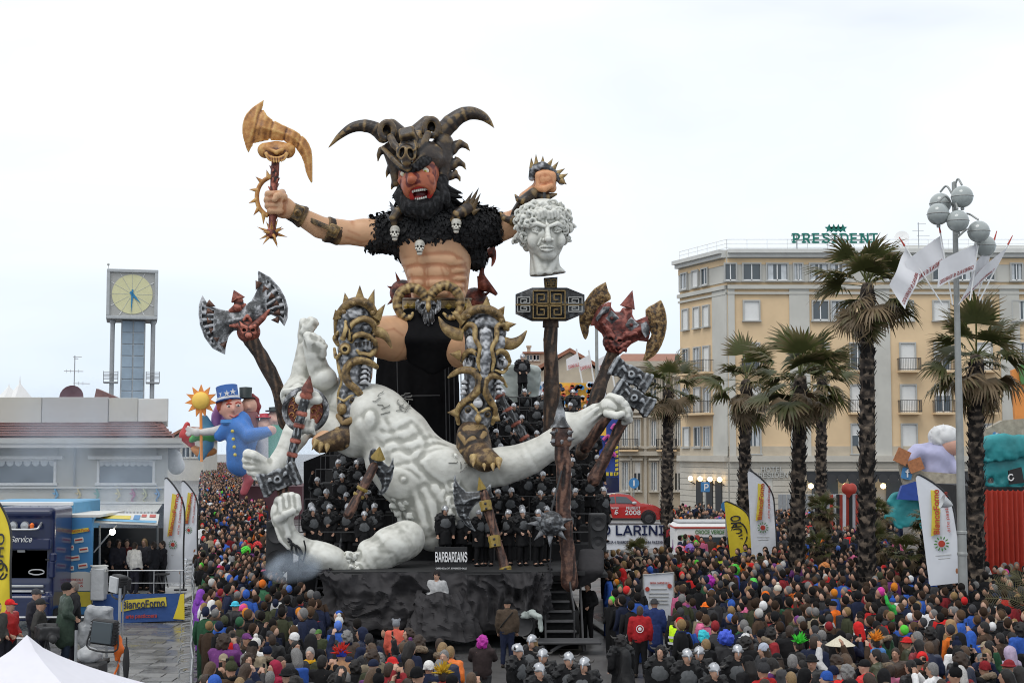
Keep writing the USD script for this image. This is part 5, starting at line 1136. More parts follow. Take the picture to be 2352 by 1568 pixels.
for k in range(14):
 z=1-2*(k+.5)/14;a=k*2.4;q=V3(math.sqrt(1-z*z)*math.cos(a),math.sqrt(1-z*z)*math.sin(a),z);c=Ax(625,535);part(pb,'spike',cone(c+q*.16,c+q*.52,.065,5),'copper_blade')
 # -- steel double axe on the left
Dx=lambda x,y,d=0.0:at(x,y,48.0+d)
w2=weapon('double_axe','grey steel double bladed axe with rusty fluting at the left of the float',Dx(642,902),'axe')
lb=[(464.5,676.7),(457,700),(456,723),(459,748),(469,774),(488,800),(517,815),(519,795),(525,772),(536,760),(556,757),(572,762),(585,745),(600,742),(612,727),(622,722),(638,730),(653,749.5),(661,730),(662,707),(655,683),(643,661),(620,636),(592,621),(593,645),(590,665),(578,690),(556,706),(530,714),(510,711),(490,705),(475,695)]
fl=[(q,(q[0]+(560-q[0])*.30,q[1]+(735-q[1])*.30))for q in((466,690),(464,712),(465,736),(472,762),(486,786),(504,802),(598,636),(617,650),(634,668),(647,690),(652,714),(648,734))]
def rel2(g,d):
 c=np.array([Dx(558,735)[[0,2]]]);out=np.zeros(len(g));e0=np.array([Dx(558-66,735)[0],Dx(558+55,735)[0]])
 side=((g[:,0]<e0[0])|(g[:,0]>e0[1]))&(d>.12);th=np.arctan2(g[:,1]-c[0,1],g[:,0]-c[0,0]);out+=np.where(side,.05*np.cos(th*34)-.03,0)
 return out+.025*(meshkit.noise(np.c_[g*5,g[:,:1]*0],4)-.5)
v,f=blade(lb,48.0,.03,.40,.17,.032,rel2,smooth=1)
dry('steel_axe',(.012,.012,.013),(.10,.105,.11),(.45,.46,.48),.5,4.0,.7,.5,12)
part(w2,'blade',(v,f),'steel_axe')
for(x0,y0),(x1,y1)in fl:
 for s_ in(-1,):
  a,b=Dx(x0+(x1-x0)*.35,y0+(y1-y0)*.35,-.18),Dx(x1,y1,-.17);part(w2,'flute',cone(a+V3(0,.06,0),b+V3(0,.08,0),.12,4),'red_wood')
S=Sculpt(.03)
S.e(Dx(571,762,-.05),(.38,.34,.36),k=.1);S.chain([Dx(528,748,-.1),Dx(548,748,-.2),Dx(565,755,-.3)],[.04,.10,.12],.05);S.chain([Dx(618,712,-.1),Dx(604,730,-.2),Dx(580,752,-.3)],[.04,.10,.12],.05)
for q in(-1,1):S.e(Dx(571+q*10,758,-.36),(.07,.1,.06),k=.02,sub=True);S.chain([Dx(571+q*4,752,-.36),Dx(571+q*14,748,-.38),Dx(571+q*20,738,-.2)],[.06,.06,.02],.02)
S.e(Dx(571,770,-.42),(.12,.1,.10),k=.04);S.chain([Dx(560,735,-.15),Dx(568,726,-.2),Dx(576,735,-.15)],[.05,.07,.05],.03);S.chain([Dx(530,714,0),Dx(546,706,-.05),Dx(562,700,0)],[.08,.16,.06],.06);S.e(Dx(548,692),.16,k=.04)
part(w2,'demon_face',S.mesh(),'rust_red')
part(w2,'top_spike',cone(Dx(547,688),Dx(537,666),.26,6),'rust_red')
shaft(w2,[Dx(576,780),Dx(598,815),Dx(622,860),Dx(642,905),Dx(655,970,.3)],[.24,.22,.22,.23,.25])
# -- stone hammer on a post with meander ornament
Tx=lambda x,y,d=0.0:at(x,y,47.2+d)
ut=pm(47.2)
w3=weapon('meander_hammer','tall stone hammer totem with gold Greek key relief under the marble head',Tx(1268,1000),'hammer')
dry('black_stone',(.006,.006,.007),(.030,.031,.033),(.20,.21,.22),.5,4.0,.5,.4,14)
hx=[(1184,679),(1222,664),(1301,664),(1341,680),(1341.5,718),(1301,735),(1222,735),(1184,718)]
hd_=px_plate(hx,47.2,.9);part(w3,'hammer_head',hd_,'black_stone',smooth=20)
part(w3,'top_block',px_plate([(1249,640),(1280,638),(1279,663),(1251,663)],47.2,.5),'black_stone',smooth=20)
def meander(x0,y0,x1,y1,m_,turns,t=3.0,Yd=46.71):
 """square spiral of raised bars inside a picture box"""
 L,xa,xb,ya,yb=[(x0,y0),(x1,y0),(x1,y1),(x0,y1)],min(x0,x1),max(x0,x1),min(y0,y1),max(y0,y1);pts=[(xa,yb),(xa,ya),(xb,ya),(xb,yb)];sx=(xb-xa)*.26;sy=(yb-ya)*.28
 pts+=[(xa+sx,yb),(xa+sx,ya+sy),(xb-sx,ya+sy),(xb-sx,yb-sy),(xa+1.9*sx,yb-sy)]
 if x1<x0:pts=[(x0+x1-p[0],p[1])for p in pts]
 if y1<y0:pts=[(p[0],y0+y1-p[1])for p in pts]
 for a,b in zip(pts[:-1],pts[1:]):
  A,B=at(*a,Yd),at(*b,Yd);part(w3,'meander_bar',bbox_round((A+B)/2,np.abs(B-A)+V3(t*ut,.09,t*ut),.014),m_,smooth=20)
for a in((1225,668,1259,697),(1298,668,1264,697),(1225,731,1259,703),(1298,731,1264,703)):meander(*a,'gold_plain',2)
for a in((1189,683,1217,697,2.0),(1337,683,1306,697,2.0),(1189,716,1217,703,2.0),(1337,716,1306,703,2.0)):meander(*a[:4],'frame_grey',2,2.0)
meander(1252,642,1264,660,'gold_plain',1,2,46.93);meander(1278,642,1267,660,'gold_plain',1,2,46.93)
part(w3,'meander_bar',bbox_round(Tx(1262,700,-.45),(156*ut,.1,.05),.014),'gold_plain',smooth=20)
part(w3,'collar',lathe([(.26,0),(.25,.25),(.2,.3),(0,.3)],8,Tx(1265,752)),'dark_wood')
shaft(w3,[Tx(1265,735),Tx(1265,800),Tx(1267,880),Tx(1268,960),Tx(1267,1010)],[.20,.22,.24,.27,.30],seed=4)
# -- red double axe on the right
Rx=lambda x,y,d=0.0:at(x,y,48.4+d)
w4=weapon('red_axe','red and gold double bladed axe with a demon face right of the marble head',Rx(1405,815),'axe')
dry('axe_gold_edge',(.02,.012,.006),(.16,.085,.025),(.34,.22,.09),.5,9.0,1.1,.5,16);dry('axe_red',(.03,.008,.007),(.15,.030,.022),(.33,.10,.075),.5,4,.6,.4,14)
L1=[(1392,647),(1366,662),(1348,684),(1333,712),(1330,735),(1335,760),(1344,781),(1352,766),(1353,750),(1360,742),(1366,730),(1372,712),(1383,700),(1404,686),(1397,668)]
L2=[(1518,688),(1502,698),(1483,710),(1484,732),(1488,745),(1496,765),(1493,776),(1485,786),(1483,806),(1476.6,829),(1496,822),(1514,804),(1528,770),(1532,737),(1527,708)]
C0=[(1383,700),(1400,692),(1404,706),(1412,716),(1424,716),(1430,706),(1453,710),(1452,722),(1458,734),(1470,738),(1480,734),(1490,748),(1494,764),(1470,780),(1450,790),(1440,800),(1418,812),(1400,806),(1390,785),(1382,766),(1366,752),(1362,738),(1372,718)]
for L in(L1,L2):part(w4,'blade',blade(L,48.4,.03,.35,.14,.032,lambda g,d:.03*(meshkit.noise(np.c_[g*7,g[:,:1]*0],4)-.5),smooth=2),'axe_gold_edge')
part(w4,'centre_plate',blade(C0,48.35,.05,.5,.20,.034,lambda g,d:.03*(meshkit.noise(np.c_[g*5,g[:,:1]*0],6)-.5),smooth=1),'axe_red')
part(w4,'blade_web',px_plate([(1376,704),(1404,694),(1400,722),(1372,746),(1356,748),(1364,724)],48.4,.22),'axe_red');part(w4,'blade_web',px_plate([(1462,736),(1486,726),(1494,760),(1488,784),(1468,782)],48.4,.22),'axe_red')
for L in([(1385,705),(1400,704),(1398,716),(1384,722),(1372,738),(1368,730)],[(1472,744),(1484,738),(1492,752),(1490,768),(1482,776),(1474,762)]):part(w4,'steel_inset',px_plate(L,48.12,.12),'steel_axe')
for x,y in((1405,731),(1450,746)):part(w4,'diamond_stud',lathe([(.26,0),(.2,.06),(0,.1)],4,Rx(x,y,-.2),rot(90,0,0)),'steel_axe');part(w4,'stud',sphere(Rx(x,y,-.3),.06,1),'axe_red')
S=Sculpt(.03);S.e(Rx(1414,785,-.1),(.42,.35,.42),k=.1)
for L,rr in(([(1385,742),(1396,756),(1408,775)],[.05,.12,.08]),([(1462,765),(1440,768),(1420,782)],[.05,.12,.08]),([(1398,768),(1406,790),(1416,806)],[.06,.08,.03]),([(1446,785),(1432,792),(1420,800)],[.05,.08,.04]),([(1442,798),(1430,800),(1424,808)],[.02,.06,.05])):S.chain([Rx(x,y,-.4)for x,y in L],rr,.04)
for x,y in((1404,778),(1424,782)):S.e(Rx(x,y,-.45),(.08,.12,.05),k=.02,sub=True)
for k in range(6):S.chain([Rx(1396+k*8,797+(k%3)*3,-.2),Rx(1394+k*9,808+(k%2)*4,-.2)],[.06,.01],.02)
part(w4,'demon_face',S.mesh(lambda p:(meshkit.noise(p*11,4)-.5)*.05),'axe_red')
part(w4,'top_spike',cone(Rx(1441,706),Rx(1452.5,667),.26,4),'axe_red')
shaft(w4,[Rx(1410,805),Rx(1390,855),Rx(1373,902,-.3),Rx(1352,980,-.6),Rx(1336,1040,-.8)],[.22,.21,.24,.22,.22],'dark_wood',seed=5)
# -- two square hammers held by the outstretched marble arm
def warhammer(a,b,th,label,pts,Y,seed):
 Wx=lambda x,y,d=0.0:at(x,y,Y+d);A,B=Wx(*a),Wx(*b);R=frame(A,B);L=np.linalg.norm(B-A)
 w_=weapon('war_hammer',label,Wx(*pts[-1]),'hammer');S=Sculpt(.034);RR=np.c_[R[:,0],R[:,1],R[:,2]]
 for t,l,h in((.5,.5,.80),(.06,.05,1.08),(.16,.06,.95),(.94,.05,1.08),(.84,.06,.95),(.5,.14,.92)):S.b(A+(B-A)*t,(th*h,th*h,L*l),RR,rd=.05,k=.05)
 for q in(-1,1):S.chain([A+(B-A)*(.5+q*.1)+V3(0,-th*.85,0),A+(B-A)*(.5+q*.22)+V3(0,-th*.85,.1),A+(B-A)*(.5+q*.3)+V3(0,-th*.8,0)],[.05,.06,.03],.03)
 S.e((A+B)/2+V3(0,-th*.85,0),.14,k=.03);S.e((A+B)/2+V3(0,-th*.85-.13,0),.06,k=.02,sub=True)
 part(w_,'hammer_head',S.mesh(lambda p:(meshkit.fbm(p*5,3,seed)-.5)*.06),'black_stone_edge')
 shaft(w_,[Wx(*q)for q in pts],[.15,.17,.16,.2],'red_wood',seed=seed);return w_
dry('black_stone_edge',(.006,.006,.007),(.028,.030,.033),(.36,.38,.40),.45,4.0,.45,.5,14,hi=.76)
warhammer((1405,836),(1492,884),.30,'upper of two black stone hammers behind the outstretched marble fist',[(1448,862),(1425,900),(1394,956),(1345,1026)],46.2,2)
warhammer((1413,888),(1497,940),.30,'lower of two black stone hammers gripped by the outstretched marble fist',[(1452,914),(1440,950),(1405,1020),(1364,1100)],45.4,3)
# -- hammer in the raised fist of the broken forearm
wl=warhammer((600,1116),(684,1084),.33,'black stone hammer held by the raised fist of the broken marble arm',[(646,1105),(650,1130),(655,1160),(658,1190)],43.5,7)
# -- round axe with spear point
Ox=lambda x,y,d=0.0:at(x,y,43.9+d)
w5=weapon('round_axe','round double axe with engraved rusty panels and a spear point behind the left foot',Ox(666,1060),'axe')
cc_=Ox(702,941,.25);R5=54*pm(44)
ring=sg.Point(0,0).buffer(R5,40).difference(sg.Point(0,0).buffer(R5*.78,40))
part(w5,'rim',extrude(ring,.16,t=cc_+V3(0,-.08,0)),'steel_axe',smooth=30)
for sgn_ in(-1,1):
 pan=sg.Point(0,0).buffer(R5*.76,32).intersection(sg.box(-R5,-R5,-.14,R5)if sgn_<0 else sg.box(.14,-R5,R5,R5)).difference(sg.Point(0,R5*.9).buffer(R5*.62)).difference(sg.Point(0,-R5*.9).buffer(R5*.55))
 pn=part(w5,'engraved_panel',extrude(pan,.1,t=cc_+V3(0,-.03,0)),'rust_red')
 for k in range(6):
  w_=np.linspace(0,4.5,12);o=cc_+V3(sgn_*R5*(.34+.22*(k%2)),-.04,R5*(-.38+.16*k));part(pn,'scroll',tube([o+V3(.09*(1-j*.06)*math.cos(a)*sgn_,0,.09*(1-j*.06)*math.sin(a))for j,a in enumerate(w_)],.02,5),'copper_blade')
S=Sculpt(.03)
for k in range(7):S.chain([Ox(690+k*6,900+abs(k-3)*2,.05),Ox(688+k*7,918,-.05),Ox(694+k*5,935-abs(k-3)*5,.0)],[.10,.14,.06],.04)
for k in range(4):S.chain([Ox(682+k*12,965,.05),Ox(684+k*10,985,-.02),Ox(680+k*14,996,.05)],[.06,.12,.05],.05)
part(w5,'stone_ornament',S.mesh(),'marble')
shaft(w5,[Ox(667,1060,-.2),Ox(676,1020,-.2),Ox(688,970,-.2),Ox(700,922,-.2)],[.12,.13,.13,.14],'black_stone_edge',seed=9)
for t in(.12,.35,.6,.8):c=Ox(667+33*t,1060-138*t,-.2);part(w5,'binding',lathe([(.15,-.07),(.17,0),(.15,.07)],10,c,frame(Ox(667,1060),Ox(700,922))),'rust_red')
part(w5,'spear_point',lathe([(.10,-.1),(.2,0),(.16,.12),(.19,.2),(.01,.62)],8,Ox(703,910,-.2),rot(0,10,0)),'rust_red')
# -- long studded poles on the right of the giant
Kx=lambda x,y,d=0.0:at(x,y,48.6+d)
w6=weapon('studded_pole','long dark studded pole bound with rust straps leaning behind the right greave',Kx(1210,1015),'pole')
shaft(w6,[Kx(1135,890),Kx(1160,935),Kx(1185,975),Kx(1212,1018)],[.13,.14,.14,.15],'black_stone_edge',seed=3)
for t in(.15,.4,.65,.9):part(w6,'binding',lathe([(.16,-.06),(.19,0),(.16,.06)],10,Kx(1135+77*t,890+128*t),frame(Kx(1135,890),Kx(1212,1018))),'rust_red')
for k in range(5):part(w6,'spike',cone(Kx(1140+k*8,905+k*13,-.05),Kx(1128+k*7,912+k*14,-.25),.07,5),'silver_old')
# -- wooden post with spiked iron cap
Px_=lambda x,y,d=0.0:at(x,y,42.6+d)
w7=weapon('spiked_post','tall rough wooden post with a spiked iron cap at the right front of the float',Px_(1306,1338),'post')
shaft(w7,[Px_(1292,1020),Px_(1296,1100),Px_(1294,1180),Px_(1303,1260),Px_(1308,1338)],[.22,.20,.21,.20,.24],'red_wood',seed=6,rough=.2)
part(w7,'head_block',xf(bbox_round((0,0,0),(.50,.5,.56),.06),rot(0,3,15),Px_(1290,1003)),'red_wood')
part(w7,'iron_cap',lathe([(.30,0),(.22,.1),(.16,.22),(.13,.45),(.07,.62),(.01,.92)],8,Px_(1287,981)),'black_stone_edge')
for a,b in(((1272,995),(1262,993)),((1272,1012),(1263,1016)),((1308,993),(1318,990)),((1308,1008),(1320,1007)),((1290,1012),(1290,1020)),((1280,990),(1276,984))):part(w7,'spike',cone(Px_(*a,-.2),Px_(*b,-.4),.08,5),'silver_old')
# -- spiked iron ball hanging in front of the stairs
Mx=lambda x,y,d=0.0:at(x,y,42.2+d)
w8=weapon('morning_star','dark spiked iron ball hanging by its chain above the right stairs',Mx(1266,1240),'spiked ball')
dry('iron_ball',(.008,.008,.009),(.045,.047,.05),(.16,.17,.18),.45,3.0,.8,.4,10)
c=Mx(1266,1202);rb_=29*pm(42.2);m=trimesh.creation.icosphere(4);vv=m.vertices*(1+.03*(meshkit.fbm(m.vertices*3,3,1)-.5))[:,None]*rb_;part(w8,'ball',(vv+c,m.faces),'iron_ball')
for x,y in((1221,1185),(1206,1202),(1226,1240),(1262,1256),(1302,1240),(1318,1190),(1304,1216),(1240,1172),(1262,1196)):
 q=Mx(x,y)-c;d_=nrm(q+V3(0,-max(.0,.75-np.linalg.norm(q)),0));part(w8,'spike',cone(c+d_*rb_*.9,c+d_*max(np.linalg.norm(q),rb_*1.45),.10,5),'silver_old')
part(w8,'chain',[rod(c+V3(0,0,rb_),Mx(1290,1080,.2),.03,5),rod(c-V3(0,0,rb_),Mx(1262,1330,.2),.02,5)],'dark_iron',kind='stuff')
# -- crescent axe stuck in the statue's shoulder, and the axe in its belly
Cx_=lambda x,y,d=0.0:at(x,y,44.1+d)
w9=weapon('crescent_axe','crescent bladed axe stuck in the torn marble shoulder with brass banded haft',Cx_(1163,1312),'axe')
cr_=[(1046.6,1083),(1042,1100),(1040,1125),(1042,1150),(1050,1180),(1070,1206),(1096,1224),(1082,1200),(1078,1185),(1081,1173),(1090,1160),(1104,1150),(1120,1142),(1136,1142),(1129,1130),(1127,1110),(1115,1122),(1095,1128),(1072,1128),(1056,1115),(1047,1100)]
part(w9,'blade',blade(cr_,44.1,.02,.5,.16,.028,lambda g,d:.05*(meshkit.noise(np.c_[g[:,0]*4,g[:,1]*14,g[:,0]*0],5)-.5),smooth=1),'black_stone_edge')
part(w9,'top_spike',cone(Cx_(1107,1124),Cx_(1100,1094),.14,4),'brass')
shaft(w9,[Cx_(1112,1135),Cx_(1130,1200,-.2),Cx_(1148,1260,-.4),Cx_(1163,1314,-.6)],[.14,.13,.13,.14],'red_wood',seed=8)
for a,b in(((1114,1150),(1118,1172)),((1134,1230),(1138,1256)),((1160,1302),(1163,1313))):
 A,B=Cx_(*a,-.15-(a[1]-1135)*.0025),Cx_(*b,-.15-(b[1]-1135)*.0025);part(w9,'brass_band',tube([A,A*.67+B*.33,A*.33+B*.67,B],[.18,.19,.17,.18],10),'brass')
 for t in(.25,.75):part(w9,'stud',sphere(A+(B-A)*t+V3(0,-.18,0),.04,1),'dark_iron')
Ex_=lambda x,y,d=0.0:at(x,y,44.3+d)
w10=weapon('pick_axe','dark crescent axe with a brass cone stuck in the marble belly',Ex_(800,1176),'axe')
cr2=[(852,1030),(862,1028),(868,1040),(880,1060),(894,1072),(903,1048),(906,1070),(902,1095),(893,1120),(880,1136),(868,1136),(876,1120),(874,1108),(862,1085),(850,1068),(846,1050)]
part(w10,'blade',blade(cr2,44.3,.02,.5,.16,.028,lambda g,d:.05*(meshkit.noise(np.c_[g[:,0]*4,g[:,1]*14,g[:,0]*0],5)-.5),smooth=1),'black_stone_edge')
part(w10,'brass_cone',lathe([(.22,0),(.2,.05),(.02,.36)],8,Ex_(868,1052,-.2),rot(20,10,0)),'brass')
shaft(w10,[Ex_(858,1072,-.1),Ex_(840,1108,-.25),Ex_(820,1145,-.4),Ex_(800,1180,-.5)],[.14,.13,.13,.14],'red_wood',seed=8)
for a in((832,1122),(824,1137)):part(w10,'brass_band',lathe([(.165,-.05),(.18,0),(.165,.05)],10,Ex_(*a,-.32),frame(Ex_(800,1180),Ex_(858,1072))),'brass')
# people: a body of one continuous surface, clothes, hair and hats
import manifold3d as m3
def slim(m,tol):
 """fewer triangles, same shape"""
 v,f=arr(m);M=m3.Manifold(m3.Mesh(np.asarray(v,np.float32),np.asarray(f,np.uint32)))
 return arr(M.simplify(tol))if M.status()==m3.Error.NoError else(v,f)
painted('person_skin',.5,.06,12);painted('cloth',.85,.22,14,.25,40,spec=.2);painted('shiny_jacket',.45,.18,12,.3,30,spec=.4);painted('hair',.55,.35,60,.4,120,spec=.4);painted('wool',.95,.25,70,.4,160,spec=.15)
painted('toy_paint',.5,.1,3.0)
def arm_pts(kind,s):
 sh=V3(s*.195,.01,1.41)
 return{'down':[sh,V3(s*.25,.02,1.13),V3(s*.24,-.08,.89)],'pocket':[sh,V3(s*.27,.06,1.14),V3(s*.15,-.15,1.02)],
 'camera':[sh,V3(s*.24,-.19,1.24),V3(s*.07,-.30,1.53)],'up':[sh,V3(s*.30,-.10,1.58),V3(s*.26,-.17,1.86)],'out':[sh,V3(s*.38,-.06,1.26),V3(s*.55,-.18,1.12)]}[kind]
POSES={'stand':('down','down',0),'pocket':('pocket','pocket',0),'photo':('camera','camera',0),'wave':('up','down',0),'walk':('down','pocket',.16),'point':('out','pocket',0),'phone':('camera','pocket',0)}
HEAD=V3(0,-.01,1.615)
def build_pose(kl,kr,step):
 out={};S=Sculpt(.0125);A=[arm_pts(kl,-1),arm_pts(kr,1)]
 legs=[[V3(s*.09,0,.90),V3(s*.10,-s*step*.6-.02,.48),V3(s*.11,s*step*-1.0+.02,.09)]for s in(-1,1)]
 S.e(HEAD,(.076,.096,.115),k=.02);S.e(HEAD+V3(0,-.03,-.06),(.055,.065,.065),k=.03)
 S.chain([HEAD+V3(0,-.088,.02),HEAD+V3(0,-.112,-.02)],[.012,.018],.012)
 for s in(-1,1):S.e(HEAD+V3(s*.032,-.098,.012),(.020,.016,.011),k=.008,sub=True);S.e(HEAD+V3(s*.031,-.082,.012),.013,k=.003);S.e(HEAD+V3(s*.078,.01,-.01),(.012,.022,.030),k=.006);S.c(HEAD+V3(s*.015,-.098,.032),HEAD+V3(s*.05,-.084,.032),.010,.008,.01)
 S.e(HEAD+V3(0,-.092,-.060),(.026,.012,.010),k=.008);S.c(HEAD+V3(-.02,-.104,-.060),HEAD+V3(.02,-.104,-.060),.003,.003,.006,sub=True)
 S.c(V3(0,.01,1.44),V3(0,0,1.55),.058,.055,.03);S.c(V3(-.13,.02,1.39),V3(.13,.02,1.39),.075,.075,.06);S.e(V3(0,0,1.25),(.16,.10,.20),k=.06);S.e(V3(0,.01,1.0),(.155,.11,.14),k=.06)
 for s,P in((-1,A[0]),(1,A[1])):
  S.chain(P,[.055,.043,.03],.03);d=nrm(P[2]-P[1]);pl=P[2]+d*.055;sd=nrm(np.cross(d,V3(0,1,0.3)))
  up=np.cross(sd,d);S.chain([P[2],pl],[.026,.034],.02)
  for i in range(4):q=pl+sd*(i-1.5)*.019+d*.015;S.chain([q,q+d*(.035+.006*(i in(1,2)))-up*.012,q+d*(.05+.012*(i in(1,2)))-up*.035],[.0105,.0098,.009],.004)
  S.chain([pl-sd*.025*1.0,pl-sd*.05+d*.02,pl-sd*.05+d*.045-up*.02],[.014,.012,.010],.006)
 for P in legs:S.chain(P,[.085,.058,.042],.04);S.chain([P[2],P[2]+V3(0,-.13,-.045)],[.042,.032],.02)
 out['body']=slim(S.mesh(),.0055)
 S=Sculpt(.026)
 S.e(V3(0,0,1.24),(.205,.15,.25),k=.06);S.e(V3(0,.01,1.0),(.205,.155,.20),k=.06);S.c(V3(-.15,.01,1.385),V3(.15,.01,1.385),.095,.095,.05);S.c(V3(0,.01,1.42),V3(0,.005,1.48),.095,.088,.03);S.c(V3(0,-.02,1.5),V3(0,-.02,1.6),.06,.09,.02,sub=True)
 for P in A:S.chain([P[0],P[1],P[1]+(P[2]-P[1])*.9],[.085,.074,.056],.04)
 out['jacket']=slim(S.mesh(lambda p:(meshkit.noise(p*[9,9,16],5)-.5)*.03),.007)
 S=Sculpt(.028)
 S.e(V3(0,.01,.93),(.17,.13,.14),k=.05)
 for P in legs:S.chain([P[0],P[1],P[2]+V3(0,0,.03)],[.105,.075,.062],.04)
 out['trousers']=slim(S.mesh(lambda p:(meshkit.noise(p*[12,12,14],3)-.5)*.02),.007)
 S=Sculpt(.02)
 for P in legs:S.chain([P[2]+V3(0,.02,-.04),P[2]+V3(0,-.13,-.045)],[.05,.042],.02)
 out['shoes']=slim(S.mesh(),.006)
 out['hand']=[P[2]+nrm(P[2]-P[1])*.09 for P in A]
 return out
POSE={k:build_pose(*v)for k,v in POSES.items()}
def _acc(fn,res,tol,disp=None):S=Sculpt(res);fn(S);return slim(S.mesh(disp),tol)
def H_(x,y,z):return HEAD+V3(x,y,z)
nz=lambda sc,amp,sd=0:(lambda p:(meshkit.noise(p*sc,sd)-.5)*amp)
def face_cut(S):S.e(H_(0,-.10,-.035),(.066,.09,.095),k=.015,sub=True)
ACC={
'short':(_acc(lambda S:(S.e(H_(0,.012,.022),(.088,.102,.112),k=.01),S.e(H_(0,.04,-.04),(.078,.075,.09),k=.03),S.e(H_(0,-.09,-.05),(.1,.09,.095),k=.02,sub=True),S.e(H_(0,-.02,-.14),(.12,.12,.08),k=.01,sub=True)),.016,.004,nz(40,.014)),'hair'),
'curly':(_acc(lambda S:(S.e(H_(0,.02,.02),(.115,.12,.125),k=.01),S.e(H_(0,.05,-.06),(.11,.08,.10),k=.03),face_cut(S)),.018,.004,nz(26,.06)),'hair'),
'long':(_acc(lambda S:(S.e(H_(0,.012,.018),(.094,.108,.118),k=.01),S.chain([H_(0,.06,-.02),H_(0,.095,-.16),H_(0,.10,-.30)],[.095,.105,.075],.04),face_cut(S)),.018,.004,nz([34,34,6],.02)),'hair'),
'beanie':(_acc(lambda S:(S.e(H_(0,.014,.045),(.097,.112,.108),k=.01),S.chain([H_(-.09,-.02,.015),H_(0,-.098,.025),H_(.09,-.02,.015),H_(.07,.09,-.01),H_(-.07,.09,-.01),H_(-.09,-.02,.015)],[.02]*6,.01),S.b(H_(0,0,-.14),(.2,.2,.12),rd=.01,k=.01,sub=True)),.017,.004),'wool'),
'bobble':(_acc(lambda S:(S.e(H_(0,.014,.05),(.099,.114,.112),k=.01),S.e(H_(0,.02,.19),.048,k=.01),S.b(H_(0,0,-.14),(.2,.2,.12),rd=.01,k=.01,sub=True)),.017,.004,nz(50,.012)),'wool'),
'cap':(_acc(lambda S:(S.e(H_(0,.01,.04),(.094,.108,.098),k=.01),S.e(H_(0,-.12,.035),(.075,.075,.012),rot(12,0,0),k=.015),S.b(H_(0,0,-.13),(.2,.2,.14),rd=.01,k=.01,sub=True)),.015,.0035),'cloth'),
'brim':(_acc(lambda S:(S.e(H_(0,.01,.06),(.095,.108,.09),k=.01),S.e(H_(0,0,.03),(.17,.18,.014),k=.015),S.b(H_(0,0,-.16),(.3,.3,.14),rd=.01,k=.01,sub=True)),.017,.004),'cloth'),
'hood':(_acc(lambda S:(S.e(H_(0,.03,.02),(.118,.128,.138),k=.02),S.chain([H_(0,.07,-.08),H_(0,.10,-.20)],[.11,.10],.05),S.e(H_(0,-.11,-.01),(.075,.12,.10),k=.015,sub=True)),.02,.005,nz(14,.016)),'cloth'),
'furhood':(_acc(lambda S:(S.chain([H_(-.12,.03,-.17),H_(-.10,.12,-.12),H_(0,.16,-.10),H_(.10,.12,-.12),H_(.12,.03,-.17),H_(.07,-.06,-.20)],[.05,.06,.065,.06,.05,.035],.03),),.018,.004,nz(50,.04)),'hair'),
'afro':(_acc(lambda S:(S.e(H_(0,.03,.05),(.185,.175,.17),k=.01),face_cut(S),S.e(H_(0,-.12,-.06),(.07,.12,.10),k=.02,sub=True)),.022,.005,nz(20,.09)),'hair'),
'cone':(lathe([(.30,.0),(.15,.10),(.01,.19),(.0,.18),(.28,-.01)],18,H_(0,.01,.05)),'wool'),
'ears':(_acc(lambda S:(S.e(H_(0,.014,.04),(.100,.114,.112),k=.01),S.e(H_(-.085,.02,.135),(.04,.025,.04),k=.01),S.e(H_(.085,.02,.135),(.04,.025,.04),k=.01),face_cut(S)),.017,.004),'wool'),
'helmet':(_acc(lambda S:(S.e(H_(0,.01,.045),(.10,.115,.105),k=.01),S.b(H_(0,0,-.12),(.2,.2,.13),rd=.01,k=.01,sub=True),S.chain([H_(-.1,-.02,.02),H_(0,-.108,.02),H_(.1,-.02,.02)],[.018]*3,.01),S.chain([H_(0,-.11,.03),H_(0,-.13,-.05)],[.016,.012],.01),S.c(H_(0,-.05,.15),H_(0,.1,.10),.016,.016,.01)),.014,.0035),'helmet_steel'),
}
_hornm=[tube([H_(s*.095,.0,.06),H_(s*.16,-.02,.07),H_(s*.20,-.05,.12)],[.024,.018,.003],6,7)for s in(-1,1)]
r_=np.random.default_rng(2)
_sp=[]
for k in range(34):a=r_.uniform(0,6.28);e=r_.uniform(.1,1.4);q=V3(math.cos(a)*math.cos(e),math.sin(a)*math.cos(e)*.9+.1,math.sin(e));_sp.append(cone(H_(0,.02,.04)+q*.07,H_(0,.02,.04)+q*r_.uniform(.2,.27),.03,5))
ACC['spiky']=(join(_sp),'wool')
_bp=_acc(lambda S:(S.b(V3(0,.20,1.2),(.14,.08,.2),rd=.05,k=.03),S.b(V3(0,.27,1.12),(.10,.03,.09),rd=.03,k=.02)),.024,.005)
_scarf=_acc(lambda S:S.chain([V3(-.09,-.02,1.46),V3(0,-.10,1.46),V3(.09,-.02,1.46),V3(.05,.08,1.47),V3(-.05,.08,1.47),V3(-.09,-.02,1.46)],[.04]*6,.02),.02,.004,nz(30,.02))
_coat={k:_acc(lambda S:S.chain([V3(0,.01,1.0),V3(0,.01,.62)],[.19,.23],.05),.03,.007,nz([9,9,3],.04))for k in(0,)}[0]
_vest=_acc(lambda S:(S.e(V3(0,0,1.22),(.222,.168,.26),k=.06),S.c(V3(-.13,.01,1.39),V3(.13,.01,1.39),.108,.108,.05),S.c(V3(0,0,1.46),V3(0,0,1.7),.11,.2,.02,sub=True)),.026,.006)
_vst=[lathe([(.235,-.028),(.238,.028)],18),]
_strap=tube([V3(-.17,-.05,1.42),V3(-.02,-.17,1.22),V3(.17,-.1,1.0),V3(.16,.12,1.05),V3(0,.165,1.25),V3(-.15,.1,1.42)],.016,5,16)
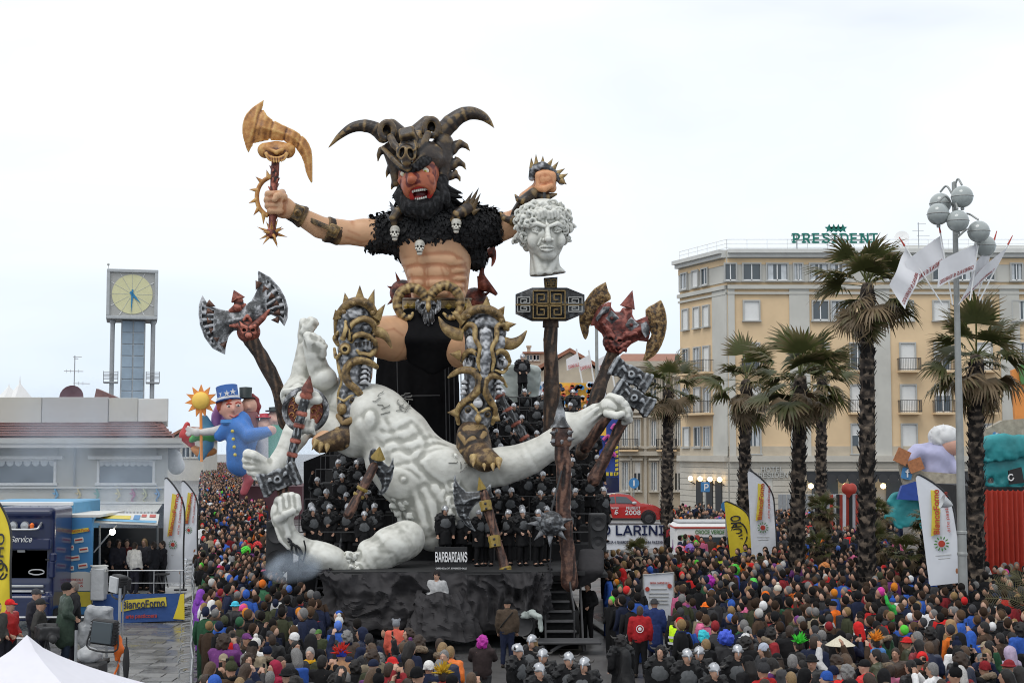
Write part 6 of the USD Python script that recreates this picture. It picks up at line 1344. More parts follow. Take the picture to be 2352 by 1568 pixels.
_plate=_acc(lambda S:(S.e(V3(0,-.02,1.22),(.19,.15,.22),k=.05),S.c(V3(-.2,.2,1.4),V3(.2,.2,1.4),.1,k=.02,sub=True)),.024,.005)
_furs=_acc(lambda S:S.chain([V3(-.24,.0,1.36),V3(-.16,.02,1.43),V3(0,.05,1.44),V3(.16,.02,1.43),V3(.24,.0,1.36)],[.08,.11,.10,.11,.08],.04),.024,.004,nz(22,.11))
_kilt=_acc(lambda S:(S.chain([V3(0,.01,.95),V3(0,.01,.62)],[.17,.20],.05),S.b(V3(0,0,.5),(.4,.4,.1),rd=.01,k=.01,sub=True)),.028,.006,nz([16,16,3],.07))
_cape=_acc(lambda S:S.chain([V3(0,.13,1.36),V3(0,.18,1.0),V3(0,.22,.55)],[.12,.15,.2],.05),.03,.007,nz([12,12,3],.10))
PHONE=lambda c:bbox_round(c,(.075,.012,.14),.004)
SKINS=[(.42,.24,.165),(.46,.27,.19),(.38,.215,.145),(.48,.30,.22)]
def person(pos,deg,cols,label,pose='stand',sc=1.0,head=('short',),extras=(),cat='person',group=None,flip=False,name='person'):
 """cols: jacket, trousers, hair or hat colours in the order of head"""
 P=POSE[pose];t=thing(name,label,cat,pos,group);R=rot(0,0,deg);loc=np.asarray(pos,float)
 F_=(lambda m:xf(mirror(m),R,loc,sc))if flip else(lambda m:xf(m,R,loc,sc))
 pp=lambda nm,m,mt,col,**k:part(t,nm,F_(m),mt,smooth=True,col=np.asarray(col,float),**k)
 pp('body',P['body'],'person_skin',cols.get('skin',SKINS[1]));pp('trousers',P['trousers'],'cloth',cols.get('legs',(.03,.03,.04)));pp('shoes',P['shoes'],'cloth',cols.get('shoes',(.03,.025,.02)))
 pp(cols.get('jname','jacket'),P['jacket'],cols.get('jmat','cloth'),cols['jacket'])
 for h in head:
  m,mt=ACC[h];c=cols.get(h,cols.get('hair',(.03,.02,.015)))
  pp({'short':'hair','curly':'hair','long':'hair','afro':'wig','spiky':'wig','furhood':'fur_collar','ears':'eared_hat','cone':'conical_hat','brim':'brimmed_hat','bobble':'bobble_hat'}.get(h,h),m,mt,c)
 for e in extras:
  if e=='backpack':pp('backpack',_bp,'cloth',cols.get(e,(.04,.04,.05)))
  elif e=='scarf':pp('scarf',_scarf,'wool',cols.get(e,(.2,.2,.22)))
  elif e=='coat':pp('coat_skirt',_coat,'cloth',cols['jacket'])
  elif e=='strap':pp('bag_strap',_strap,'cloth',cols.get(e,(.02,.02,.02)))
  elif e=='vest':
   v_=part(t,'safety_vest',F_(_vest),'cloth',smooth=True,col=np.asarray(cols.get(e,(.55,.85,.02))))
   for z in(1.08,1.22):part(v_,'reflective_band',F_(xf(xf(_vst[0],s=1.0),np.diag([1.0,.80,1.0]),(0,0,z))),'cloth',smooth=True,col=V3(.6,.6,.6))
  elif e=='phone':pp('phone',PHONE(P['hand'][0]*.5+P['hand'][1]*.5+V3(0,-.03,.03))if pose=='photo' else PHONE(P['hand'][0]+V3(0,-.02,.03)),'cloth',(.02,.02,.02))
  elif e=='plate':pp('breastplate',_plate,'cloth',(.10,.105,.11));pp('fur_mantle',_furs,'hair',(.012,.012,.013));pp('kilt',_kilt,'cloth',(.012,.012,.013))
  elif e=='horns':[pp('horn',m,'cloth',(.09,.085,.08))for m in _hornm]
  elif e=='cape':pp('cape',_cape,'hair',(.010,.010,.011))
 return t
mat('helmet_steel',{'a':('attribute',{'attribute':'col'}),'p':('principled_bsdf',{'metallic':.6,'roughness':.32})},[('a.color','p.base_color')])
# the float itself
plain('float_black',(.012,.012,.013),.75,.3,3,.2,10);plain('float_grey',(.035,.035,.037),.7,.3,3);plain('drape_rock',(.034,.032,.034),.75,.4,1.2,.5,7,spec=.3);plain('speaker_black',(.014,.014,.015),.6,.2,8);plain('step_grey',(.06,.06,.063),.7,.2,3);plain('tarp',(.34,.38,.36),.35,.2,2.0,.4,5);plain('letter_white',(.72,.72,.72),.6,.15,9)
FY=42.0
X4=lambda px:(px-CX)/F*FY
fl=thing('parade_float','black multi tiered carnival float platform with crumpled rock-like skirt and side stairs','parade float',(X4(1000),47,0))
r_=np.random.default_rng(12)
nu,nv=230,44;ZT,ZB=2.12,.62
path=spline([V3(X4(757),FY+4.2,0),V3(X4(760),FY+1.0,0),V3(X4(775),FY+.1,0),V3(X4(900),FY,0),V3(X4(1030),FY-.1,0),V3(X4(1150),FY,0),V3(X4(1225),FY+.1,0),V3(X4(1242),FY+.6,0),V3(X4(1244),FY+3,0)],nu)
uu,vv_=np.meshgrid(np.linspace(0,1,nu),np.linspace(0,1,nv),indexing='ij')
tn=np.gradient(path,axis=0);tn/=np.linalg.norm(tn,axis=1,keepdims=True);nn=np.c_[tn[:,1],-tn[:,0],0*tn[:,0]]
q=np.stack([uu*21,vv_*3.2,uu*0],-1);rid=lambda p,s:1-np.abs(2*meshkit.noise(p,s)-1)
wr_=q+.8*np.stack([meshkit.noise(q*.7,31),meshkit.noise(q*.7,32),0*uu],-1)
D=.42*rid(wr_*[.75,.6,1],3)+.26*rid(wr_*[1.7,1.3,1],4)+.10*rid(wr_*[3.6,3.0,1],5)-.36
zz=ZT+.10*(rid(q*[2,0,1],9)-.5)-vv_*(ZT-ZB+.1*rid(q*[3,0,1],8))
Pg=path[:,None]+nn[:,None]*D[...,None];Pg[...,2]=zz
i,j=np.meshgrid(np.arange(nu-1),np.arange(nv-1),indexing='ij');gq=np.stack([i*nv+j,i*nv+j+1,(i+1)*nv+j+1,(i+1)*nv+j],-1).reshape(-1,4)
part(fl,'rock_skirt',(Pg.reshape(-1,3),gq),'drape_rock',smooth=25)
# apron round the driver's opening
nu,nv=40,30;a=np.linspace(math.pi*1.05,-.05*math.pi,nu);uu,vv_=np.meshgrid(a,np.linspace(0,1,nv),indexing='ij')
q=np.stack([uu*3,vv_*3,uu*0],-1);D=.18*rid(q*[1.5,.8,1],41)+.1*rid(q*[3,2,1],42)
w_=.45+.45*vv_;cxp=at(1012,1400,FY)[0]
Pg=np.stack([cxp+(w_+D)*np.cos(uu)+.12*vv_,FY-.15-(w_*.9+D)*np.abs(np.sin(uu)),1.62-vv_*1.25+.05*np.sin(uu*5)],-1)
i,j=np.meshgrid(np.arange(nu-1),np.arange(nv-1),indexing='ij');gq=np.stack([i*nv+j,i*nv+j+1,(i+1)*nv+j+1,(i+1)*nv+j],-1).reshape(-1,4)
part(fl,'driver_apron',(Pg.reshape(-1,3),gq),'drape_rock',smooth=25)
part(fl,'chassis',[box2((X4(700),FY+.5,.35),(X4(1330),FY+17,1.0)),box2((X4(770),FY+.3,.9),(X4(1240),FY+17,2.05))],'float_black')
part(fl,'chassis',box2((X4(625),FY+3.2,.25),(X4(770),FY+9,1.98)),'float_black')
part(fl,'deck',box2((X4(690),FY+.6,2.0),(X4(1345),FY+18,2.1)),'float_black')
for x in(830,1180):
 for y in(2.0,8.0,14.0):part(fl,'wheel',lathe([(0,-.18),(.42,-.18),(.48,-.1),(.48,.1),(.42,.18),(0,.18)],20,V3(X4(x),FY+y,.48),rot(0,90,0)),'float_black')
XL,XR,XA,XB=X_(700,48),X_(1380,46),X_(915,49),X_(1062,49)
for i in range(9):
 y0=45.6+i*1.3;zl=2.1+i*.46;zr=2.1+i*.50
 part(fl,'tier',bbox_round(((XL+X4(1000))/2,y0+.65,zl/2+1.0),(X4(1000)-XL,1.28,zl-2.0+.02),.01),'float_black');part(fl,'tier',bbox_round(((XR+X4(1010))/2,y0+.65,zr/2+1.0),(XR-X4(1010),1.28,zr-2.0+.02),.01),'float_black')
 for a_,b_,z in((XL,XA,zl),(XB,XR,zr)):part(fl,'handrail',[rod(V3(a_,y0+.1,z+.95),V3(b_,y0+.1,z+.95),.022,5)]+[rod(V3(x,y0+.1,z),V3(x,y0+.1,z+.95),.018,4)for x in np.linspace(a_,b_,5)],'float_grey')
bk=[(698,1310),(698,1060),(760,1035),(868,1000),(870,812),(1050,812),(1052,945),(1100,935),(1180,925),(1250,905),(1330,960),(1380,1100),(1385,1310)]
part(fl,'backdrop',px_plate([(x,y)for x,y in bk],57.5,.15),'black_cloth')
S=Sculpt(.09);th=lambda x,y,d=0:at(x,y,51.5+d)
for k in range(10):x=876+k*18.5;S.chain([th(x,822,.2),th(x+r_.uniform(-3,3),910,r_.uniform(-.1,.2)),th(x,1010,0),th(x,1110,0)],[.16,.22,.25,.25],.1)
part(fl,'seat_drapery',S.mesh(),'black_cloth',smooth=True)
part(fl,'cable',[rod(at(x,830,50.4),at(x+4,1050,50.2),.018,4)for x in(1022,1030,1042,1058,912)],'float_grey',kind='stuff')
part(fl,'crossbar',rod(at(905,910,50.8),at(1010,908,50.8),.03,5),'float_grey')
# name board
sb=part(fl,'name_board',px_plate([(999,1255),(1073,1255),(1073,1307),(999,1307)],42.7,.06),'float_black')
part(sb,'lettering',text('BARBARIANS',.27,.02,True,73*pm(42.7),t=at(999.5,1289,42.65)),'letter_white',smooth=False)
part(sb,'small_lettering',text('CARRO DI 1a CAT. DI FABRIZIO GALLI',.04,.01,True,70*pm(42.7),t=at(1001,1306,42.65)),'letter_white',smooth=False)
# stairs
def stairs(x0,x1,ya,za,n,run,lab):
 for i in range(n):
  z=za-(i+1)*(za-.25)/n;part(fl,'stair_tread',bbox_round(((x0+x1)/2+(i*.03),ya-(i+.5)*run,z),(x1-x0+i*.05,run+.03,.06),.012),'step_grey');part(fl,'stair_riser',box(((x0+x1)/2+(i*.03),ya-i*run-.02,z-.12),(x1-x0+i*.05,.03,.2)),'float_black')
 for s,xx in((0,x0),(1,x1+n*.06)):part(fl,'stair_side',extrude([(0,0),(n*run,0),(n*run,.25),(0,za)],.05,rot(0,0,-90),(xx,ya,0.02)),'float_grey')
 part(fl,'stair_handrail',[tube([V3(x1+.1,ya+.2,za+.9),V3(x1+.1,ya-n*run*.5,za*.5+.95),V3(x1+.2,ya-n*run,1.1)],.03,6,12),rod(V3(x1+.1,ya,za-.3),V3(x1+.1,ya,za+.85),.025,5),rod(V3(x1+.2,ya-n*run,.2),V3(x1+.2,ya-n*run,1.1),.025,5)],'dark_iron')
stairs(X4(1250),X4(1300),FY+1.4,2.0,7,.26,'right');stairs(X4(706),X4(752),FY+2.6,2.0,7,.26,'left')
part(fl,'landing',[bbox_round((X4(1296),FY-.9,.34),(1.9,.9,.07),.02),tube([V3(X4(1262),FY-1.2,.1),V3(X4(1290),FY-1.25,.3),V3(X4(1330),FY-1.2,.32),V3(X4(1336),FY-1.15,.12)],.05,6,14)],'step_grey')
def speaker(px0,px1,y0,y1,Y,d=.9):
 a,b=at(px0,y1,Y),at(px1,y0,Y);c=(a+b)/2+V3(0,d/2,0);s_=part(fl,'speaker_box',bbox_round(c,(b[0]-a[0],d,b[2]-a[2]),.03),'speaker_black');n=max(1,int(round((b[2]-a[2])/(b[0]-a[0]))))
 for k in range(n):part(s_,'speaker_cone',lathe([(0,0),(.1,-.02),((b[0]-a[0])*.36,.02),((b[0]-a[0])*.42,.05),((b[0]-a[0])*.43,0)],20,V3(c[0],Y-.02,a[2]+(b[2]-a[2])*(k+.5)/n),rot(90,0,0)),'float_grey')
speaker(1355,1393,1180,1268,43.5);speaker(610,662,1196,1312,44.5);speaker(1170,1228,1408,1462,40.9,.8)
[part(fl,'wing_platform',m,'float_black')for m in(box2((X4(605),FY+2.3,2.0),(X4(690),FY+4,2.1)),box2((X4(1346),FY+1,1.9),(X4(1400),FY+4,2.0)))]
S=Sculpt(.06)
for k in range(8):x=1338+k*6;S.chain([at(x,1268,43.2),at(x-4,1310,43.0-.1*(k%2)),at(x-14,1350-k*3,43.1)],[.10,.14,.06],.05)
part(fl,'side_cloth',S.mesh(),'drape_rock',smooth=True)
S=Sculpt(.06)
S.b(at(1195,888,58.5),(.75,.6,.85),rot(0,4,0),rd=.2,k=.1);part(fl,'tarpaulin',S.mesh(lambda p:(meshkit.fbm(p*2.2,3,5)-.5)*.25),'tarp',smooth=True)
part(fl,'rear_railing',[rod(at(1160,y,56),at(1340,y,56),.02,5)for y in(912,936)]+[rod(at(x,912,56),at(x,960,56),.018,4)for x in range(1165,1340,28)],'float_grey')
S=Sculpt(.03);S.chain([at(1200,1412,40.9),at(1225,1408,40.6),at(1240,1420,40.4),at(1243,1445,40.4)],[.08,.1,.08,.05],.05);part(fl,'grey_rag',S.mesh(nz(9,.1)),'tarp',smooth=True)
# smaller axes carried as decoration along the front rail
# ---- performers on the tiers
BL=(.010,.010,.011)
def perf(pos,deg,pose,sc,lab,group,cape=False,horns=True,flip=False):
 sk=SKINS[int(r_.integers(4))]
 person(pos,deg,{'jacket':BL,'legs':BL,'shoes':BL,'skin':sk,'helmet':(.42,.43,.45),'hair':(.012,.01,.01)},lab,pose,sc,('helmet','long')if r_.random()<.4 else('helmet',),('plate',)+(('horns',)if horns else())+(('cape',)if cape else()),'person',group,flip,'performer')
_cnt={}
def PLab(where):
 _cnt[where]=n=_cnt.get(where,-1)+1;return 'helmeted performer in black, %s from left on %s'%(ORD[n].lower(),where)
PG='black costumed performers on the float tiers'
for i in range(9):
 y0=45.6+i*1.3+.65;zl=2.1+i*.46;zr=2.1+i*.50
 for x in np.arange(XL+.3,XA,.68):
  if r_.random()<.1:continue
  perf((x+r_.uniform(-.15,.15)+(i%2)*.4,y0+r_.uniform(-.3,.4),zl),r_.uniform(-50,40),('stand','pocket','point','wave','phone')[int(r_.choice(5,p=[.35,.3,.15,.1,.1]))],r_.uniform(.93,1.04),PLab('the %s tier left of the statue'%ORD[i].lower()),PG,horns=r_.random()<.4,flip=r_.random()<.5)
 for x in np.arange(XB,XR-.2,.68):
  if r_.random()<.1:continue
  perf((x+r_.uniform(-.15,.15)+(i%2)*.4,y0+r_.uniform(-.3,.4),zr),r_.uniform(-40,50),('stand','pocket','point','wave','phone')[int(r_.choice(5,p=[.35,.3,.15,.1,.1]))],r_.uniform(.93,1.04),PLab('the %s tier right of the statue'%ORD[i].lower()),PG,horns=r_.random()<.4,flip=r_.random()<.5)
for px in(716,836,1022,1058,1100,1122,1168,1200,1236):perf(at(px,1310,44.4+r_.uniform(0,1))[:2].tolist()+[2.1],r_.uniform(-70,70),('stand','pocket','point')[int(r_.integers(3))],r_.uniform(.92,1.03),PLab('the front deck edge'),PG,horns=False)
perf(at(1200,916,57.5),10,'pocket',1.0,'performer in black standing highest at the back beside the pale tarpaulin',None,horns=False)
person(at(1003,1372,41.6)+V3(0,0,-1.0),-15,{'jacket':(.42,.42,.42),'legs':BL,'beanie':(.03,.025,.025)},'float driver in a grey top and dark cap in the skirt opening','pocket',1.0,('beanie',))
# left side: lorry, food stand, stage, flags, television platform
L_=lambda x,y,Y:at(x,y,Y)
def flat(name,pts,Y,d,m,parent,col=None):return part(parent,name,px_plate(pts,Y,d),m,smooth=20,col=col)
plain('truck_blue',(.007,.013,.050),.25,.1,2,coat=.5);plain('kiosk_blue',(.05,.20,.42),.5,.12,1.5);plain('box_blue',(.10,.32,.52),.5,.15,2);plain('banner_blue',(.02,.07,.24),.55,.15,2,.4,5);plain('logo_yellow',(.62,.50,.05),.5,.08);plain('logo_red',(.45,.05,.03),.5,.1);plain('print_green',(.08,.22,.06),.5);plain('print_brown',(.38,.15,.06),.6,.3,9);plain('flag_white',(.66,.68,.72),.7,.05,2);plain('flag_yellow',(.72,.56,.03),.6,.06);plain('plastic_grey',(.26,.27,.28),.25,.25,5,.5,8);plain('plastic_white',(.46,.47,.48),.3,.1,3,.4,6);plain('curl_pink',(.45,.06,.28),.5);plain('orange_vest',(.8,.16,.02),.7)
TYk=46.0
tk=thing('lorry','dark blue lorry with roof spotlights and a light blue box body at far left','lorry',(at(70,1400,TYk)[0],TYk,0))
tx=lambda px:at(px,1300,TYk)[0];tz=lambda py:at(70,py,TYk)[2]
S=Sculpt(.05);x0,x1=tx(-18),tx(122)
S.b(((x0+x1)/2,TYk+1.0,(tz(1172)+.5)/2+.1),((x1-x0)/2,1.0,(tz(1172)-.5)/2),rd=.12,k=.05);S.b(((x0+x1)/2,TYk-.1,.75),((x1-x0)/2,.25,.4),rd=.1,k=.05);S.b(((x0+x1)/2,TYk+.02,tz(1178)),((x1-x0)/2-.05,.1,.1),rd=.05,k=.05)
S.b(((x0+x1)/2,TYk-.02,tz(1295)),((x1-x0)/2-.12,.06,.52),rd=.05,k=.03,sub=True)
part(tk,'cab',S.mesh(),'truck_blue',smooth=40)
part(tk,'windscreen',bbox_round(((x0+x1)/2,TYk+.06,tz(1295)),((x1-x0)-.3,.04,1.0),.01),'window_glass');part(tk,'steering_wheel',tube([V3(tx(84)+.24*math.cos(a),TYk+.0,tz(1313)+.08*math.sin(a))for a in np.linspace(0,6.28,16)],.022,5),'plastic_white')
for i in range(5):part(tk,'grille_slat',bbox_round(((x0+x1)/2,TYk-.06,tz(1345)-i*.16),(x1-x0-.5,.1,.07),.02),'steel')
part(tk,'sun_visor',bbox_round(((x0+x1)/2,TYk-.12,tz(1248)),(x1-x0-.1,.2,.34),.04),'truck_blue');part(tk,'visor_lettering',text('Service',.17,.012,False,.65,t=(tx(28),TYk-.225,tz(1243)),slant=.25),'letter_white',smooth=False)
part(tk,'chrome_bar',tube([V3(x0,TYk-.25,tz(1214)),V3(tx(80),TYk-.27,tz(1214)),V3(tx(92),TYk-.2,tz(1208)),V3(tx(93),TYk,tz(1200))],.035,8,14),'steel')
for px,m_ in((33,'frame_grey'),(60,'frame_grey')):lp_=part(tk,'spotlight',lathe([(0,0),(.12,.02),(.14,.10),(.05,.2)],14,V3(tx(px),TYk-.28,tz(1206)),rot(-90,0,0)),'steel')
part(tk,'beacon',lathe([(.06,0),(.07,.1),(.02,.16)],10,V3(tx(76),TYk-.2,tz(1211))),'orange_vest');part(tk,'number_plate',bbox_round((tx(49),TYk-.05,tz(1263)),(.24,.03,.12),.01),'plastic_white')
for px,py,h in((124,1279,.28),(122,1306,.55)):part(tk,'mirror',bbox_round((tx(px),TYk-.1,tz(py)),(.2,.2,h),.05),'truck_blue')
part(tk,'mirror_arm',rod(V3(tx(104),TYk,tz(1284)),V3(tx(122),TYk-.1,tz(1284)),.025,5),'dark_iron')
for s in(0,1):part(tk,'front_wheel',lathe([(0,-.15),(.42,-.15),(.5,-.08),(.5,.08),(.42,.15),(0,.15)],20,V3(x0+.2+s*(x1-x0-.4),TYk+.8,.5),rot(0,90,0)),'float_black')
part(tk,'box_body',bbox_round((at(60,1200,49)[0],50.6,at(60,1152,49)[2]/2+.4),(at(166,1200,49)[0]-at(-50,1200,49)[0],3.2,at(60,1152,49)[2]-.8),.04),'box_blue');part(tk,'box_top_rail',bbox_round((at(60,1200,49)[0],48.95,at(60,1156,49)[2]),(at(166,1200,49)[0]-at(-50,1200,49)[0],.12,.12),.02),'white_paint')
# food stand with poster panel and tilted canopy
KY=48.0
kq=thing('food_stand','blue pastry stand trailer with a poster of biscuit packs and a raised canopy','food stand',(at(170,1390,KY)[0],KY,0))
a,b=at(133,1388,KY),at(212,1188,KY)
part(kq,'poster_panel',bbox_round(((a[0]+b[0])/2,KY+.1,(b[2]+.3)/2),(b[0]-a[0],.2,b[2]-.3),.02),'kiosk_blue');part(kq,'side_wall',box2((a[0],KY+.2,.3),(a[0]+.1,KY+3,b[2]-.05)),'kiosk_blue');part(kq,'back_wall',box2((a[0],KY+3,.3),(at(375,1300,KY+3)[0],KY+3.1,2.9)),'dark_recess');part(kq,'roof',box2((a[0],KY,b[2]+.01),(at(228,1200,KY)[0],KY+3.1,b[2]+.09)),'off_white')
kp=lambda x,y:at(x,y,KY-.03)
flat('logo_ribbon',[(147,1222),(150,1214),(160,1217),(203,1211),(204,1219),(162,1226)],KY-.02,.03,'logo_yellow',kq);part(kq,'logo_lettering',text('Bianco Forno',.085,.01,True,.6,rot(0,-4,0),kp(163,1222)),'logo_red',smooth=False)
for x,y in((181,1240),(159,1258),(192,1262),(172,1281),(159,1305),(190,1299)):q_=part(kq,'biscuit_pack',bbox_round(at(x,y,KY-.02),(.30,.03,.16),.02,rot(0,-8,0)),'off_white');part(q_,'pack_stripe',bbox_round(at(x,y-1,KY-.04),(.24,.02,.05),.008,rot(0,-8,0)),'logo_red')
flat('white_dome_print',[(136,1356),(136,1340),(145,1325),(160,1315),(178,1312),(196,1312),(210,1315),(210,1356)],KY-.02,.03,'off_white',kq);flat('yellow_base_print',[(136,1358),(210,1358),(210,1392),(136,1392)],KY-.02,.03,'logo_yellow',kq)
for i,s_ in enumerate(('CARNEVALE','DI VIAREGGIO','2016')):part(kq,'print_lettering',text(s_,.07,.01,True,.46,t=kp(158,1333+i*7)),'logo_red',smooth=False)
v=np.array([at(216,1200,KY+.4),at(228,1181,KY+2.2),at(366,1184,KY+2.2),at(362,1206,KY+.2)]);cn=part(kq,'canopy',(np.vstack([v,v+[0,0,.06]]),np.array([[0,1,2,3],[7,6,5,4],[0,3,7,4],[3,2,6,7],[2,1,5,6],[1,0,4,5]])),'off_white',smooth=False)
def quad_on(v,u0,u1,w0,w1,h):P=lambda u,w:v[0]*(1-u)*(1-w)+v[3]*u*(1-w)+v[2]*u*w+v[1]*(1-u)*w+V3(0,-.02,h);return np.array([P(u0,w0),P(u1,w0),P(u1,w1),P(u0,w1)]),np.array([[0,1,2,3]])
for u0,u1,w0,w1,m_ in((.02,.98,.02,.25,'box_blue'),(.12,.55,.3,.7,'logo_yellow'),(.72,.8,.6,.9,'logo_red'),(.85,.95,.6,.9,'logo_red'),(.6,.7,.3,.8,'kiosk_blue')):part(cn,'canopy_print',quad_on(v,u0,u1,w0,w1,.075),m_)
part(kq,'canopy_strut',rod(at(215,1268,KY+.3),at(268,1206,KY+.3),.025,5),'steel');part(kq,'bulb',sphere(at(258,1221,KY+.25),.10,2),'bulb_white');part(kq,'awning_frame',[rod(at(229,1206,KY+1),at(229,1345,KY+1),.04,5),rod(at(362,1206,KY+2),at(362,1340,KY+2),.04,5)],'galvanised')
part(kq,'bin_unit',bbox_round(at(228,1340,KY-.2),(.44,.5,1.0),.03),'plastic_white');part(kq,'paper_stack',[bbox_round(at(228,1311-i*3,KY-.2),(.5-.04*(i%2),.4,.045),.01,rot(0,0,i*7))for i in range(5)],'off_white')
# stage with banner
SZ=.80
st=thing('stage','low stage with a blue and yellow pastry banner across its front','stage',(at(345,1428,47.9)[0],48,0))
sx0,sx1=at(210,1400,48)[0],at(420,1400,48)[0]
part(st,'deck',bbox_round(((sx0+sx1)/2,50.2,SZ-.08),(sx1-sx0,4.4,.14),.02),'frame_grey');part(st,'banner',px_plate([(214,1364),(424,1362),(421,1424),(270,1430),(214,1420)],47.9,.04),'banner_blue');bn=st
flat('banner_ribbon',[(275,1384),(290,1377),(330,1374),(381,1370),(383,1391),(330,1394),(290,1402),(276,1404)],47.86,.03,'logo_yellow',st);part(st,'banner_lettering',text('BiancoForno',.23,.015,True,1.36,rot(0,-3,0),at(281,1397,47.83)),'truck_blue',smooth=False);part(st,'banner_lettering',text('arte pasticcera',.11,.01,True,1.0,rot(0,-2,0),at(289,1419,47.86)),'logo_red',smooth=False)
flat('drape_end',[(398,1420),(408,1390),(414,1364),(423,1362),(424,1422)],47.84,.04,'flag_yellow',st);part(st,'rail',[rod(V3(sx0,48.0,SZ+.9),V3(sx1,48.0,SZ+.9),.02,5),rod(V3(sx0,48.0,SZ+.5),V3(sx1,48.0,SZ+.5),.012,4)]+[rod(V3(x,48,SZ),V3(x,48,SZ+.9),.02,5)for x in np.linspace(sx0+.3,sx1-.1,4)],'galvanised')
rr=np.random.default_rng(4)
DK=(.015,.016,.02)
for px,Y,dg,c,lg,ps,lab,hd in((308,49.0,150,(.62,.61,.58),(.02,.02,.03),'stand','man in a white shirt and dark trousers standing on the pastry stage',('short',)),(352,49.2,-120,DK,DK,'pocket','person in black beside the man in white on the pastry stage',('short',)),(372,49.8,-60,(.02,.02,.025),DK,'photo','person in black with raised hands at the right end of the pastry stage',('short',)),
(270,50.3,40,(.03,.03,.04),DK,'stand','person in dark clothes in the shade under the canopy bulb',('curly',)),(290,50.6,20,(.10,.02,.02),DK,'pocket','person in dark red in the shade behind the man in white',('short',)),(330,50.9,-10,(.05,.05,.06),DK,'stand','fair haired person in grey at the back of the pastry stage',('long',)),(248,50.8,30,(.02,.02,.02),DK,'pocket','person in black far left under the stage canopy',('short',))):
 person((at(px,1340,Y)[0],Y,SZ),dg,{'jacket':c,'legs':lg,'long':(.3,.2,.1),'skin':SKINS[int(rr.integers(4))]},lab,ps,1.0,hd)
solo('stage_chair',[rod(at(364+a,1318,48.4),at(364+a+b,1348,48.4+c),.02,4)for a,b,c in((0,-6,0),(2,6,0),(14,-5,.3),(16,6,.3))]+[box(at(373,1318,48.6),(.4,.4,.04))],'dark_iron','black folding stool at the right end of the pastry stage','stool')
solo('red_counter',bbox_round(at(328,1318,51.6),(.9,.4,.5),.08),'logo_red','red and white counter box behind the man in white on the stage','counter')
# feather flags
def feather(px,pb,pt,wpx,Y,label,kind='pastry',lean=0,group=None):
 o=at(px,pb,Y);u=pm(Y);H=(pb-pt)*u;W_=wpx*u;t=thing('feather_flag',label,'flag',(o[0],Y,o[2]),group);R=rot(0,lean,0)
 w=np.linspace(0,1,14);edge=[(W_*(1-.92*max(0,(s-.62)/.38)**2.2),H*s)for s in w]
 pl=extrude([(0,0)]+[(0,H*.97)]+edge[::-1]+[(W_,0)],.015);c1,c2=('flag_white','dark_iron')if kind=='pastry' else('flag_yellow','dark_iron')
 G=lambda m:xf((lambda v,f:(v+np.c_[0*v[:,0],.06*np.sin(v[:,2]*2.2+v[:,0]*3),0*v[:,0]],f))(*arr(m)),R,o)
 s_=part(t,'sail',G(pl),c1,smooth=20);part(t,'pole',G(tube([(W_+.02,.0,-.25)]+[(x+.03,0,z)for x,z in edge]+[(0,0,H*.985)],[.03]*(len(edge)+1)+[.012],6,30)),c2)
 part(t,'base_foot',lathe([(0,0),(.22,0),(.22,.05),(.04,.07),(0,.07)],12,o+R@V3(W_*.9,0,-.25)),'dark_iron')
 if kind=='pastry':
  part(t,'ribbon',G(extrude([(W_*.22,H*.44),(W_*.46,H*.46),(W_*.60,H*.66),(W_*.60,H*.84),(W_*.40,H*.85),(W_*.34,H*.66)],.01,t=(0,-.014,0))),'logo_yellow',smooth=20)
  part(t,'lettering',G(xf(text('BiancoForno',W_*.17,.01,True,H*.40),rot(0,-82,0),(W_*.46,-.032,H*.45))),'logo_red',smooth=False);part(t,'small_lettering',G(xf(text('arte pasticcera',W_*.10,.01,False,H*.36),rot(0,-86,0),(W_*.80,-.022,H*.46))),'logo_red',smooth=False)
  e_=part(t,'emblem',G(lathe([(0,0),(W_*.10,0),(W_*.10,.01),(0,.012)],16,(W_*.5,-.016,H*.365),rot(90,0,0))),'logo_red')
  for k in range(12):a=k*math.pi/6;part(e_,'leaf',G(sphere((W_*.5+W_*.18*math.cos(a),-.02,H*.365+W_*.18*math.sin(a)),(W_*.05,.01,W_*.022),1,rot(0,-math.degrees(a),0))),'print_green')
  for k in range(4):part(t,'pastry_print',G(sphere((W_*(.3+.15*k),-.02,H*(.06+.03*(k%2))),(W_*.2,.012,W_*.11),1,rot(0,35-25*k,0))),'print_brown')
  for k in range(3):part(t,'small_print',G(bbox_round((W_*.5,-.014,H*(.26-.03*k)),(W_*(.5-.08*k),.008,.02),.003)),'frame_grey')
 else:
  part(t,'lettering',G(xf(text('OBKOHO',W_*.42,.01,True,H*.62),rot(0,-90,0),(W_*.62,-.02,H*.12))),'dark_iron',smooth=False)
  part(t,'ring_print',G(tube([(W_*.5+W_*.34*math.cos(a),-.02,H*.42+W_*.5*math.sin(a))for a in np.linspace(0,6.0,20)],.03,5)),'dark_iron')
 return t
feather(373,1338,1100,46,50,'white pastry feather flag standing nearest at the right edge of the stage');feather(414,1282,1106,37,60,'white pastry feather flag partly hidden behind another at the pavement barriers')
feather(-16,1425,1158,36,40,'yellow feather flag with a black edge cut by the left picture edge','yellow')
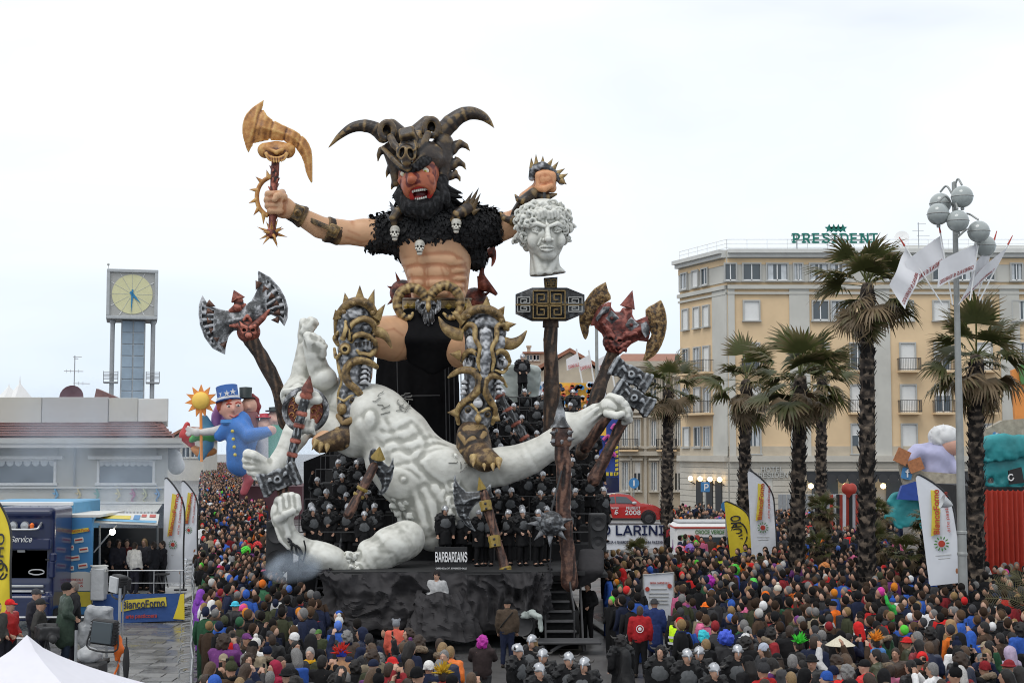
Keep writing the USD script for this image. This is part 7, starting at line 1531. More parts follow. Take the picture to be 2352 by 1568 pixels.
# crowd barriers along the pavement
bproto=[]
for z in(.12,1.05):bproto.append(rod((-1.15,0,z),(1.15,0,z),.02,5))
for x in(-1.15,1.15):bproto.append(rod((x,0,.12),(x,0,1.05),.02,5))
bars_=[rod((x,0,.12),(x,0,1.05),.008,4)for x in np.arange(-1.0,1.05,.125)];feet_=[tube([(x,-.32,.0),(x,-.30,.10),(x,0,.14),(x,.30,.10),(x,.32,0)],.018,5,9)for x in(-.85,.85)]
Yb=27.5;k=0
while Yb<80:
 t_=thing('crowd_barrier','%s crowd barrier from the front in the row along the left pavement'%ORD[k],'barrier',(edge_x(Yb+1.2),Yb+1.2,0),'barriers along the left pavement');R=rot(0,0,90+math.degrees(math.atan2(-(450-CX)/F,1))+rr.uniform(-2,2));o=V3(edge_x(Yb+1.2),Yb+1.2,.04)
 part(t_,'frame',[xf(m,R,o)for m in bproto],'galvanised');part(t_,'bars',[xf(m,R,o)for m in bars_],'galvanised',kind='stuff')
 for m in feet_:part(t_,'foot',xf(m,R,o),'galvanised')
 Yb+=2.38;k+=1
 # television platform with lights, crew and gear (near left)
VY=31.0
Vx=lambda x,y,d=0.0:at(x,y,VY+d)
tv=thing('camera_platform','scaffold platform for the television crew at the lower left','platform',(Vx(120,1568)[0],VY,0))
part(tv,'deck',box2((Vx(-60,1500)[0],VY-.9,.98),(Vx(205,1500)[0],VY+1.6,1.08)),'dark_wood');part(tv,'scaffold',[rod(V3(x,y,0),V3(x,y,1.95),.03,6)for x in(Vx(-40,1500)[0],Vx(200,1500)[0])for y in(VY-.8,VY+1.5)]+[rod(V3(Vx(-40,1500)[0],VY+1.5,z),V3(Vx(200,1500)[0],VY+1.5,z),.025,6)for z in(1.5,1.95)],'galvanised')
for px,d,dg,c,lab,ps,hd,ex,fl_ in((152,.0,115,{'jacket':(.035,.055,.04),'legs':(.02,.03,.05),'beanie':(.012,.012,.013),'jmat':'shiny_jacket','jname':'rain_cape'},'television man in a shiny dark green rain cape and black cap','pocket',('beanie',),('coat',),0),(168,.5,-60,{'jacket':(.02,.02,.022),'hair':(.16,.13,.11)},'balding man in black gesturing behind the green rain cape','point',('short',),(),1),(92,.3,95,{'jacket':(.05,.048,.045),'cap':(.03,.03,.03)},'cameraman in a dark grey jacket bending over the television camera','pocket',('cap',),(),0),
(82,.9,80,{'jacket':(.03,.03,.04),'cap':(.05,.05,.055)},'man in a dark cap standing behind the cameraman','stand',('cap',),(),0),(22,.2,70,{'jacket':(.40,.02,.02),'cap':(.55,.02,.02),'jmat':'shiny_jacket'},'man in a bright red cap and red jacket at the left edge','pocket',('cap',),(),0),(-8,-.2,60,{'jacket':(.06,.06,.055)},'person in dark grey cut off by the left edge beside the red cap','pocket',('short',),(),0)):
 person((Vx(px,1400,d)[0],VY+d,1.08-(.35 if px in(92,22,-8)else.0)-(.2 if px==82 else 0)),dg,c,lab,ps,1.0,hd,ex,flip=bool(fl_))
cam_=thing('television_camera','black television camera with cables on its tripod in front of the crew','camera',(Vx(108,1480,-.4)[0],VY-.4,1.1))
S=Sculpt(.022);S.b(Vx(108,1452,-.4),(.20,.28,.13),rot(0,0,30),rd=.03);S.c(Vx(118,1462,-.5),Vx(122,1468,-.85),.09,.08,.03);S.b(Vx(96,1438,-.4),(.08,.12,.06),rd=.02);S.b(Vx(115,1434,-.35),(.16,.06,.03),rd=.01)
part(cam_,'body',S.mesh(nz(14,.02)),'speaker_black',smooth=40);part(cam_,'tripod_leg',[rod(Vx(108,1466,-.4),Vx(108+a,1540,-.4+b),.025,5)for a,b in((-16,0),(16,-.2),(4,.4))],'dark_iron');part(cam_,'cable',tube([Vx(100,1448,-.5),Vx(88,1462,-.5),Vx(96,1490,-.5),Vx(112,1500,-.5)],.018,5,14),'speaker_black')
def floodlight(c,w,h,ang,label,lens=True):
 t=thing('floodlight',label,'floodlight',c);R=rot(0,6,ang);G=lambda m:xf(m,R,c)
 part(t,'housing',[G(bbox_round((0,.12,0),(w,.22,h),.03)),G(bbox_round((0,.28,0),(w*.7,.14,h*.7),.03))]+[G(box((0,.12,-h*.4+i*h*.13),(w+.04,.2,.02)))for i in range(7)],'speaker_black');part(t,'lens',G(bbox_round((0,-.01,0),(w*.84,.05,h*.84),.01)),MATS['plastic_white' if lens else 'window_glass'])
 part(t,'yoke',G(tube([(-w*.58,.12,0),(-w*.58,.1,-h*.7),(w*.58,.1,-h*.7),(w*.58,.12,0)],.02,5,12)),'dark_iron');return t
floodlight(Vx(262,1342,-.5),.34,.38,-42,'small black floodlight with a pale lens on top of the light stand');floodlight(Vx(234,1452,-1.0),.50,.50,-8,'large black ribbed floodlight in front of a plastic covered case',False)
ls=thing('light_stand','metal light stand with orange cable and clamps beside the wet pavement','light stand',(Vx(277,1568,-.6)[0],VY-.6,0))
part(ls,'pole',[rod(Vx(276,1350,-.6),Vx(270,1600,-.6),.03,6),rod(Vx(283,1352,-.5),Vx(281,1480,-.5),.018,5)],'galvanised');part(ls,'crossbar',[rod(Vx(262,1500,-.6),Vx(300,1568,-.8),.022,5),rod(Vx(246,1478,-.8),Vx(286,1490,-.6),.025,5)],'galvanised');part(ls,'orange_cable',[tube([Vx(276,1462,-.66),Vx(270,1490,-.7),Vx(274,1520,-.66),Vx(262,1550,-.7)],.022,5,14)],'orange_vest')
S=Sculpt(.03);S.chain([Vx(270,1464,-.7),Vx(274,1490,-.75),Vx(268,1512,-.7)],[.07,.10,.05],.04);part(ls,'orange_cloth',S.mesh(nz(12,.05)),'orange_vest',smooth=True)
solo('folded_umbrella',lathe([(.01,0),(.05,.08),(.07,.35),(.05,.6),(.02,.68),(.012,.86),(0,.86)],8,Vx(289,1562,-.9)),'speaker_black','black folded umbrella hanging on the light stand','umbrella')
S=Sculpt(.045);S.b(Vx(226,1432,.2),(.27,.26,.34),rot(0,4,10),rd=.06,k=.05);S.chain([Vx(190,1440,0),Vx(196,1470,0)],[.1,.14],.1)
solo('covered_case',S.mesh(lambda p:(meshkit.fbm(p*6,3,5)-.5)*.16),'plastic_grey','equipment case wrapped in white plastic behind the large floodlight','case',smooth=True)
S=Sculpt(.03);S.e(Vx(205,1505,-.5),(.26,.2,.16),k=.05);S.c(Vx(203,1500,-.5),Vx(199,1480,-.5),.12,.02,.05)
solo('plastic_bag',S.mesh(nz(9,.08)),'plastic_white','crumpled white plastic bag on the flight case','bag',smooth=True)
solo('flight_case',bbox_round(Vx(190,1545,-.6),(.85,.6,.42),.03),'float_grey','dark flight case below the crumpled plastic bag','case')
tp=at(62,1457,23.5)
v=[tp];n_=8
for i in range(n_+1):
 for k,(sx,sy)in enumerate(((-1,-1),(1,-1),(1,1),(-1,1))):t_=i/n_;v.append(tp+V3(sx*1.55*t_,sy*1.55*t_,-1.0*(t_**.72)))
v=np.array(v[1:]);f=[]
for i in range(n_):
 for k in range(4):a_,b_=i*4+k,i*4+(k+1)%4;f.append([a_,a_+4,b_+4,b_])
wt=thing('white_gazebo','white peaked gazebo roof in the bottom left corner','gazebo',tp-V3(0,0,tp[2]))
plain('canvas_white',(.70,.69,.74),.8,.03)
part(wt,'canopy',(v,np.array(f)),'canvas_white',smooth=25);part(wt,'leg',rod(tp+V3(-1.45,-1.45,-tp[2]),tp+V3(-1.45,-1.45,-1.0),.04,6),'steel');part(wt,'leg',rod(tp+V3(1.45,1.45,-tp[2]),tp+V3(1.45,1.45,-1.0),.04,6),'steel')
# ---- the other float far behind, with a caricature in a starred hat
QY=118.0
Q_=lambda x,y,d=0.0:at(x,y,QY+d)
uq=pm(QY)
def toy(parent,name,S,col,disp=None,label=None):return part(parent,name,S.mesh(disp)if hasattr(S,'mesh')else S,'toy_paint',smooth=True,col=np.asarray(col,float),label=label)
plain('brown_drape',(.10,.04,.05),.8);plain('arch_collar',(.05,.22,.55),.6)
bf=thing('blue_coat_figure','giant figure in a bright blue coat and starred top hat on the far float','parade figure',(Q_(556,1066)[0],QY,Q_(556,1066)[2]))
S=Sculpt(.16);S.chain([Q_(552,970),Q_(556,1010),Q_(552,1062)],[.9,1.25,1.05],.5);S.chain([Q_(545,975,-.6),Q_(572,1000,-1.4),Q_(618,990,-1.6)],[.75,.62,.45],.3);S.c(Q_(525,985),Q_(505,1000),.7,.5,.3);toy(bf,'coat',S,(.03,.16,.50),nz(.9,.25))
S=Sculpt(.11);S.e(Q_(533,938),(26*uq,.95,29*uq),k=.2);S.e(Q_(536,958,-.3),(.6,.6,.4),k=.2);S.e(Q_(537,940,-.95),(.16,.3,.28),k=.1);S.e(Q_(508,944,.1),(.18,.2,.3),k=.1);S.e(Q_(523,932,-.9),(.14,.1,.08),k=.05,sub=True);S.e(Q_(549,930,-.85),(.14,.1,.08),k=.05,sub=True);S.e(Q_(540,954,-.92),(.3,.1,.05),k=.05,sub=True);toy(bf,'head',S,(.62,.33,.26))
for x,y in((526,933),(547,931)):e_=toy(bf,'eye',sphere(Q_(x,y,-.86),(.17,.1,.10),1),(.6,.58,.55));part(e_,'pupil',sphere(Q_(x,y,-.95),(.07,.05,.07),1),'pupil');part(bf,'eyebrow',tube([Q_(x-6,y-5,-.85),Q_(x,y-8,-.95),Q_(x+6,y-5,-.85)],.06,5),'logo_red')
part(bf,'mouth',tube([Q_(527,953,-.9),Q_(538,957,-1.02),Q_(548,951,-.9)],.05,5,8),'lip_red');part(bf,'collar',lathe([(.9,0),(1.05,.15),(1.0,.4),(.8,.3)],16,Q_(536,975)),'arch_collar');[part(bf,'coat_button',sphere(Q_(534+k*2,990+k*18,-1.45+.0*k),.14,1),'logo_yellow')for k in range(4)]
toy(bf,'hand',sphere(Q_(622,988,-1.6),(.45,.4,.4),2),(.62,.33,.26))
S=Sculpt(.11);S.e(Q_(518,930,.35),(.75,.7,.7),k=.1);S.c(Q_(512,928,-.3),Q_(528,918,-.75),.18,.18,.1);toy(bf,'hair',S,(.42,.09,.05),nz(4,.15))
ht=toy(bf,'top_hat',lathe([(0,0),(1.0,0),(1.04,.07),(.84,.1),(.86,1.2),(.8,1.24),(0,1.24)],24,Q_(525,921),rot(-6,-10,0)),(.04,.13,.40));part(ht,'hat_band',lathe([(.90,.12),(.92,.12),(.92,.3),(.90,.3)],24,Q_(525,921),rot(-6,-10,0)),'letter_white')
for dx,dy in((-14,2),(-2,0),(12,-4)):c=Q_(523+dx,903+dy,-.93+abs(dx)*.02);part(ht,'star',extrude([(c[0]+(.10 if k%2 else.26)*math.sin(k*math.pi/5),c[2]+(.10 if k%2 else.26)*math.cos(k*math.pi/5))for k in range(10)],.05,t=(0,c[1]-.05,0)),'letter_white')
sp_=thing('paper_sun','orange twelve pointed paper sun on the far float','sun sculpture',Q_(462,960));c=Q_(461,920)
plain('sun_orange',(.80,.30,.07),.6,.2,.8);plain('sun_yellow',(.85,.55,.10),.6,.15,.8)
part(sp_,'rays',extrude([(c[0]+(.75 if k%2 else 1.3)*math.sin(k*math.pi/11),c[2]+(.75 if k%2 else 1.3)*math.cos(k*math.pi/11))for k in range(22)],.25,t=(0,QY,0)),'sun_orange');part(sp_,'disc',sphere(c+V3(0,0,0),(.72,.4,.72),2),'sun_yellow');part(sp_,'post',rod(Q_(461,935),Q_(463,1060),.12,6),'sun_orange')
pf=thing('far_float','colourful crowded carnival float far down the avenue left of the main float','parade float',(Q_(540,1120)[0],QY,0))
part(pf,'platform',[box2((Q_(545,1100)[0],QY+1,0),(Q_(690,1100)[0],QY+12,2.6))],'brown_drape');part(pf,'fence',[rod(Q_(x,1076,.6),Q_(x,1115,.6),.08,4)for x in range(560,690,12)],'float_grey',kind='stuff')
for name,pts,rs,col,d in(('purple_arch',[(493,1000),(497,955),(507,935),(520,950),(516,1000)],[.3,.42,.45,.42,.3],(.38,.20,.50),1.5),('blue_curl',[(470,960),(480,985),(476,1020),(462,1050)],[.3,.5,.55,.3],(.10,.32,.52),1.2),('green_garland',[(440,1010),(455,1000),(480,1006),(505,1000)],[.25,.4,.4,.3],(.10,.40,.12),1.0),('red_shape',[(430,975),(425,1000),(440,1020)],[.25,.5,.3],(.50,.05,.05),1.4),('orange_shape',[(446,1030),(462,1040),(490,1036)],[.3,.45,.3],(.60,.22,.04),1.4),('striped_leg',[(560,1060),(572,1100),(560,1130)],[.5,.4,.3],(.45,.10,.12),0),('pink_shape',[(640,960),(650,1000),(646,1060)],[.4,.6,.4],(.55,.22,.30),2)):
 S=Sculpt(.14);S.chain([Q_(x,y,d)for x,y in pts],rs,.15);toy(pf,name,S,col)
S=Sculpt(.10);S.chain([Q_(512,985,.2),Q_(490,990,.1),Q_(468,992,0)],[.4,.34,.3],.1);S.e(Q_(452,992),(.4,.3,.35),k=.1)
for k in range(5):S.chain([Q_(450,990),Q_(432-(k%2)*4,980+k*5)],[.16,.12],.05)
toy(pf,'gloved_arm',S,(.60,.58,.56))
for lab,x,hx,coat,hair in(('figure with a black top hat and dark red hair behind the blue coat',572,905,(.22,.08,.08),(.22,.03,.03)),('figure in green with a flat dark hat right of the blue coat',632,935,(.04,.30,.18),(.05,.05,.06)),('figure with fair hair and a white apron right of the blue coat',610,950,(.58,.55,.56),(.5,.28,.06))):
 t=thing('caricature_figure',lab,'parade figure',Q_(x,1070));S=Sculpt(.14);S.chain([Q_(x,hx+55,1.5),Q_(x,1062,1.5)],[.8,1.0],.4);toy(t,'costume',S,coat);S=Sculpt(.11);S.e(Q_(x,hx+28,1.4),(.65,.65,.75),k=.1);S.e(Q_(x,hx+30,.75),.16,k=.1);toy(t,'head',S,(.60,.35,.26));S=Sculpt(.12);S.e(Q_(x+5,hx+28,1.9),(.8,.5,1.0),k=.1);toy(t,'hair',S,hair,nz(3,.2));toy(t,'hat',lathe([(0,0),(.8,0),(.8,.1),(.5,.12),(.52,.9 if hx==905 else.35),(0,.95 if hx==905 else.4)],16,Q_(x-8*(hx==905),hx+10,1.4)),(.02,.03,.03)if hx!=950 else(.5,.04,.06))
hs=thing('white_horse','white horse head sculpture beyond the tiled building','sculpture',Q_(404,1075,-30));S=Sculpt(.08);h_=lambda x,y:Q_(x,y,-30);S.chain([h_(405,1070),h_(402,1050),h_(396,1035),h_(410,1024)],[.5,.42,.3,.22],.15);S.chain([h_(396,1035),h_(408,1045)],[.26,.16],.1);toy(hs,'head',S,(.6,.6,.6))
# right side: palms, lamp, flags, car, ambulance, floats
mat('frond',{'a':('attribute',{'attribute':'col'}),'d':('principled_bsdf',{'roughness':.5,'specular_ior_level':.35}),'t':('translucent_bsdf',{}),'m':('mix_closure',{'fac':.25})},[('a.color','d.base_color'),('a.color','t.color'),('d.BSDF','m.closure1'),('t.BSDF','m.closure2')],surface='m.closure')
dry('palm_bark',(.008,.006,.005),(.040,.030,.023),(.15,.115,.085),.9,4.0,.5,.6,12)
def fan(r,L,dead,droop):
 """one fan leaf: stalk along +x then split segments; returns vertices, faces, colours"""
 V,Fc,C=[],[],[];st=L*r.uniform(.7,1.0);L=L*.84;n=24;g=np.array([.085,.095,.030])*r.uniform(.7,1.25);br=np.array([.20,.145,.085])*r.uniform(.7,1.2);b0=br if dead else g
 def add(q,c,fs):k=len(V);V.extend(q);C.extend(c);Fc.extend([[k+i for i in f]for f in fs])
 w=.03;z=lambda t:droop*.25*t*t*-1
 for s in range(4):t0,t1=s/4*st,(s+1)/4*st;add([(t0,-w,z(t0)),(t0,w,z(t0)),(t1,w*.8,z(t1)),(t1,-w*.8,z(t1))],[b0*1.2]*4,[(0,1,2),(0,2,3)])
 for k in range(n):
  a=(k+.5-n/2)/n*3.3;l=L*(.98-.22*abs(a)/1.85)*r.uniform(.85,1.1);d=np.array([math.cos(a),math.sin(a),0]);sd=np.array([-math.sin(a),math.cos(a),0]);o=np.array([st,0,z(st)]);f_=.03*(1 if k%2 else-1);up=np.array([0,0,1.0])
  dz=droop*r.uniform(.6,1.5);pr=[(0,.01,0,0),(.40,.056,.0,.3),(.70,.042,-.05,.9),(1.0,.005,-.2,2.3)];q=[]
  for t,ww,z0,dr in pr:c=o+d*l*t+up*(f_*t*(1-t)*4+l*.16*-dr*dz*t);q+=[c-sd*ww*L,c+sd*ww*L]
  tip=br*1.15 if r.random()<.75 else g;add(q,[b0,b0,b0,b0,b0*.6+tip*.4,b0*.6+tip*.4,tip,tip],[(0,1,3),(0,3,2),(2,3,5),(2,5,4),(4,5,7),(4,7,6)])
 return np.array(V),np.array(Fc),np.array(C)
def palm(px,pcrown,base,Y,r_top,label,L,seed,nleaf=34,lean=0,group=None,trunk=.2):
 r=np.random.default_rng(seed);c=at(px,pcrown,Y);b=at(base,1300,Y);b[2]=0;t=thing('palm_tree',label,'palm tree',b,group);Hh_=c[2];S=Sculpt(.07);pts=spline([b,b*.6+c*.4+V3(lean,0,0),c],26);S.chain(list(pts),list(np.linspace(trunk*1.35,trunk*1.0,26)),.05)
 tr,f=S.mesh(lambda p:(meshkit.noise(p*[5,5,9],seed)-.5)*.10);part(t,'trunk',(tr,f),'palm_bark')
 sc=[]
 for k in range(int(Hh_*34)):
  z=r.uniform(.15,.99);a=r.uniform(0,6.28);i=int(z*25);q=pts[i];u=V3(math.cos(a),math.sin(a),0);rr_=trunk*(1.35-.35*z);sd=V3(-u[1],u[0],0)*.07;o=q+u*rr_*.9+V3(0,0,r.uniform(-.2,.2));tip=o+u*.11+V3(0,0,.2);k0=[o-sd,o+sd,tip+sd*.5,tip-sd*.5];sc.append((np.array(k0),np.array([[0,1,2],[0,2,3]])))
 part(t,'leaf_bases',sc,'palm_bark',smooth=False,kind='stuff',curv=False)
 cr=part(t,'crown_heart',sphere(c+V3(0,0,-.3),(trunk*1.15,trunk*1.15,.4),2),'palm_bark')
 for k in range(nleaf):
  e=math.radians(84-152*((k+.5)/nleaf)**.85+r.uniform(-14,14));a=k*2.399+r.uniform(-.3,.3);dead=e<math.radians(-18)and r.random()<.9
  V,Fc,C=fan(r,L*r.uniform(.75,1.12)*(.85 if dead else 1),dead,1.3 if dead else r.uniform(.5,1.2));R=rot(0,0,math.degrees(a))@rot(0,-math.degrees(e),0)@rot(r.uniform(-30,30),0,0)
  v=V@R.T+c+V3(0,0,.15*math.sin(e));part(t,'dead_frond' if dead else 'frond',(v,Fc),'frond',col=C)
 return t
palm(1992,662,1988,46,0,'tallest palm with a thick dark trunk in front of the hotel lettering',1.16,31,36,trunk=.21)
palm(2242,825,2238,46,0,'second tallest palm standing right beside the globe lamp post',1.24,32,36,trunk=.21)
palm(1838,872,1826,52,0,'middle palm with many drooping brown fronds left of the tallest palm',1.28,33,34,trunk=.22)
palm(1714,880,1704,62,0,'palm just left of the standing white pastry flag with brown skirt',1.22,34,31,trunk=.22)
palm(1888,870,1884,74,0,'slimmer palm seen behind the middle palm',1.25,35,24,trunk=.24)
palm(1536,892,1530,76,0,'leftmost tall palm between the float and the hotel corner',1.36,36,30,trunk=.25)
for i,(px,py,bx,Y,lab)in enumerate(((1888,1185,1930,58,'low leaning palm right of the standing pastry flag'),(1880,1268,1935,55,'low palm with a slanting trunk above the crowd between the two thick trunks'),(2015,1190,2012,60,'low palm right of the tallest trunk under the boat float'),(2012,1262,2010,52,'low bushy palm right of the tallest trunk near the crowd'),(2078,1280,2072,50,'lowest green palm left of the leaning pastry flag'),(2142,1205,2075,50,'low palm on a long leaning trunk behind the leaning pastry flag'),(1462,1284,1462,60,'small palm top in front of the white dealer banner'))):palm(px,py-8,bx,Y,0,lab,.47,50+i,38,trunk=.15)
# long feather frond at the right edge
fr=[];r_=np.random.default_rng(77);o,tip=at(2370,1390,38),at(2255,1370,38)
for L3 in([(2375,1395),(2330,1352),(2285,1338)],[(2375,1400),(2320,1375),(2262,1374)],[(2375,1390),(2345,1330),(2320,1312)]):
 p=spline([at(x,y,38)for x,y in L3],22);fr.append(tube(p,.012,4))
 for i in range(2,21):
  for s in(-1,1):d=nrm(p[i]-p[i-1]);n_=nrm(np.cross(d,V3(0,1,0)));q=p[i]+d*.18+n_*s*.26;w=d*.012;fr.append((np.array([p[i]-w,p[i]+w,q]),np.array([[0,1,2]])))
ff=join(fr);solo('feather_palm',ff,'frond','long feathery palm fronds reaching in from the right picture edge','palm',col=np.tile([.13,.12,.06],(len(ff[0]),1)))
# lamp post with globes
LY=42.0
Lp=lambda x,y,d=0.0:at(x,y,LY+d)
lp=thing('lamp_post','tall grey street lamp post with seven glass globes','street lamp',(Lp(2213,1400)[0],LY,0))
plain('lamp_metal',(.30,.31,.30),.5,.15,3,metal=.3)
b=V3(Lp(2213,1400)[0],LY,0);part(lp,'pole',lathe([(.17,0),(.17,.4),(.14,.5),(.12,4),(.085,9),(.07,13.2),(0,13.25)],16,b),'lamp_metal');[part(lp,'collar',lathe([(.13,0),(.145,.02),(.145,.08),(.13,.1)],16,b+V3(0,0,z)),'lamp_metal')for z in(2.6,3.2)]
mat('globe_glass',{'geo':('texture_coordinate',{}),'p':('principled_bsdf',{'base_color':(.34,.37,.36),'roughness':.12,'specular_ior_level':.7})},[])
for x,y,d in((2210,452,-.3),(2160,468,.3),(2155,492,-.5),(2200,508,-.7),(2248,532,-.5),(2262,565,.2),(2078,548,40.)):
 if d>10:continue
 c=Lp(x,y,d);g_=part(lp,'globe',sphere(c,.31,3),'globe_glass');part(g_,'ring',lathe([(.31,-.02),(.325,0),(.31,.02)],20,c),'lamp_metal');part(g_,'finial',lathe([(.05,-.05),(.06,0),(.02,.05)],8,c+V3(0,0,-.33)),'lamp_metal')
 pz=at(2205,y-14,LY)[2];p0=V3(b[0]-.02,LY,pz);part(lp,'arm',tube([p0,(p0+c)/2+V3(0,0,.42),c+V3(.0,0,.34)],.03,6,12),'lamp_metal')
part(lp,'loudspeaker',lathe([(.02,0),(.1,.1),(.19,.3),(.2,.32),(0,.2)],14,Lp(2188,1160,-.2),rot(0,-70,0)),'plastic_white')
plain('flag_cloth',(.70,.70,.72),.8,.04);plain('flag_print',(.42,.04,.03),.7);plain('flag_shadow',(.03,.03,.03),.7)
for i,(top,foot_,corner,lab)in enumerate((((2078,565),(2165,700),(2040,640),'leftmost white carnival flag drooping behind the tallest palm'),((2160,535),(2188,700),(2080,585),'large white carnival flag second from left on the lamp post'),((2248,553),(2228,690),(2160,585),'large white carnival flag in the middle of the lamp post'),((2283,553),(2246,680),(2236,600),'white carnival flag right of the lamp post half hidden'),((2315,562),(2250,690),(2232,630),'rightmost white carnival flag on a slanting pole'))):
 d=(-.5,-.3,-.4,.3,.1)[i];A,B,C=Lp(*top,d),Lp(*foot_,d),Lp(*corner,d-.4);t=thing('carnival_flag',lab,'flag',Lp(2210,700));part(t,'pole',tube([B,A],.022,6),'white_paint');part(t,'red_tip',tube([A,A+nrm(A-B)*.3],[.03,.012],6),'logo_red')
 dn=nrm(B-A);Wd=C-A;Hd=dn*min(.80,.45*np.linalg.norm(B-A));nu,nv=16,10
 def Wv(u,v,o=0.0):u,v=np.asarray(u)[...,None],np.asarray(v)[...,None];return A+dn*.08+u*Wd+v*Hd+V3(0,1,0)*(.10*np.sin(u*7+v*2+i)-o)+V3(0,0,-1)*(.10*u*u)
 uu,vv_=np.meshgrid(np.linspace(0,1,nu),np.linspace(0,1,nv),indexing='ij');i_,j_=np.meshgrid(np.arange(nu-1),np.arange(nv-1),indexing='ij');q_=np.stack([i_*nv+j_,i_*nv+j_+1,(i_+1)*nv+j_+1,(i_+1)*nv+j_],-1).reshape(-1,4)
 part(t,'cloth',(Wv(uu,vv_).reshape(-1,3),q_),'flag_cloth',smooth=True)
 m=text('CARNEVALE di VIAREGGIO',.1,.002,True);v=m[0];part(t,'lettering',(Wv(.06+.88*v[:,0]/v[:,0].max(),.92-.14*v[:,2]/.1,.012),m[1]),'flag_print',smooth=False)
 # ---- car on its display, banner
CYr=77.0
Cr=lambda x,y,d=0.0:at(x,y,CYr+d)
uc=pm(CYr)
plain('car_red',(.42,.018,.015),.22,.08,2,coat=.6);plain('tyre',(.012,.012,.013),.8)
dk=thing('display_stage','raised display stand carrying the red car with a white dealer banner','display stand',(Cr(1445,1260)[0],CYr,0));zc=Cr(1440,1202)[2]
part(dk,'platform',box2((Cr(1330,1202)[0],CYr-1.2,zc-.25),(Cr(1525,1202)[0],CYr+1.6,zc)),'galvanised');part(dk,'banner',px_plate([(1392,1206),(1523,1205),(1524,1258),(1392,1262)],CYr-1.3,.03),'flag_white');part(dk,'banner_lettering',text('GUIDO LARINI',.48,.02,True,226*uc,t=Cr(1294,1228,-1.35)),'truck_blue',smooth=False);part(dk,'banner_small_lettering',text('VIA AURELIA 4 QUERCETA, EMAIL, 0584 942295',.13,.02,True,150*uc,t=Cr(1368,1247,-1.35)),'truck_blue',smooth=False)
part(dk,'scaffold',[rod(V3(Cr(x,1200)[0],CYr+y,0),V3(Cr(x,1200)[0],CYr+y,zc),.04,5)for x in(1340,1400,1460,1520)for y in(-1.1,1.5)],'galvanised')
car=thing('red_car','red crossover car displayed on the stand with white lettering on its doors','car',(Cr(1440,1200)[0],CYr,zc));o=V3(Cr(1353,1200)[0]-.0,CYr,zc)
sil=[(.15,.35),(.05,.75),(.12,.98),(.5,1.12),(1.0,1.50),(1.6,1.56),(2.2,1.50),(2.75,1.08),(3.5,.98),(3.85,.80),(3.95,.45),(3.9,.28),(3.5,.22),(.5,.22)]
sil=[(x*.93,z*.99)for x,z in sil];xs=X_(1518,CYr)-o[0];sil=[(x*xs/3.68,z)for x,z in sil]
def body_d(poly,hw,zt0):return extrude(sg.Polygon(poly).buffer(-.06).buffer(.06),hw*2,t=o+V3(0,-hw,0))
v,f=body_d(sil,.84,1);v,f=trimesh.remesh.subdivide_to_size(v,f,.25);q=v-o;k_=np.clip((q[:,2]-.95)/.6,0,1);q[:,1]*=1-.22*k_;part(car,'body',(q+o,f),'car_red',smooth=28)
for nm,P in(('side_window',[(.62,1.08),(1.02,1.40),(1.32,1.44),(1.36,1.10)]),('side_window',[(1.42,1.10),(1.40,1.45),(1.98,1.41),(2.40,1.08)])):P=[(x*xs/3.95,z*.99)for x,z in P];v,f=extrude(P,.03,t=o+V3(0,-.885,0));q=v-o;q[:,1]+=.155*np.clip((q[:,2]-.95)/.6,0,1)*1.15;part(car,nm,(q+o,f),'window_glass')
for x in(.78,3.15):x=x*xs/3.95;part(car,'wheel',lathe([(.1,-.1),(.26,-.1),(.33,-.06),(.34,.04),(.3,.1),(0,.1)],20,o+V3(x,-.80,.33),rot(90,0,0)),'tyre');part(car,'rim',lathe([(0,0),(.05,.02),(.2,-.02),(.23,.01)],10,o+V3(x,-.92,.33),rot(90,0,0)),'float_grey');part(car,'wheel_arch',lathe([(.34,0),(.40,0),(.40,.04),(.34,.04)],20,o+V3(x,-.83,.35),rot(90,0,0)),'speaker_black')
part(car,'roof_rail',tube([o+V3(.95*xs/3.95,-.66,1.52),o+V3(1.5*xs/3.95,-.65,1.60),o+V3(2.1*xs/3.95,-.66,1.53)],.025,5,10),'steel');part(car,'mirror',sphere(o+V3(2.38*xs/3.95,-.98,1.1),(.12,.08,.08),2),'plastic_white');part(car,'headlight',sphere(o+V3(3.62*xs/3.95,-.72,.80),(.22,.12,.09),2,rot(0,12,0)),'plastic_white');part(car,'sill',bbox_round(o+V3(xs*.5,-.84,.27),(xs*.55,.06,.12),.02),'speaker_black');part(car,'tail_light',sphere(o+V3(.10,-.72,.86),(.07,.12,.14),1),'logo_red')
for s_,x,z,h,w_ in(('PEUGEOT',1.95,.78,.13,.75),('2008',1.90,.50,.22,.82),('NUOVA',1.15,.80,.09,.4)):part(car,'lettering',text(s_,h,.01,True,w_*xs/3.95,t=o+V3(x*xs/3.95,-.855,z)),'letter_white',smooth=False)
part(car,'emblem',[tube([o+V3((1.35+a)*xs/3.95,-.86,z)for a,z in L],.022,5,10)for L in([(0,.52),(.02,.66),(.08,.74),(.14,.72)],[(.02,.64),(.12,.62),(.16,.56)],[(.04,.58),(.1,.5)])],'letter_white',kind='stuff')
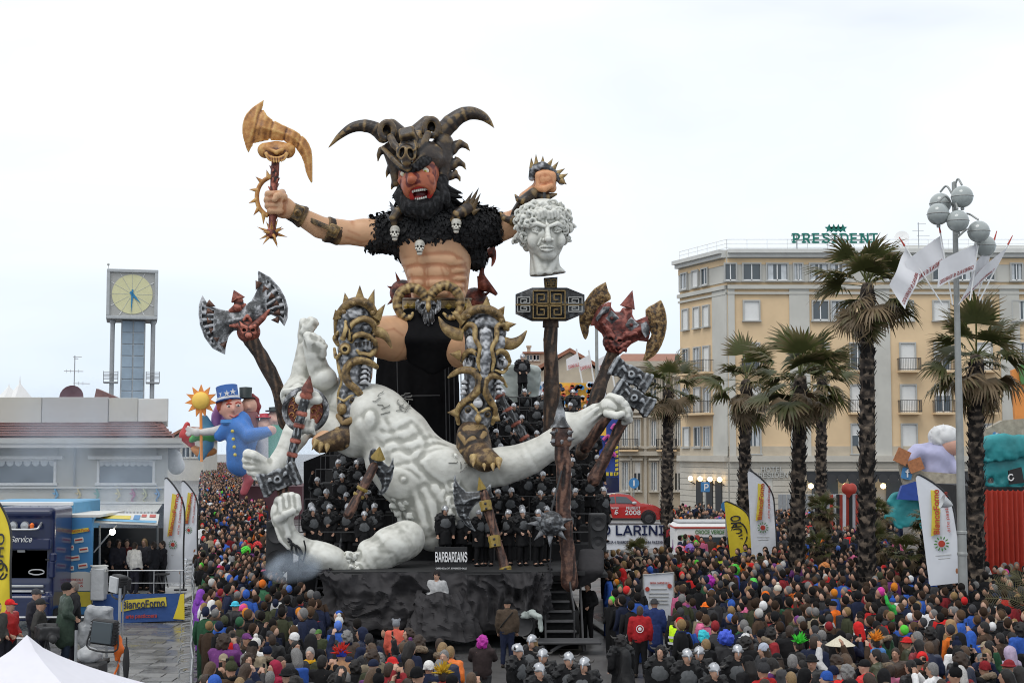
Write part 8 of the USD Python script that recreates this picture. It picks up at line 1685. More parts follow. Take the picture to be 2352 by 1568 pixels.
# ---- ambulance
AY=68.0
Aa=lambda x,y,d=0.0:at(x,y,AY+d)
am=thing('ambulance','white ambulance van with red roof stripe and green lettering behind the crowd','ambulance',(Aa(1640,1260)[0],AY,0));ax0,ax1=Aa(1549,1200)[0],Aa(1738,1200)[0];zt_=Aa(1640,1202)[2]
part(am,'body',bbox_round(((ax0+ax1)/2,AY+1,zt_/2+.15),(ax1-ax0,2.0,zt_-.3),.12),'white_paint');part(am,'roof_stripe',bbox_round(((ax0+ax1)/2,AY+.98,zt_-.18),(ax1-ax0+.03,2.04,.07),.01),'logo_red');part(am,'roof',bbox_round(((ax0+ax1)/2,AY+1,zt_+.05),(ax1-ax0-.3,1.8,.14),.05),'plastic_white')
part(am,'lettering',text('CROCE VERDE VIAREGGIO',.17,.015,True,2.5,t=V3(ax0+.95,AY-.01,zt_-.46)),'print_green',smooth=False);part(am,'side_window',bbox_round((ax0+2.1,AY-.01,zt_-.80),(2.4,.04,.4),.01),'window_glass')
for k,m_ in enumerate(('print_green','logo_red','logo_red')):part(am,'stripe',px_plate([(1562+k*16,1228),(1572+k*16,1228),(1600+k*18,1262),(1588+k*18,1262)],AY-.03,.03),m_)
for k in range(3):part(am,'star_emblem',bbox_round((ax0+3.0,AY-.03,zt_-1.15),(.09,.02,.42),.01,rot(0,60*k,0)),'kiosk_blue')
for s in(0,1):part(am,'wheel',lathe([(0,-.1),(.3,-.1),(.34,0),(.3,.1),(0,.1)],16,V3(ax0+.7+s*2.4,AY+.05,.34),rot(90,0,0)),'tyre')
feather(1727,1288,1082,56,57,'white pastry feather flag standing upright between two palms right of centre',lean=-2);feather(1735,1270,1078,30,58.5,'second white pastry flag hidden behind the upright one',lean=-4)
feather(2135,1345,1092,76,43,'largest white pastry feather flag leaning beside the lamp post',lean=-6);feather(1678,1284,1152,52,59,'yellow feather flag with black lettering left of the upright pastry flag','yellow',lean=-6)
# ---- blue arch float, dotted float, striped booth, fences
plain('arch_blue',(.02,.06,.30),.5,.15);plain('dot_yellow',(.75,.42,.05),.6,.3,1.0)
ab=thing('blue_arch','blue fairground facade with yellow teeth and pink curls behind the marble arm','fairground facade',(at(1395,1130,95)[0],95,0));part(ab,'panel',px_plate([(1365,962),(1420,960),(1422,1132),(1365,1132)],95,.3),'arch_blue')
for k in range(12):part(ab,'tooth',px_plate([(1413,975+k*10),(1420,973+k*10),(1420,980+k*10),(1413,981+k*10)],94.8,.1),'logo_yellow')
for k in range(5):part(ab,'tooth',px_plate([(1374+k*9,1084),(1380+k*9,1084),(1380+k*9,1092),(1374+k*9,1092)],94.8,.1),'logo_yellow')
for L in([(1385,1010),(1396,1000),(1402,1012),(1392,1020)],[(1400,1050),(1408,1040),(1414,1048)],[(1376,1062),(1388,1056),(1396,1066)],[(1404,985),(1412,975),(1417,990)]):part(ab,'curl',tube([at(x,y,94.7)for x,y in L],.12,6,12),'curl_pink')
part(ab,'blue_band',px_plate([(1366,1096),(1420,1096),(1422,1132),(1366,1132)],94.7,.2),'truck_blue')
df=thing('dotted_float','orange float wall covered in coloured dots far behind the hammer handle','parade float',(at(1300,940,88)[0],88,0));part(df,'panel',px_plate([(1222,878),(1392,880),(1392,1000),(1222,1000)],88,.2),'dot_yellow');part(df,'white_panel',px_plate([(1222,876),(1252,876),(1252,950),(1222,950)],87.85,.1),'flag_white');part(df,'white_panel',px_plate([(1350,876),(1392,878),(1392,930),(1350,930)],87.85,.1),'flag_white')
r_=np.random.default_rng(6)
for k in range(150):x,y=r_.uniform(1225,1390),r_.uniform(880,962);c=at(x,y,87.76);part(df,'dot',lathe([(0,0),(.14,0),(.14,.03),(0,.03)],8,c,rot(90,0,0)),MATS[('logo_red','kiosk_blue','logo_red','flag_white','sun_orange','truck_blue')[int(r_.integers(6))]])
for i,(px,py,lab)in enumerate(((1322,845,'far white carnival flag left of the distant pole'),(1350,848,'far white carnival flag nearest the distant pole'),(1395,845,'far white carnival flag right of the distant pole'))):
 t=thing('far_flag',lab,'flag',at(px,900,92));v=np.array([at(px-22,py-20,92),at(px+4,py-34,92),at(px+10,py-6,92),at(px-20,py+6,92)]);part(t,'cloth',(v,np.array([[0,1,2,3]])),'flag_cloth');part(t,'pole',rod(at(px+2,py-44,92),at(px+18,py+50,92),.05,4),'white_paint');m=text('CARNEVALE',.2,.01,True,.7,rot(0,-15,0),at(px-16,py+2,91.9));part(t,'lettering',m,'flag_print',smooth=False)
solo('distant_pole',rod(at(1370,740,90),at(1372,1000,90),.10,8),'lamp_metal','thin grey lamp pole far behind the red axe','pole')
sb2=thing('striped_booth','booth with red white and black striped curtains and a red heart on top','booth',(at(1938,1235,78)[0],78,0))
for k in range(9):part(sb2,'stripe',px_plate([(1906+k*7.4,1135+.5*(k%2)),(1913.2+k*7.4,1135+.5*(k%2)),(1913.2+k*7.4,1236),(1906+k*7.4,1236)],78+.08*(k%2),.1),MATS[('logo_red','flag_white','speaker_black','logo_red','flag_white','logo_red','speaker_black','flag_white','logo_red')[k]])
S=Sculpt(.06);S.e(at(1944,1122,78),(.26,.2,.3),k=.05);S.e(at(1957,1122,78),(.26,.2,.3),k=.05);S.c(at(1950,1126,78),at(1948,1140,78),.25,.1,.05);part(sb2,'heart',S.mesh(),'logo_red',smooth=True)
fc=thing('site_fence','grey corrugated site fence in front of the hotel entrance','fence',(at(1900,1170,100)[0],100,0))
for k in range(22):x=at(1792+k*10,1150,100)[0];part(fc,'fence_panel',bbox_round((x,100+.04*(k%2),at(1800,1148,100)[2]-.55),(.27,.06,1.9),.02),'galvanised')
# ---- boat float with white haired figure, teal waves, red curtain float
WY=72.0
Wf=lambda x,y,d=0.0:at(x,y,WY+d)
plain('teal',(.03,.28,.30),.5,.3,1.5,.3,4);plain('newsprint',(.36,.32,.25),.8,.4,5,detail=8);plain('lilac_shirt',(.42,.42,.60),.7,.15,2)
wf=thing('boat_figure','giant white haired figure in a lilac shirt rowing a newspaper boat on teal waves','parade figure',(Wf(2130,1210)[0],WY,0))
S=Sculpt(.09);S.chain([Wf(2150,1048),Wf(2148,1090)],[.75,.65],.3);S.chain([Wf(2135,1045),Wf(2105,1036,-.3),Wf(2082,1058,-.5)],[.45,.36,.3],.2);S.chain([Wf(2170,1045),Wf(2195,1080,-.3)],[.42,.3],.2);part(wf,'shirt',S.mesh(nz(2.2,.15)),'lilac_shirt',smooth=True)
S=Sculpt(.07);S.e(Wf(2178,1022,-.1),(.6,.6,.55),k=.1);S.c(Wf(2192,1032,-.3),Wf(2198,1040,-.4),.2,.12,.1);toy(wf,'head',S,(.6,.34,.26));S=Sculpt(.07);S.e(Wf(2168,1002),(36*pm(WY),.75,27*pm(WY)),k=.1);S.e(Wf(2150,1022),(.35,.5,.4),k=.1)
for k in range(20):a=r_.uniform(0,6.28);S.chain([Wf(2166+20*math.cos(a),1002+16*math.sin(a),-.5),Wf(2166+30*math.cos(a),1000+26*math.sin(a),-.45)],[.16,.05],.04)
toy(wf,'white_hair',S,(.66,.66,.66));toy(wf,'hand',sphere(Wf(2078,1056,-.5),(.3,.25,.2),2),(.6,.34,.26))
part(wf,'newspaper_boat',[px_plate([(2062,1058),(2074,1050),(2120,1082),(2200,1088),(2208,1100),(2200,1140),(2085,1140),(2072,1105)],WY-.6,.3)],'newsprint');part(wf,'paper_square',[xf(box((0,0,0),(.65,.08,.7)),rot(0,25,0),Wf(2072,1048,-1.0)),xf(box((0,0,0),(.7,.08,.6)),rot(0,-20,0),Wf(2103,1068,-1.0))],'print_brown',kind='stuff');part(wf,'logo_square',xf(bbox_round((0,0,0),(.5,.05,.55),.05),rot(0,12,0),Wf(2083,1087,-.85)),'kiosk_blue');part(wf,'logo_letter',text('f',.36,.02,True,None,t=Wf(2080,1095,-.92)),'letter_white',smooth=False)
def waves(parent,pts,Y,n,seed,res=.09):
 r=np.random.default_rng(seed);S=Sculpt(res);P=np.array(pts,float);lo,hi=P.min(0),P.max(0);S.b(at(*(lo+hi)/2,Y+.5),((hi[0]-lo[0])/2*pm(Y)*.85,.3,(hi[1]-lo[1])/2*pm(Y)*.7),rd=.2,k=.2)
 for k in range(n):
  x,y=r.uniform(lo[0],hi[0]),r.uniform(lo[1],hi[1]);s_=r.uniform(.28,.55);sg_=r.choice([-1,1]);c=at(x,y,Y);S.chain([c+V3(sg_*s_*(1-j*.09)*math.cos(j*.7)*1.2,-.1,s_*(1-j*.09)*math.sin(j*.7))for j in range(9)],list(np.linspace(.17,.05,9)),.05)
 part(parent,'teal_waves',S.mesh(),'teal',smooth=True)
waves(wf,[(2055,1138),(2142,1205)],WY,26,3);part(wf,'blue_drape',px_plate([(2070,1115),(2100,1105),(2135,1125),(2130,1150),(2060,1146)],WY-.7,.3),'arch_blue')
cf=thing('curtain_float','float side hung with red theatre curtains below teal wave carvings at right','parade float',(at(2330,1300,52)[0],52,0));nu,nv=150,8;uu,vv_=np.meshgrid(np.linspace(0,1,nu),np.linspace(0,1,nv),indexing='ij');a,b=at(2260,1300,52),at(2440,1300,50.5);zt_,zb_=at(2300,1122,52)[2],.35
Pg=a+uu[...,None]*(b-a);Pg[...,1]+=.10*np.sin(uu*95+.6*np.sin(uu*31))*(.6+.4*vv_);Pg[...,2]=zt_-vv_*(zt_-zb_)-.06*np.abs(np.sin(uu*47))*(vv_<.01);i_,j_=np.meshgrid(np.arange(nu-1),np.arange(nv-1),indexing='ij')
part(cf,'curtain',(Pg.reshape(-1,3),np.stack([i_*nv+j_,i_*nv+j_+1,(i_+1)*nv+j_+1,(i_+1)*nv+j_],-1).reshape(-1,4)),'logo_red',smooth=True);part(cf,'platform',box2((a[0]+.1,52.4,.4),(b[0],58,zt_+.05)),'float_black')
waves(cf,[(2268,1024),(2360,1046)],52.5,26,8,.06);waves(cf,[(2274,1058),(2362,1112)],52.8,26,9,.06);part(cf,'newspaper_cone',px_plate([(2256,1014),(2262,985),(2300,965),(2365,960),(2365,1018)],53.4,.4),'newsprint');part(cf,'logo_square',xf(bbox_round((0,0,0),(.3,.05,.3),.04),rot(0,20,0),at(2288,1003,53.0)),'kiosk_blue');part(cf,'logo_letter',text('f',.2,.02,True,None,t=at(2285,1007,52.95)),'letter_white',smooth=False);part(cf,'phone_panel',px_plate([(2316,1080),(2345,1072),(2352,1108),(2318,1112)],52.0,.1),'speaker_black');part(cf,'phone_icon',tube([at(2322+6*math.cos(q),1096+7*math.sin(q),51.92)for q in np.linspace(0,5.5,12)],.025,5),'letter_white')
part(cf,'tall_panel',px_plate([(2322,850),(2352,840),(2380,850),(2380,970),(2330,968)],54,.2),'sun_orange');part(cf,'green_panel',px_plate([(2338,838),(2380,834),(2380,880),(2345,882)],53.8,.1),'print_green')
# ---- signs and board
ib=thing('notice_board','white notice board with small print standing in the crowd right of the stairs','notice board',(at(1513,1400,46)[0],46,0));part(ib,'panel',px_plate([(1478,1320),(1546,1315),(1548,1425),(1481,1425)],46,.06),'flag_white');part(ib,'frame',tube([at(x,y,45.95)for x,y in((1478,1425),(1478,1319),(1547,1314),(1548,1425))],.025,4),'frame_grey');part(ib,'small_print',[bbox_round(at(1513,y,45.95),(w_,.01,.03),.004)for y,w_ in((1352,.5),(1362,.62),(1370,.62),(1378,.55),(1386,.6))],'frame_grey',kind='stuff');part(ib,'logo_spot',lathe([(0,0),(.07,0),(.07,.01),(0,.01)],12,at(1487,1352,45.94),rot(90,0,0)),'logo_red');part(ib,'logo_spot',lathe([(0,0),(.07,0),(.07,.01),(0,.01)],12,at(1538,1345,45.94),rot(90,0,0)),'logo_red');part(ib,'header',text('GRAN CARNEVALE',.06,.01,True,.6,t=at(1493,1340,45.94)),'logo_red',smooth=False)
for px,py,Y,lab,sh in((1620,1118,98,'blue square parking sign in front of the hotel side entrance','P'),(1456,1109,110,'round blue direction sign by the ornate building','o'),(1668,1162,64,'round blue cycle sign above the yellow flag','o')):
 t=thing('road_sign',lab,'road sign',(at(px,1150,Y)[0],Y,0));c=at(px,py,Y);s_=12*pm(Y);part(t,'post',rod(V3(c[0],Y+.06,0),c+V3(0,.06,0),.04,6),'lamp_metal');part(t,'plate',bbox_round(c,(s_*1.7,.04,s_*1.9),.02)if sh=='P' else lathe([(0,0),(s_,0),(s_,.03),(0,.03)],20,c,rot(90,0,0)),'kiosk_blue');part(t,'symbol',text('P',s_*1.2,.01,True,None,t=c+V3(-s_*.4,-.03,-s_*.6))if sh=='P' else bbox_round(c+V3(0,-.05,0),(s_*.3,.02,s_*1.1),.01),'letter_white')
 # the crowd
rc=np.random.default_rng(99)
def on_ground(px,py,h=1.60):
 """where a standing person must be for the head to show at (px, py)"""
 u=-(py-CY)/F;t=(h-CAMZ)/(_s+_c*u);return V3((px-CX)/F*t,(_c-_s*u)*t,0)
TGT=V3(X4(1000),46,0)
def face_to(p,q=TGT):d=q-p;return math.degrees(math.atan2(d[0],-d[1]))
K,NV,GR,BR=(.010,.010,.011),(.013,.018,.042),(.045,.045,.048),(.055,.034,.022)
RD,BL_,GN,OR=(.36,.018,.022),(.03,.10,.42),(.03,.22,.06),(.75,.15,.015)
placed=[]
LAND=[]
def put(px,py,label,short,jk,pose='stand',head=('short',),ex=(),deg=None,group=None,z=0.0,sc=1.0,**cols):
 p=on_ground(px,py+4,1.60*sc+z);q=p+V3(0,0,z);placed.append(p[:2]);LAND.append((px,py,short))
 cols={'jacket':jk,'skin':SKINS[int(rc.integers(4))],**cols}
 return person(q,face_to(p)+rc.uniform(-12,12)if deg is None else deg,cols,label,pose,sc,head,ex,'person',group,rc.random()<.5)
W_=(.62,.62,.60)
t_=put(1470,1400,'man in a red hooded jacket with a white back emblem beside the kerb','the red jacket with emblem',RD,deg=172,legs=K,hair=BR)
e_=on_ground(1470,1404);part(t_,'back_emblem',tube([e_+V3(-.02+.085*math.cos(a),-.178,1.20+.085*math.sin(a))for a in np.linspace(0,6.3,18)],.010,4),'letter_white');part(t_,'back_emblem',sphere(e_+V3(-.02,-.172,1.20),(.045,.012,.05),1),'letter_white')
put(1503,1384,'man in a long dark blue coat and grey hat behind the red jacket','the dark blue coat',(.02,.035,.12),head=('brim',),ex=('coat',),brim=GR,deg=170)
put(1556,1420,'steward in a fluorescent yellow safety vest and black cap','the fluorescent vest',K,head=('beanie',),ex=('vest',),deg=150)
put(1686,1308,'person in blue wearing a bright green curly wig near the yellow flag','the green wig by the flag',BL_,head=('afro',),afro=(.08,.55,.04))
put(1892,1303,'person wearing a round rainbow coloured wig left of the tallest trunk','the rainbow wig',GR,head=('afro',),afro=(.55,.20,.05))
put(1627,1335,'person wearing a magenta wig in front of the yellow flag','the magenta wig',K,head=('afro',),afro=(.42,.02,.36))
put(1730,1334,'person in black wearing a lime green wig right of the blue jacketed one','the lime wig',K,head=('curly',),curly=(.10,.60,.08))
put(1758,1366,'person with a bright orange crown shaped hat','the orange crown hat',GR,head=('beanie','short'),beanie=OR)
put(1622,1392,'person with an orange brimmed hat behind the fluorescent vest','the orange brimmed hat',BR,head=('brim',),brim=OR)
put(1560,1262,'person with a fluffy pale pink wig near the notice board','the pale pink wig',K,head=('afro',),afro=(.75,.28,.38))
put(1584,1258,'person with a violet wig next to the pale pink wig','the violet wig',K,head=('afro',),afro=(.30,.16,.55))
put(1655,1278,'person in a yellow green jacket raising both hands below the ambulance','the yellow green jacket',(.45,.55,.04),'photo',deg=150)
put(2010,1472,'person in a blue puffer jacket with a spiky red and yellow wig','the spiky wig',(.05,.20,.50),head=('spiky','short'),spiky=(.70,.25,.03),jmat='shiny_jacket')
put(1930,1484,'person wearing a wide pale conical straw hat','the conical hat',K,head=('cone','short'),cone=(.62,.57,.45))
put(2146,1300,'person in a full pink bear suit beside the leaning pastry flag','the pink bear suit',(.62,.28,.36),head=('ears',),ex=('coat',),ears=(.62,.28,.36),legs=(.62,.28,.36),deg=165)
put(2230,1462,'person in a bright blue hooded coat with a shoulder strap','the bright blue hood',BL_,head=('hood',),ex=('coat','strap'),hood=BL_,deg=160)
put(2318,1498,'person in a lilac hooded puffer jacket at the right edge','the lilac hood',(.42,.34,.46),head=('hood',),hood=(.42,.34,.46),jmat='shiny_jacket',deg=-150)
put(2050,1378,'child in a bright green jacket and blue hat carried above the crowd','the green jacketed child',(.04,.40,.07),'wave',('bobble',),z=.55,sc=.7,bobble=BL_)
put(1615,1458,'person with a turquoise bobbed wig behind the black costumes','the turquoise wig',K,head=('curly',),curly=(.03,.50,.58))
put(1667,1466,'person with a curly royal blue wig','the royal blue wig',GR,head=('afro',),afro=(.05,.10,.60),sc=.96)
put(1834,1478,'person with a spiky bright green wig','the spiky green wig',K,head=('spiky','short'),spiky=(.06,.55,.05))
put(1914,1388,'man in an orange rain jacket and dark cap in mid crowd','the orange rain jacket',OR,head=('cap',),ex=('backpack',),cap=K)
put(1970,1440,'person in a small scarlet hood right of the orange jacket','the scarlet hood',K,head=('hood',),hood=(.55,.02,.02))
put(2182,1434,'person in a tan hooded coat with a red strap','the tan hood',(.32,.20,.10),head=('hood',),ex=('strap',),hood=(.32,.20,.10),strap=RD)
put(1428,1312,'person in a red coat with a hood right of the side stairs','the red coat by the stairs',RD,head=('hood',),hood=(.5,.02,.02),ex=('coat',))
put(1754,1490,'woman in a pale grey knitted beanie looking left','the pale grey beanie',GR,head=('beanie','long'),beanie=(.42,.46,.55),long=BR,deg=-70)
put(1786,1352,'person with a cream bobble hat in mid crowd','the cream bobble hat',K,head=('bobble',),bobble=(.66,.62,.52))
put(2030,1552,'person in black with a fluorescent yellow backpack near the bottom edge','the yellow backpack',K,head=('hood',),ex=('backpack',),hood=K,backpack=(.6,.9,.02),deg=175)
put(1852,1372,'man raising a phone in both hands in mid crowd','the raised phone',BR,'photo',ex=('phone',))
t_=put(487,1388,'person in a white spotted hooded suit beside the barrier','the white spotted suit',W_,'stand',('hood',),('coat',),hood=W_,legs=W_,deg=170)
e_,R_=on_ground(487,1392),rot(0,0,170)
for m in(POSE['stand']['jacket'],_coat):v=arr(m)[0][::17 if m is not _coat else 30]@R_.T+e_;part(t_,'dark_spots',[sphere(q,(.028,.028,.035),1)for q in v],'speaker_black',kind='stuff')
put(530,1488,'person in a red hooded jacket at the left end of the front crowd','the red hood by the barrier',(.38,.05,.03),head=('hood',),hood=(.5,.015,.015),deg=-75)
put(588,1478,'person in a white coat with a white bobble hat','the white bobble hat',W_,head=('bobble',),bobble=(.68,.66,.62),deg=150)
put(676,1465,'person in black with a plain white beanie','the white beanie',K,head=('beanie',),beanie=(.7,.7,.7),deg=-100)
put(910,1432,'child in a coral jacket and grey eared hat lifted above the crowd','the coral jacketed child',(.62,.12,.08),head=('ears',),z=.45,sc=.85,ears=(.22,.23,.25),deg=175)
put(779,1428,'person in navy with a black and white ball patterned hat','the ball patterned hat',NV,head=('bobble',),bobble=W_,deg=178)
put(784,1502,'person in a red and blue jester hat and patchwork costume','the jester hat',(.40,.22,.12),head=('spiky','beanie'),spiky=(.55,.04,.03),beanie=(.03,.05,.35),deg=178)
put(985,1532,'person in a navy jacket with a white beanie near the bottom edge','the low white beanie',NV,head=('beanie',),beanie=(.72,.71,.68),deg=160)
put(1108,1470,'woman with a magenta bob photographing with raised arms on the open road','the magenta bob',(.035,.025,.025),'photo',('curly',),('phone',),deg=178,curly=(.42,.02,.30),legs=GR)
put(1165,1384,'man in a brown jacket standing with his back turned before the skirt','the brown jacket',(.07,.05,.035),head=('cap',),ex=('strap',),cap=K,deg=176,legs=NV)
put(1350,1342,'man all in black looking up beside the right stairs','the man by the stairs',K,'pocket',deg=-40,legs=K)
put(712,1498,'grey haired man with a yellow scarf and camouflage jacket','the yellow scarf',(.06,.065,.035),ex=('scarf',),scarf=(.70,.38,.02),hair=(.30,.29,.28),deg=-10)
put(540,1390,'person wearing a shiny turquoise hat left of the float','the turquoise hat',GR,head=('brim',),brim=(.06,.45,.60))
put(558,1398,'person wearing a pink beanie beside the turquoise hat','the pink beanie',K,head=('beanie',),beanie=(.72,.08,.28))
put(630,1532,'person in a crimson hooded jacket in the front row','the crimson hood',(.28,.02,.05),head=('hood',),hood=(.28,.02,.05),deg=-60)
put(566,1536,'person in a dark jacket holding up a red camera','the red camera',GR,'photo',('long',),('phone',),deg=130,long=BR)
put(732,1452,'child in camouflage with a green cap on shoulders','the green cap',(.05,.06,.03),head=('cap',),z=.4,sc=.75,cap=(.07,.16,.04),deg=-20)
put(1018,1548,'person with a plumed red green and yellow hat at the bottom','the plumed hat',(.30,.04,.03),head=('spiky','short'),spiky=(.55,.35,.03))
put(462,1362,'person in a long purple cape by the barrier','the purple cape',(.22,.06,.40),ex=('coat',),head=('hood',),hood=(.22,.06,.40),legs=(.22,.06,.40),deg=140)
put(500,1248,'person in a pink coat in the left avenue crowd','the far pink coat',(.62,.10,.30),head=('bobble',),bobble=(.65,.6,.58))
put(592,1252,'person with a round red wig in the left avenue crowd','the far red wig',K,head=('afro',),afro=(.6,.03,.03))
put(566,1264,'person with a neon green wig in the left avenue crowd','the far green wig',K,head=('afro',),afro=(.10,.70,.05))
put(560,1395,'person in an orange knitted hat near the barrier','the orange knitted hat',BR,head=('beanie',),beanie=(.70,.20,.04),sc=.94)
# black costumed marchers on the road
for i,(px,py,dg,ps,hd,cp,lab)in enumerate(((1222,1478,-25,'walk',('helmet','long'),1,'tall fair haired marcher in black with a masked horned helmet on the road'),(1188,1500,60,'walk',('helmet',),0,'marcher in black bending forward at the left of the marching group'),(1247,1512,-10,'stand',('helmet',),0,'marcher with a steel horned helmet in front of the fair haired one'),(1306,1520,15,'stand',('helmet',),0,'marcher in black with wide steel horns alone on the grey road'),(1343,1532,-20,'stand',('helmet','long'),0,'marcher with long black hair and steel helmet right of the wide horns'),(1238,1546,30,'stand',('helmet',),0,'marcher in helmet lowest in the marching group at the bottom edge'),(1425,1476,-150,'walk',('curly',),1,'hunched marcher in black fur cape raising a pale horn blade'),
(1518,1502,-20,'stand',('curly','long'),1,'marcher with a wide black fur hat and long black hair'),(1578,1512,10,'stand',('helmet',),0,'marcher with a pointed steel helmet right of the fur hat'),(1606,1506,-15,'stand',('helmet',),0,'marcher with a ridged steel helmet behind the pointed one'),(1694,1502,0,'stand',('helmet','long'),1,'long haired marcher with upright black horns before the crowd'),(1640,1546,20,'stand',('helmet',),0,'marcher with round steel helmet lowest before the right crowd'))):
 p=on_ground(px,py,1.62);placed.append(p[:2]);LAND.append((px,py,'marcher %d'%i))if 0 else None
 person(p,dg,{'jacket':BL,'legs':BL,'shoes':BL,'helmet':(.42,.43,.45),'hair':(.30,.19,.08)if i==0 else(.012,.01,.01)},lab,ps,1.03,hd,('plate','horns')+(('cape',)if cp else()),'person','black costumed marchers on the road',False,'marcher')
POLYS={'left':sg.Polygon([(462,1062),(604,1062),(612,1200),(640,1310),(690,1345),(755,1395),(830,1438),(960,1452),(1040,1490),(1095,1568),(1110,1700),(468,1700),(458,1300)]),
'right':sg.Polygon([(1388,1264),(1396,1330),(1404,1384),(1452,1398),(1530,1428),(1585,1462),(1650,1486),(1722,1540),(1752,1700),(2440,1700),(2440,1296),(2262,1300),(2200,1292),(1990,1258),(1800,1254),(1700,1266),(1560,1266),(1500,1262)]),
'back':sg.Polygon([(1520,1158),(1780,1168),(2064,1172),(2064,1244),(1790,1240),(1740,1256),(1560,1252),(1525,1215)])}
for n_,p_ in POLYS.items():POLYS[n_]=(p_,np.array(p_.exterior.coords))
blocks=[at(x,1300,Y)[:2]for x,Y in((1988,46),(2238,46),(1826,52),(1704,62),(2213,42),(1930,58),(1935,55),(2012,60),(2010,52),(2072,50),(2075,50),(2200,43),(1513,46),(1490,46),(1540,46))]
cand=[]
for name,(pg,pts)in POLYS.items():
 ys=[on_ground(0,y)[1]for y in(pts[:,1].min(),min(pts[:,1].max(),1700))];yy=min(ys)
 while yy<max(ys):
  sp=.72 if yy<60 else 1.08;x0,x1=(pts[:,0].min()-CX)/F*yy,(pts[:,0].max()-CX)/F*yy
  for x in np.arange(x0+rc.uniform(0,sp),x1,sp):
   p=np.array([x+rc.uniform(-.24,.24)*sp,yy+rc.uniform(-.3,.3)*sp]);h=px_of(np.array([[p[0],p[1],1.6]]))[0]
   if pg.contains(sg.Point(h))and not(1466<h[0]<1556 and 1318<h[1]<1398 and p[1]<46.3)and not(1388<h[0]<1530 and h[1]<1268)and(not placed or np.min(np.hypot(*(np.array(placed)-p).T))>.5)and np.min(np.hypot(*(np.array(blocks)-p).T))>.45:cand.append((p[1],p[0],h[0],h[1],name))
  yy+=sp*.9
cand.sort();NMAX=236
CN=[('black',K,54),('navy blue',NV,18),('dark grey',GR,16),('brown',BR,11),('olive green',(.05,.055,.03),6),('deep red',(.22,.02,.025),5),('bright red',(.50,.02,.02),5),('royal blue',(.03,.09,.36),5),('beige',(.28,.23,.16),2),('white',(.60,.60,.60),4),('purple',(.14,.04,.16),2),('forest green',(.03,.10,.05),2),('orange',(.6,.14,.02),2),('pink',(.5,.12,.22),1)]
pw=np.array([c[2]for c in CN],float);pw/=pw.sum()
HC_=[('black hair',(.010,.008,.007),40),('dark brown hair',(.035,.020,.012),30),('light brown hair',(.085,.05,.028),12),('blond hair',(.24,.155,.07),7),('grey hair',(.18,.175,.17),11),('white hair',(.45,.44,.42),2)]
hw=np.array([c[2]for c in HC_],float);hw/=hw.sum()
HT=[('beanie','beanie'),('bobble','bobble hat'),('cap','cap'),('hood','hood'),('brim','brimmed hat')]
taken,crowd,seen=set(),[],[]
cv=cKDTree(np.array([l[:2]for l in LAND]));lowm=[]
def lowpoly():
 a=np.arange(9)*2*np.pi/9;rings=[(.03,.17,.13),(.45,.19,.14),(.9,.20,.15),(1.15,.22,.14),(1.34,.235,.12),(1.42,.15,.09),(1.47,.07,.07)];v=np.vstack([np.c_[rx*np.cos(a),ry*np.sin(a),np.full(9,z)]for z,rx,ry in rings]);f=[[i*9+j,i*9+(j+1)%9,(i+1)*9+(j+1)%9,(i+1)*9+j]for i in range(6)for j in range(9)];f=arr((v,f))[1]
 arms=[tube(arm_pts(k_,s),[.07,.062,.05],5,5)for k_,s in(('pocket',-1),('down',1))];bd=join([(v,f)]+arms);hd=sphere(HEAD+V3(0,-.02,-.01),(.074,.09,.11),1);hr=sphere(HEAD+V3(0,.022,.022),(.094,.105,.12),1);lg=np.where(bd[0][:,2]<.75,.5,1.0)
 return bd,hd,hr,lg
LB,LH,LR,LG=lowpoly();lv,lf,lc,ln=[],[],[],0
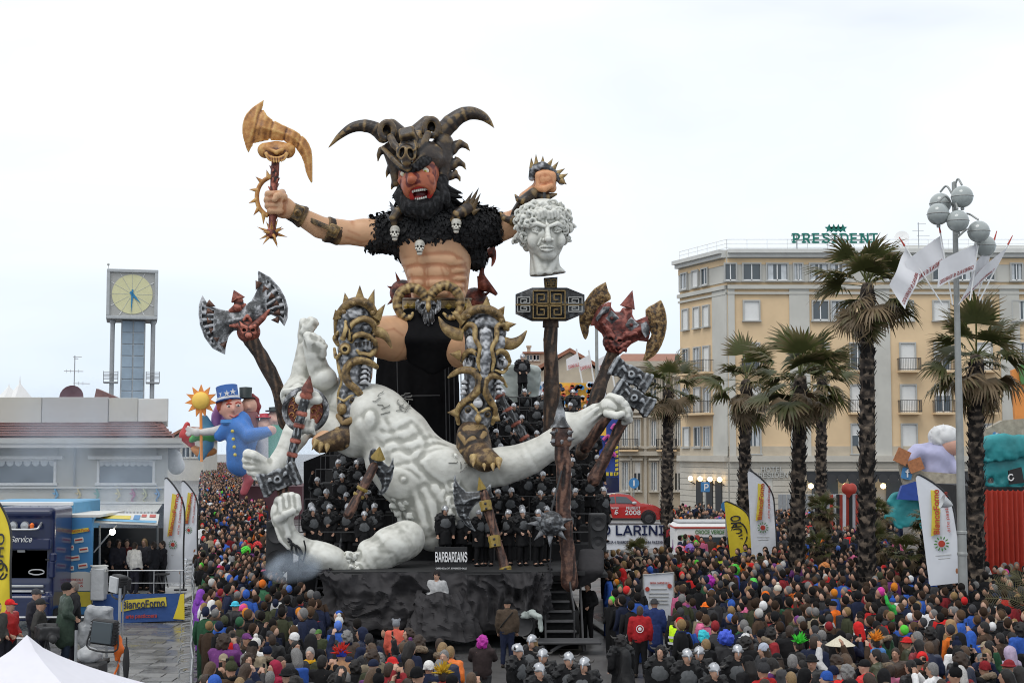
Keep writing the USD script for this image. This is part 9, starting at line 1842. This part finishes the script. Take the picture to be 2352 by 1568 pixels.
for i,(y,x,hx,hy,nm)in enumerate(cand):
 cj=CN[int(rc.choice(len(CN),p=pw))];hh=HC_[int(rc.choice(len(HC_),p=hw))];jit=rc.uniform(.7,1.35);jk=tuple(np.clip(np.array(cj[1])*jit,0,.8));pos=V3(x,y,0);dg=face_to(pos)+rc.normal(0,30)+(rc.choice([0,0,0,0,0,100,-100]));sc=rc.normal(1.0,.045);hat=rc.random()
 if i<NMAX:
  if hat<.68:st_=('short','short','long','curly')[int(rc.integers(4))];head,desc=(st_,),{'short':'short ','long':'long ','curly':'curly '}[st_]+hh[1-1];cols={st_:hh[1]}
  else:kind,kn=HT[int(rc.integers(5))];c2=CN[int(rc.choice(len(CN),p=pw))];head=(kind,)+(('long',)if rc.random()<.25 and kind!='hood' else());c2=cj if kind=='hood' else c2;desc='a '+c2[0]+' '+kn;cols={kind:c2[1]if kind!='hood' else jk,'long':hh[1]}
  ex=(('backpack',)if rc.random()<.10 else())+(('scarf',)if rc.random()<.14 else())+(('coat',)if rc.random()<.2 else());cols['scarf']=CN[int(rc.choice(len(CN),p=pw))][1];cols['backpack']=CN[int(rc.choice(len(CN),p=pw))][1]
  if rc.random()<.16 and head[0]not in('hood',):head=head+('furhood',);cols['furhood']=(.20,.15,.10)
  pose=('stand','pocket','photo','phone','point','wave')[int(rc.choice(6,p=[.36,.38,.11,.08,.04,.03]))]
  if pose in('photo','phone'):ex=ex+('phone',)
  for k in range(1,12):
   j=cv.query((hx,hy),k)[1];j=j if k==1 else j[-1];dx,dy=hx-LAND[j][0],hy-LAND[j][1];dr=('right of ' if dx>0 else 'left of ')if abs(dx)>abs(dy)*1.2 else('in front of ' if dy>0 else 'behind ')
   lab='person in %s with %s, %s%s'%(cj[0],desc,dr,LAND[j][2])
   if lab not in taken and len(lab.split())<=16:break
  taken.add(lab)
  person(pos,dg,{'jacket':jk,'legs':(NV,K,GR,(.03,.04,.07))[int(rc.integers(4))],'skin':SKINS[int(rc.integers(4))],'jmat':'shiny_jacket' if rc.random()<.3 else 'cloth',**cols},lab,pose,sc,head,ex,flip=rc.random()<.5)
 else:
  R=rot(0,0,dg);neon=rc.random()<.035;hc=np.array(((.6,.05,.3),(.1,.55,.05),(.6,.03,.03),(.6,.2,.02),(.1,.2,.6))[int(rc.integers(5))]if neon else(hh[1]if hat<.74 else np.array(CN[int(rc.choice(len(CN),p=pw))][1])*1.1));s_=sc*rc.uniform(.96,1.04)
  for m,c in((LB,np.array(jk)*LG[:,None]),(LH,np.tile(SKINS[int(rc.integers(4))],(len(LH[0]),1))),(LR,np.tile(hc,(len(LR[0]),1)))):v,f=xf(m,R,pos,s_);v=v*[1,1,1];lv.append(v);lf.append(f+ln);lc.append(c);ln+=len(v)
solo('crowd',(np.vstack(lv),np.vstack(lf)),'cloth','dense crowd of spectators reaching back along the avenue and round the palms','crowd',kind='stuff',col=np.vstack(lc))
# smoke drifting from the left, thin sea haze
def smoke(name,lk,lo,hi,dens,sc,lab,cut=.46):
 usdkit.material(stage,'/World/Looks/'+lk,{'g':('geometry',{}),'n':('noise_texture',{'scale':sc,'detail':3.0,'roughness':.55,'distortion':.8}),'r':('map_range',{'from_min':cut,'from_max':cut+.26,'to_min':0.0,'to_max':dens,'clamp':True}),
 'tc':('vector_math',{'math_type':'subtract','vector2':tuple((np.array(lo)+hi)/2)}),'dv':('vector_math',{'math_type':'divide','vector2':tuple((np.array(hi)-lo)/2)}),'ln':('vector_math',{'math_type':'length'}),'fe':('map_range',{'from_min':.45,'from_max':1.0,'to_min':1.0,'to_max':0.0,'clamp':True}),'x':('math',{'math_type':'multiply'}),
 'v':('principled_volume',{'color':(.72,.83,.97),'anisotropy':.1})},
 [('g.position','n.vector'),('n.fac','r.value'),('g.position','tc.vector1'),('tc.vector','dv.vector1'),('dv.vector','ln.vector1'),('ln.value','fe.value'),('r.result','x.value1'),('fe.result','x.value2'),('x.value','v.density')],volume='v.volume')
 MATS[lk]=UsdShade.Material.Get(stage,'/World/Looks/'+lk);solo(name,box2(lo,hi),lk,lab,'smoke',kind='stuff',smooth=False)
a,b=at(-160,1330,58),at(430,900,58)
smoke('smoke','smoke_left',(a[0],56,a[2]),(b[0],70,b[2]+1.0),.15,.34,'bluish smoke drifting across the beach building on the left',.42)
a,b=at(585,1345,41.5),at(740,1262,41.5)
smoke('smoke_puff','smoke_low',(a[0],40.6,a[2]),(b[0],43.6,b[2]),1.7,.8,'blue grey smoke puff under the bound marble forearm',.38)
a,b=at(425,1130,66),at(690,985,66)
smoke('smoke','smoke_far',(a[0],62,a[2]),(b[0],92,b[2]+1.5),.045,.06,'thin white smoke hanging over the left avenue crowd behind the float',.30)
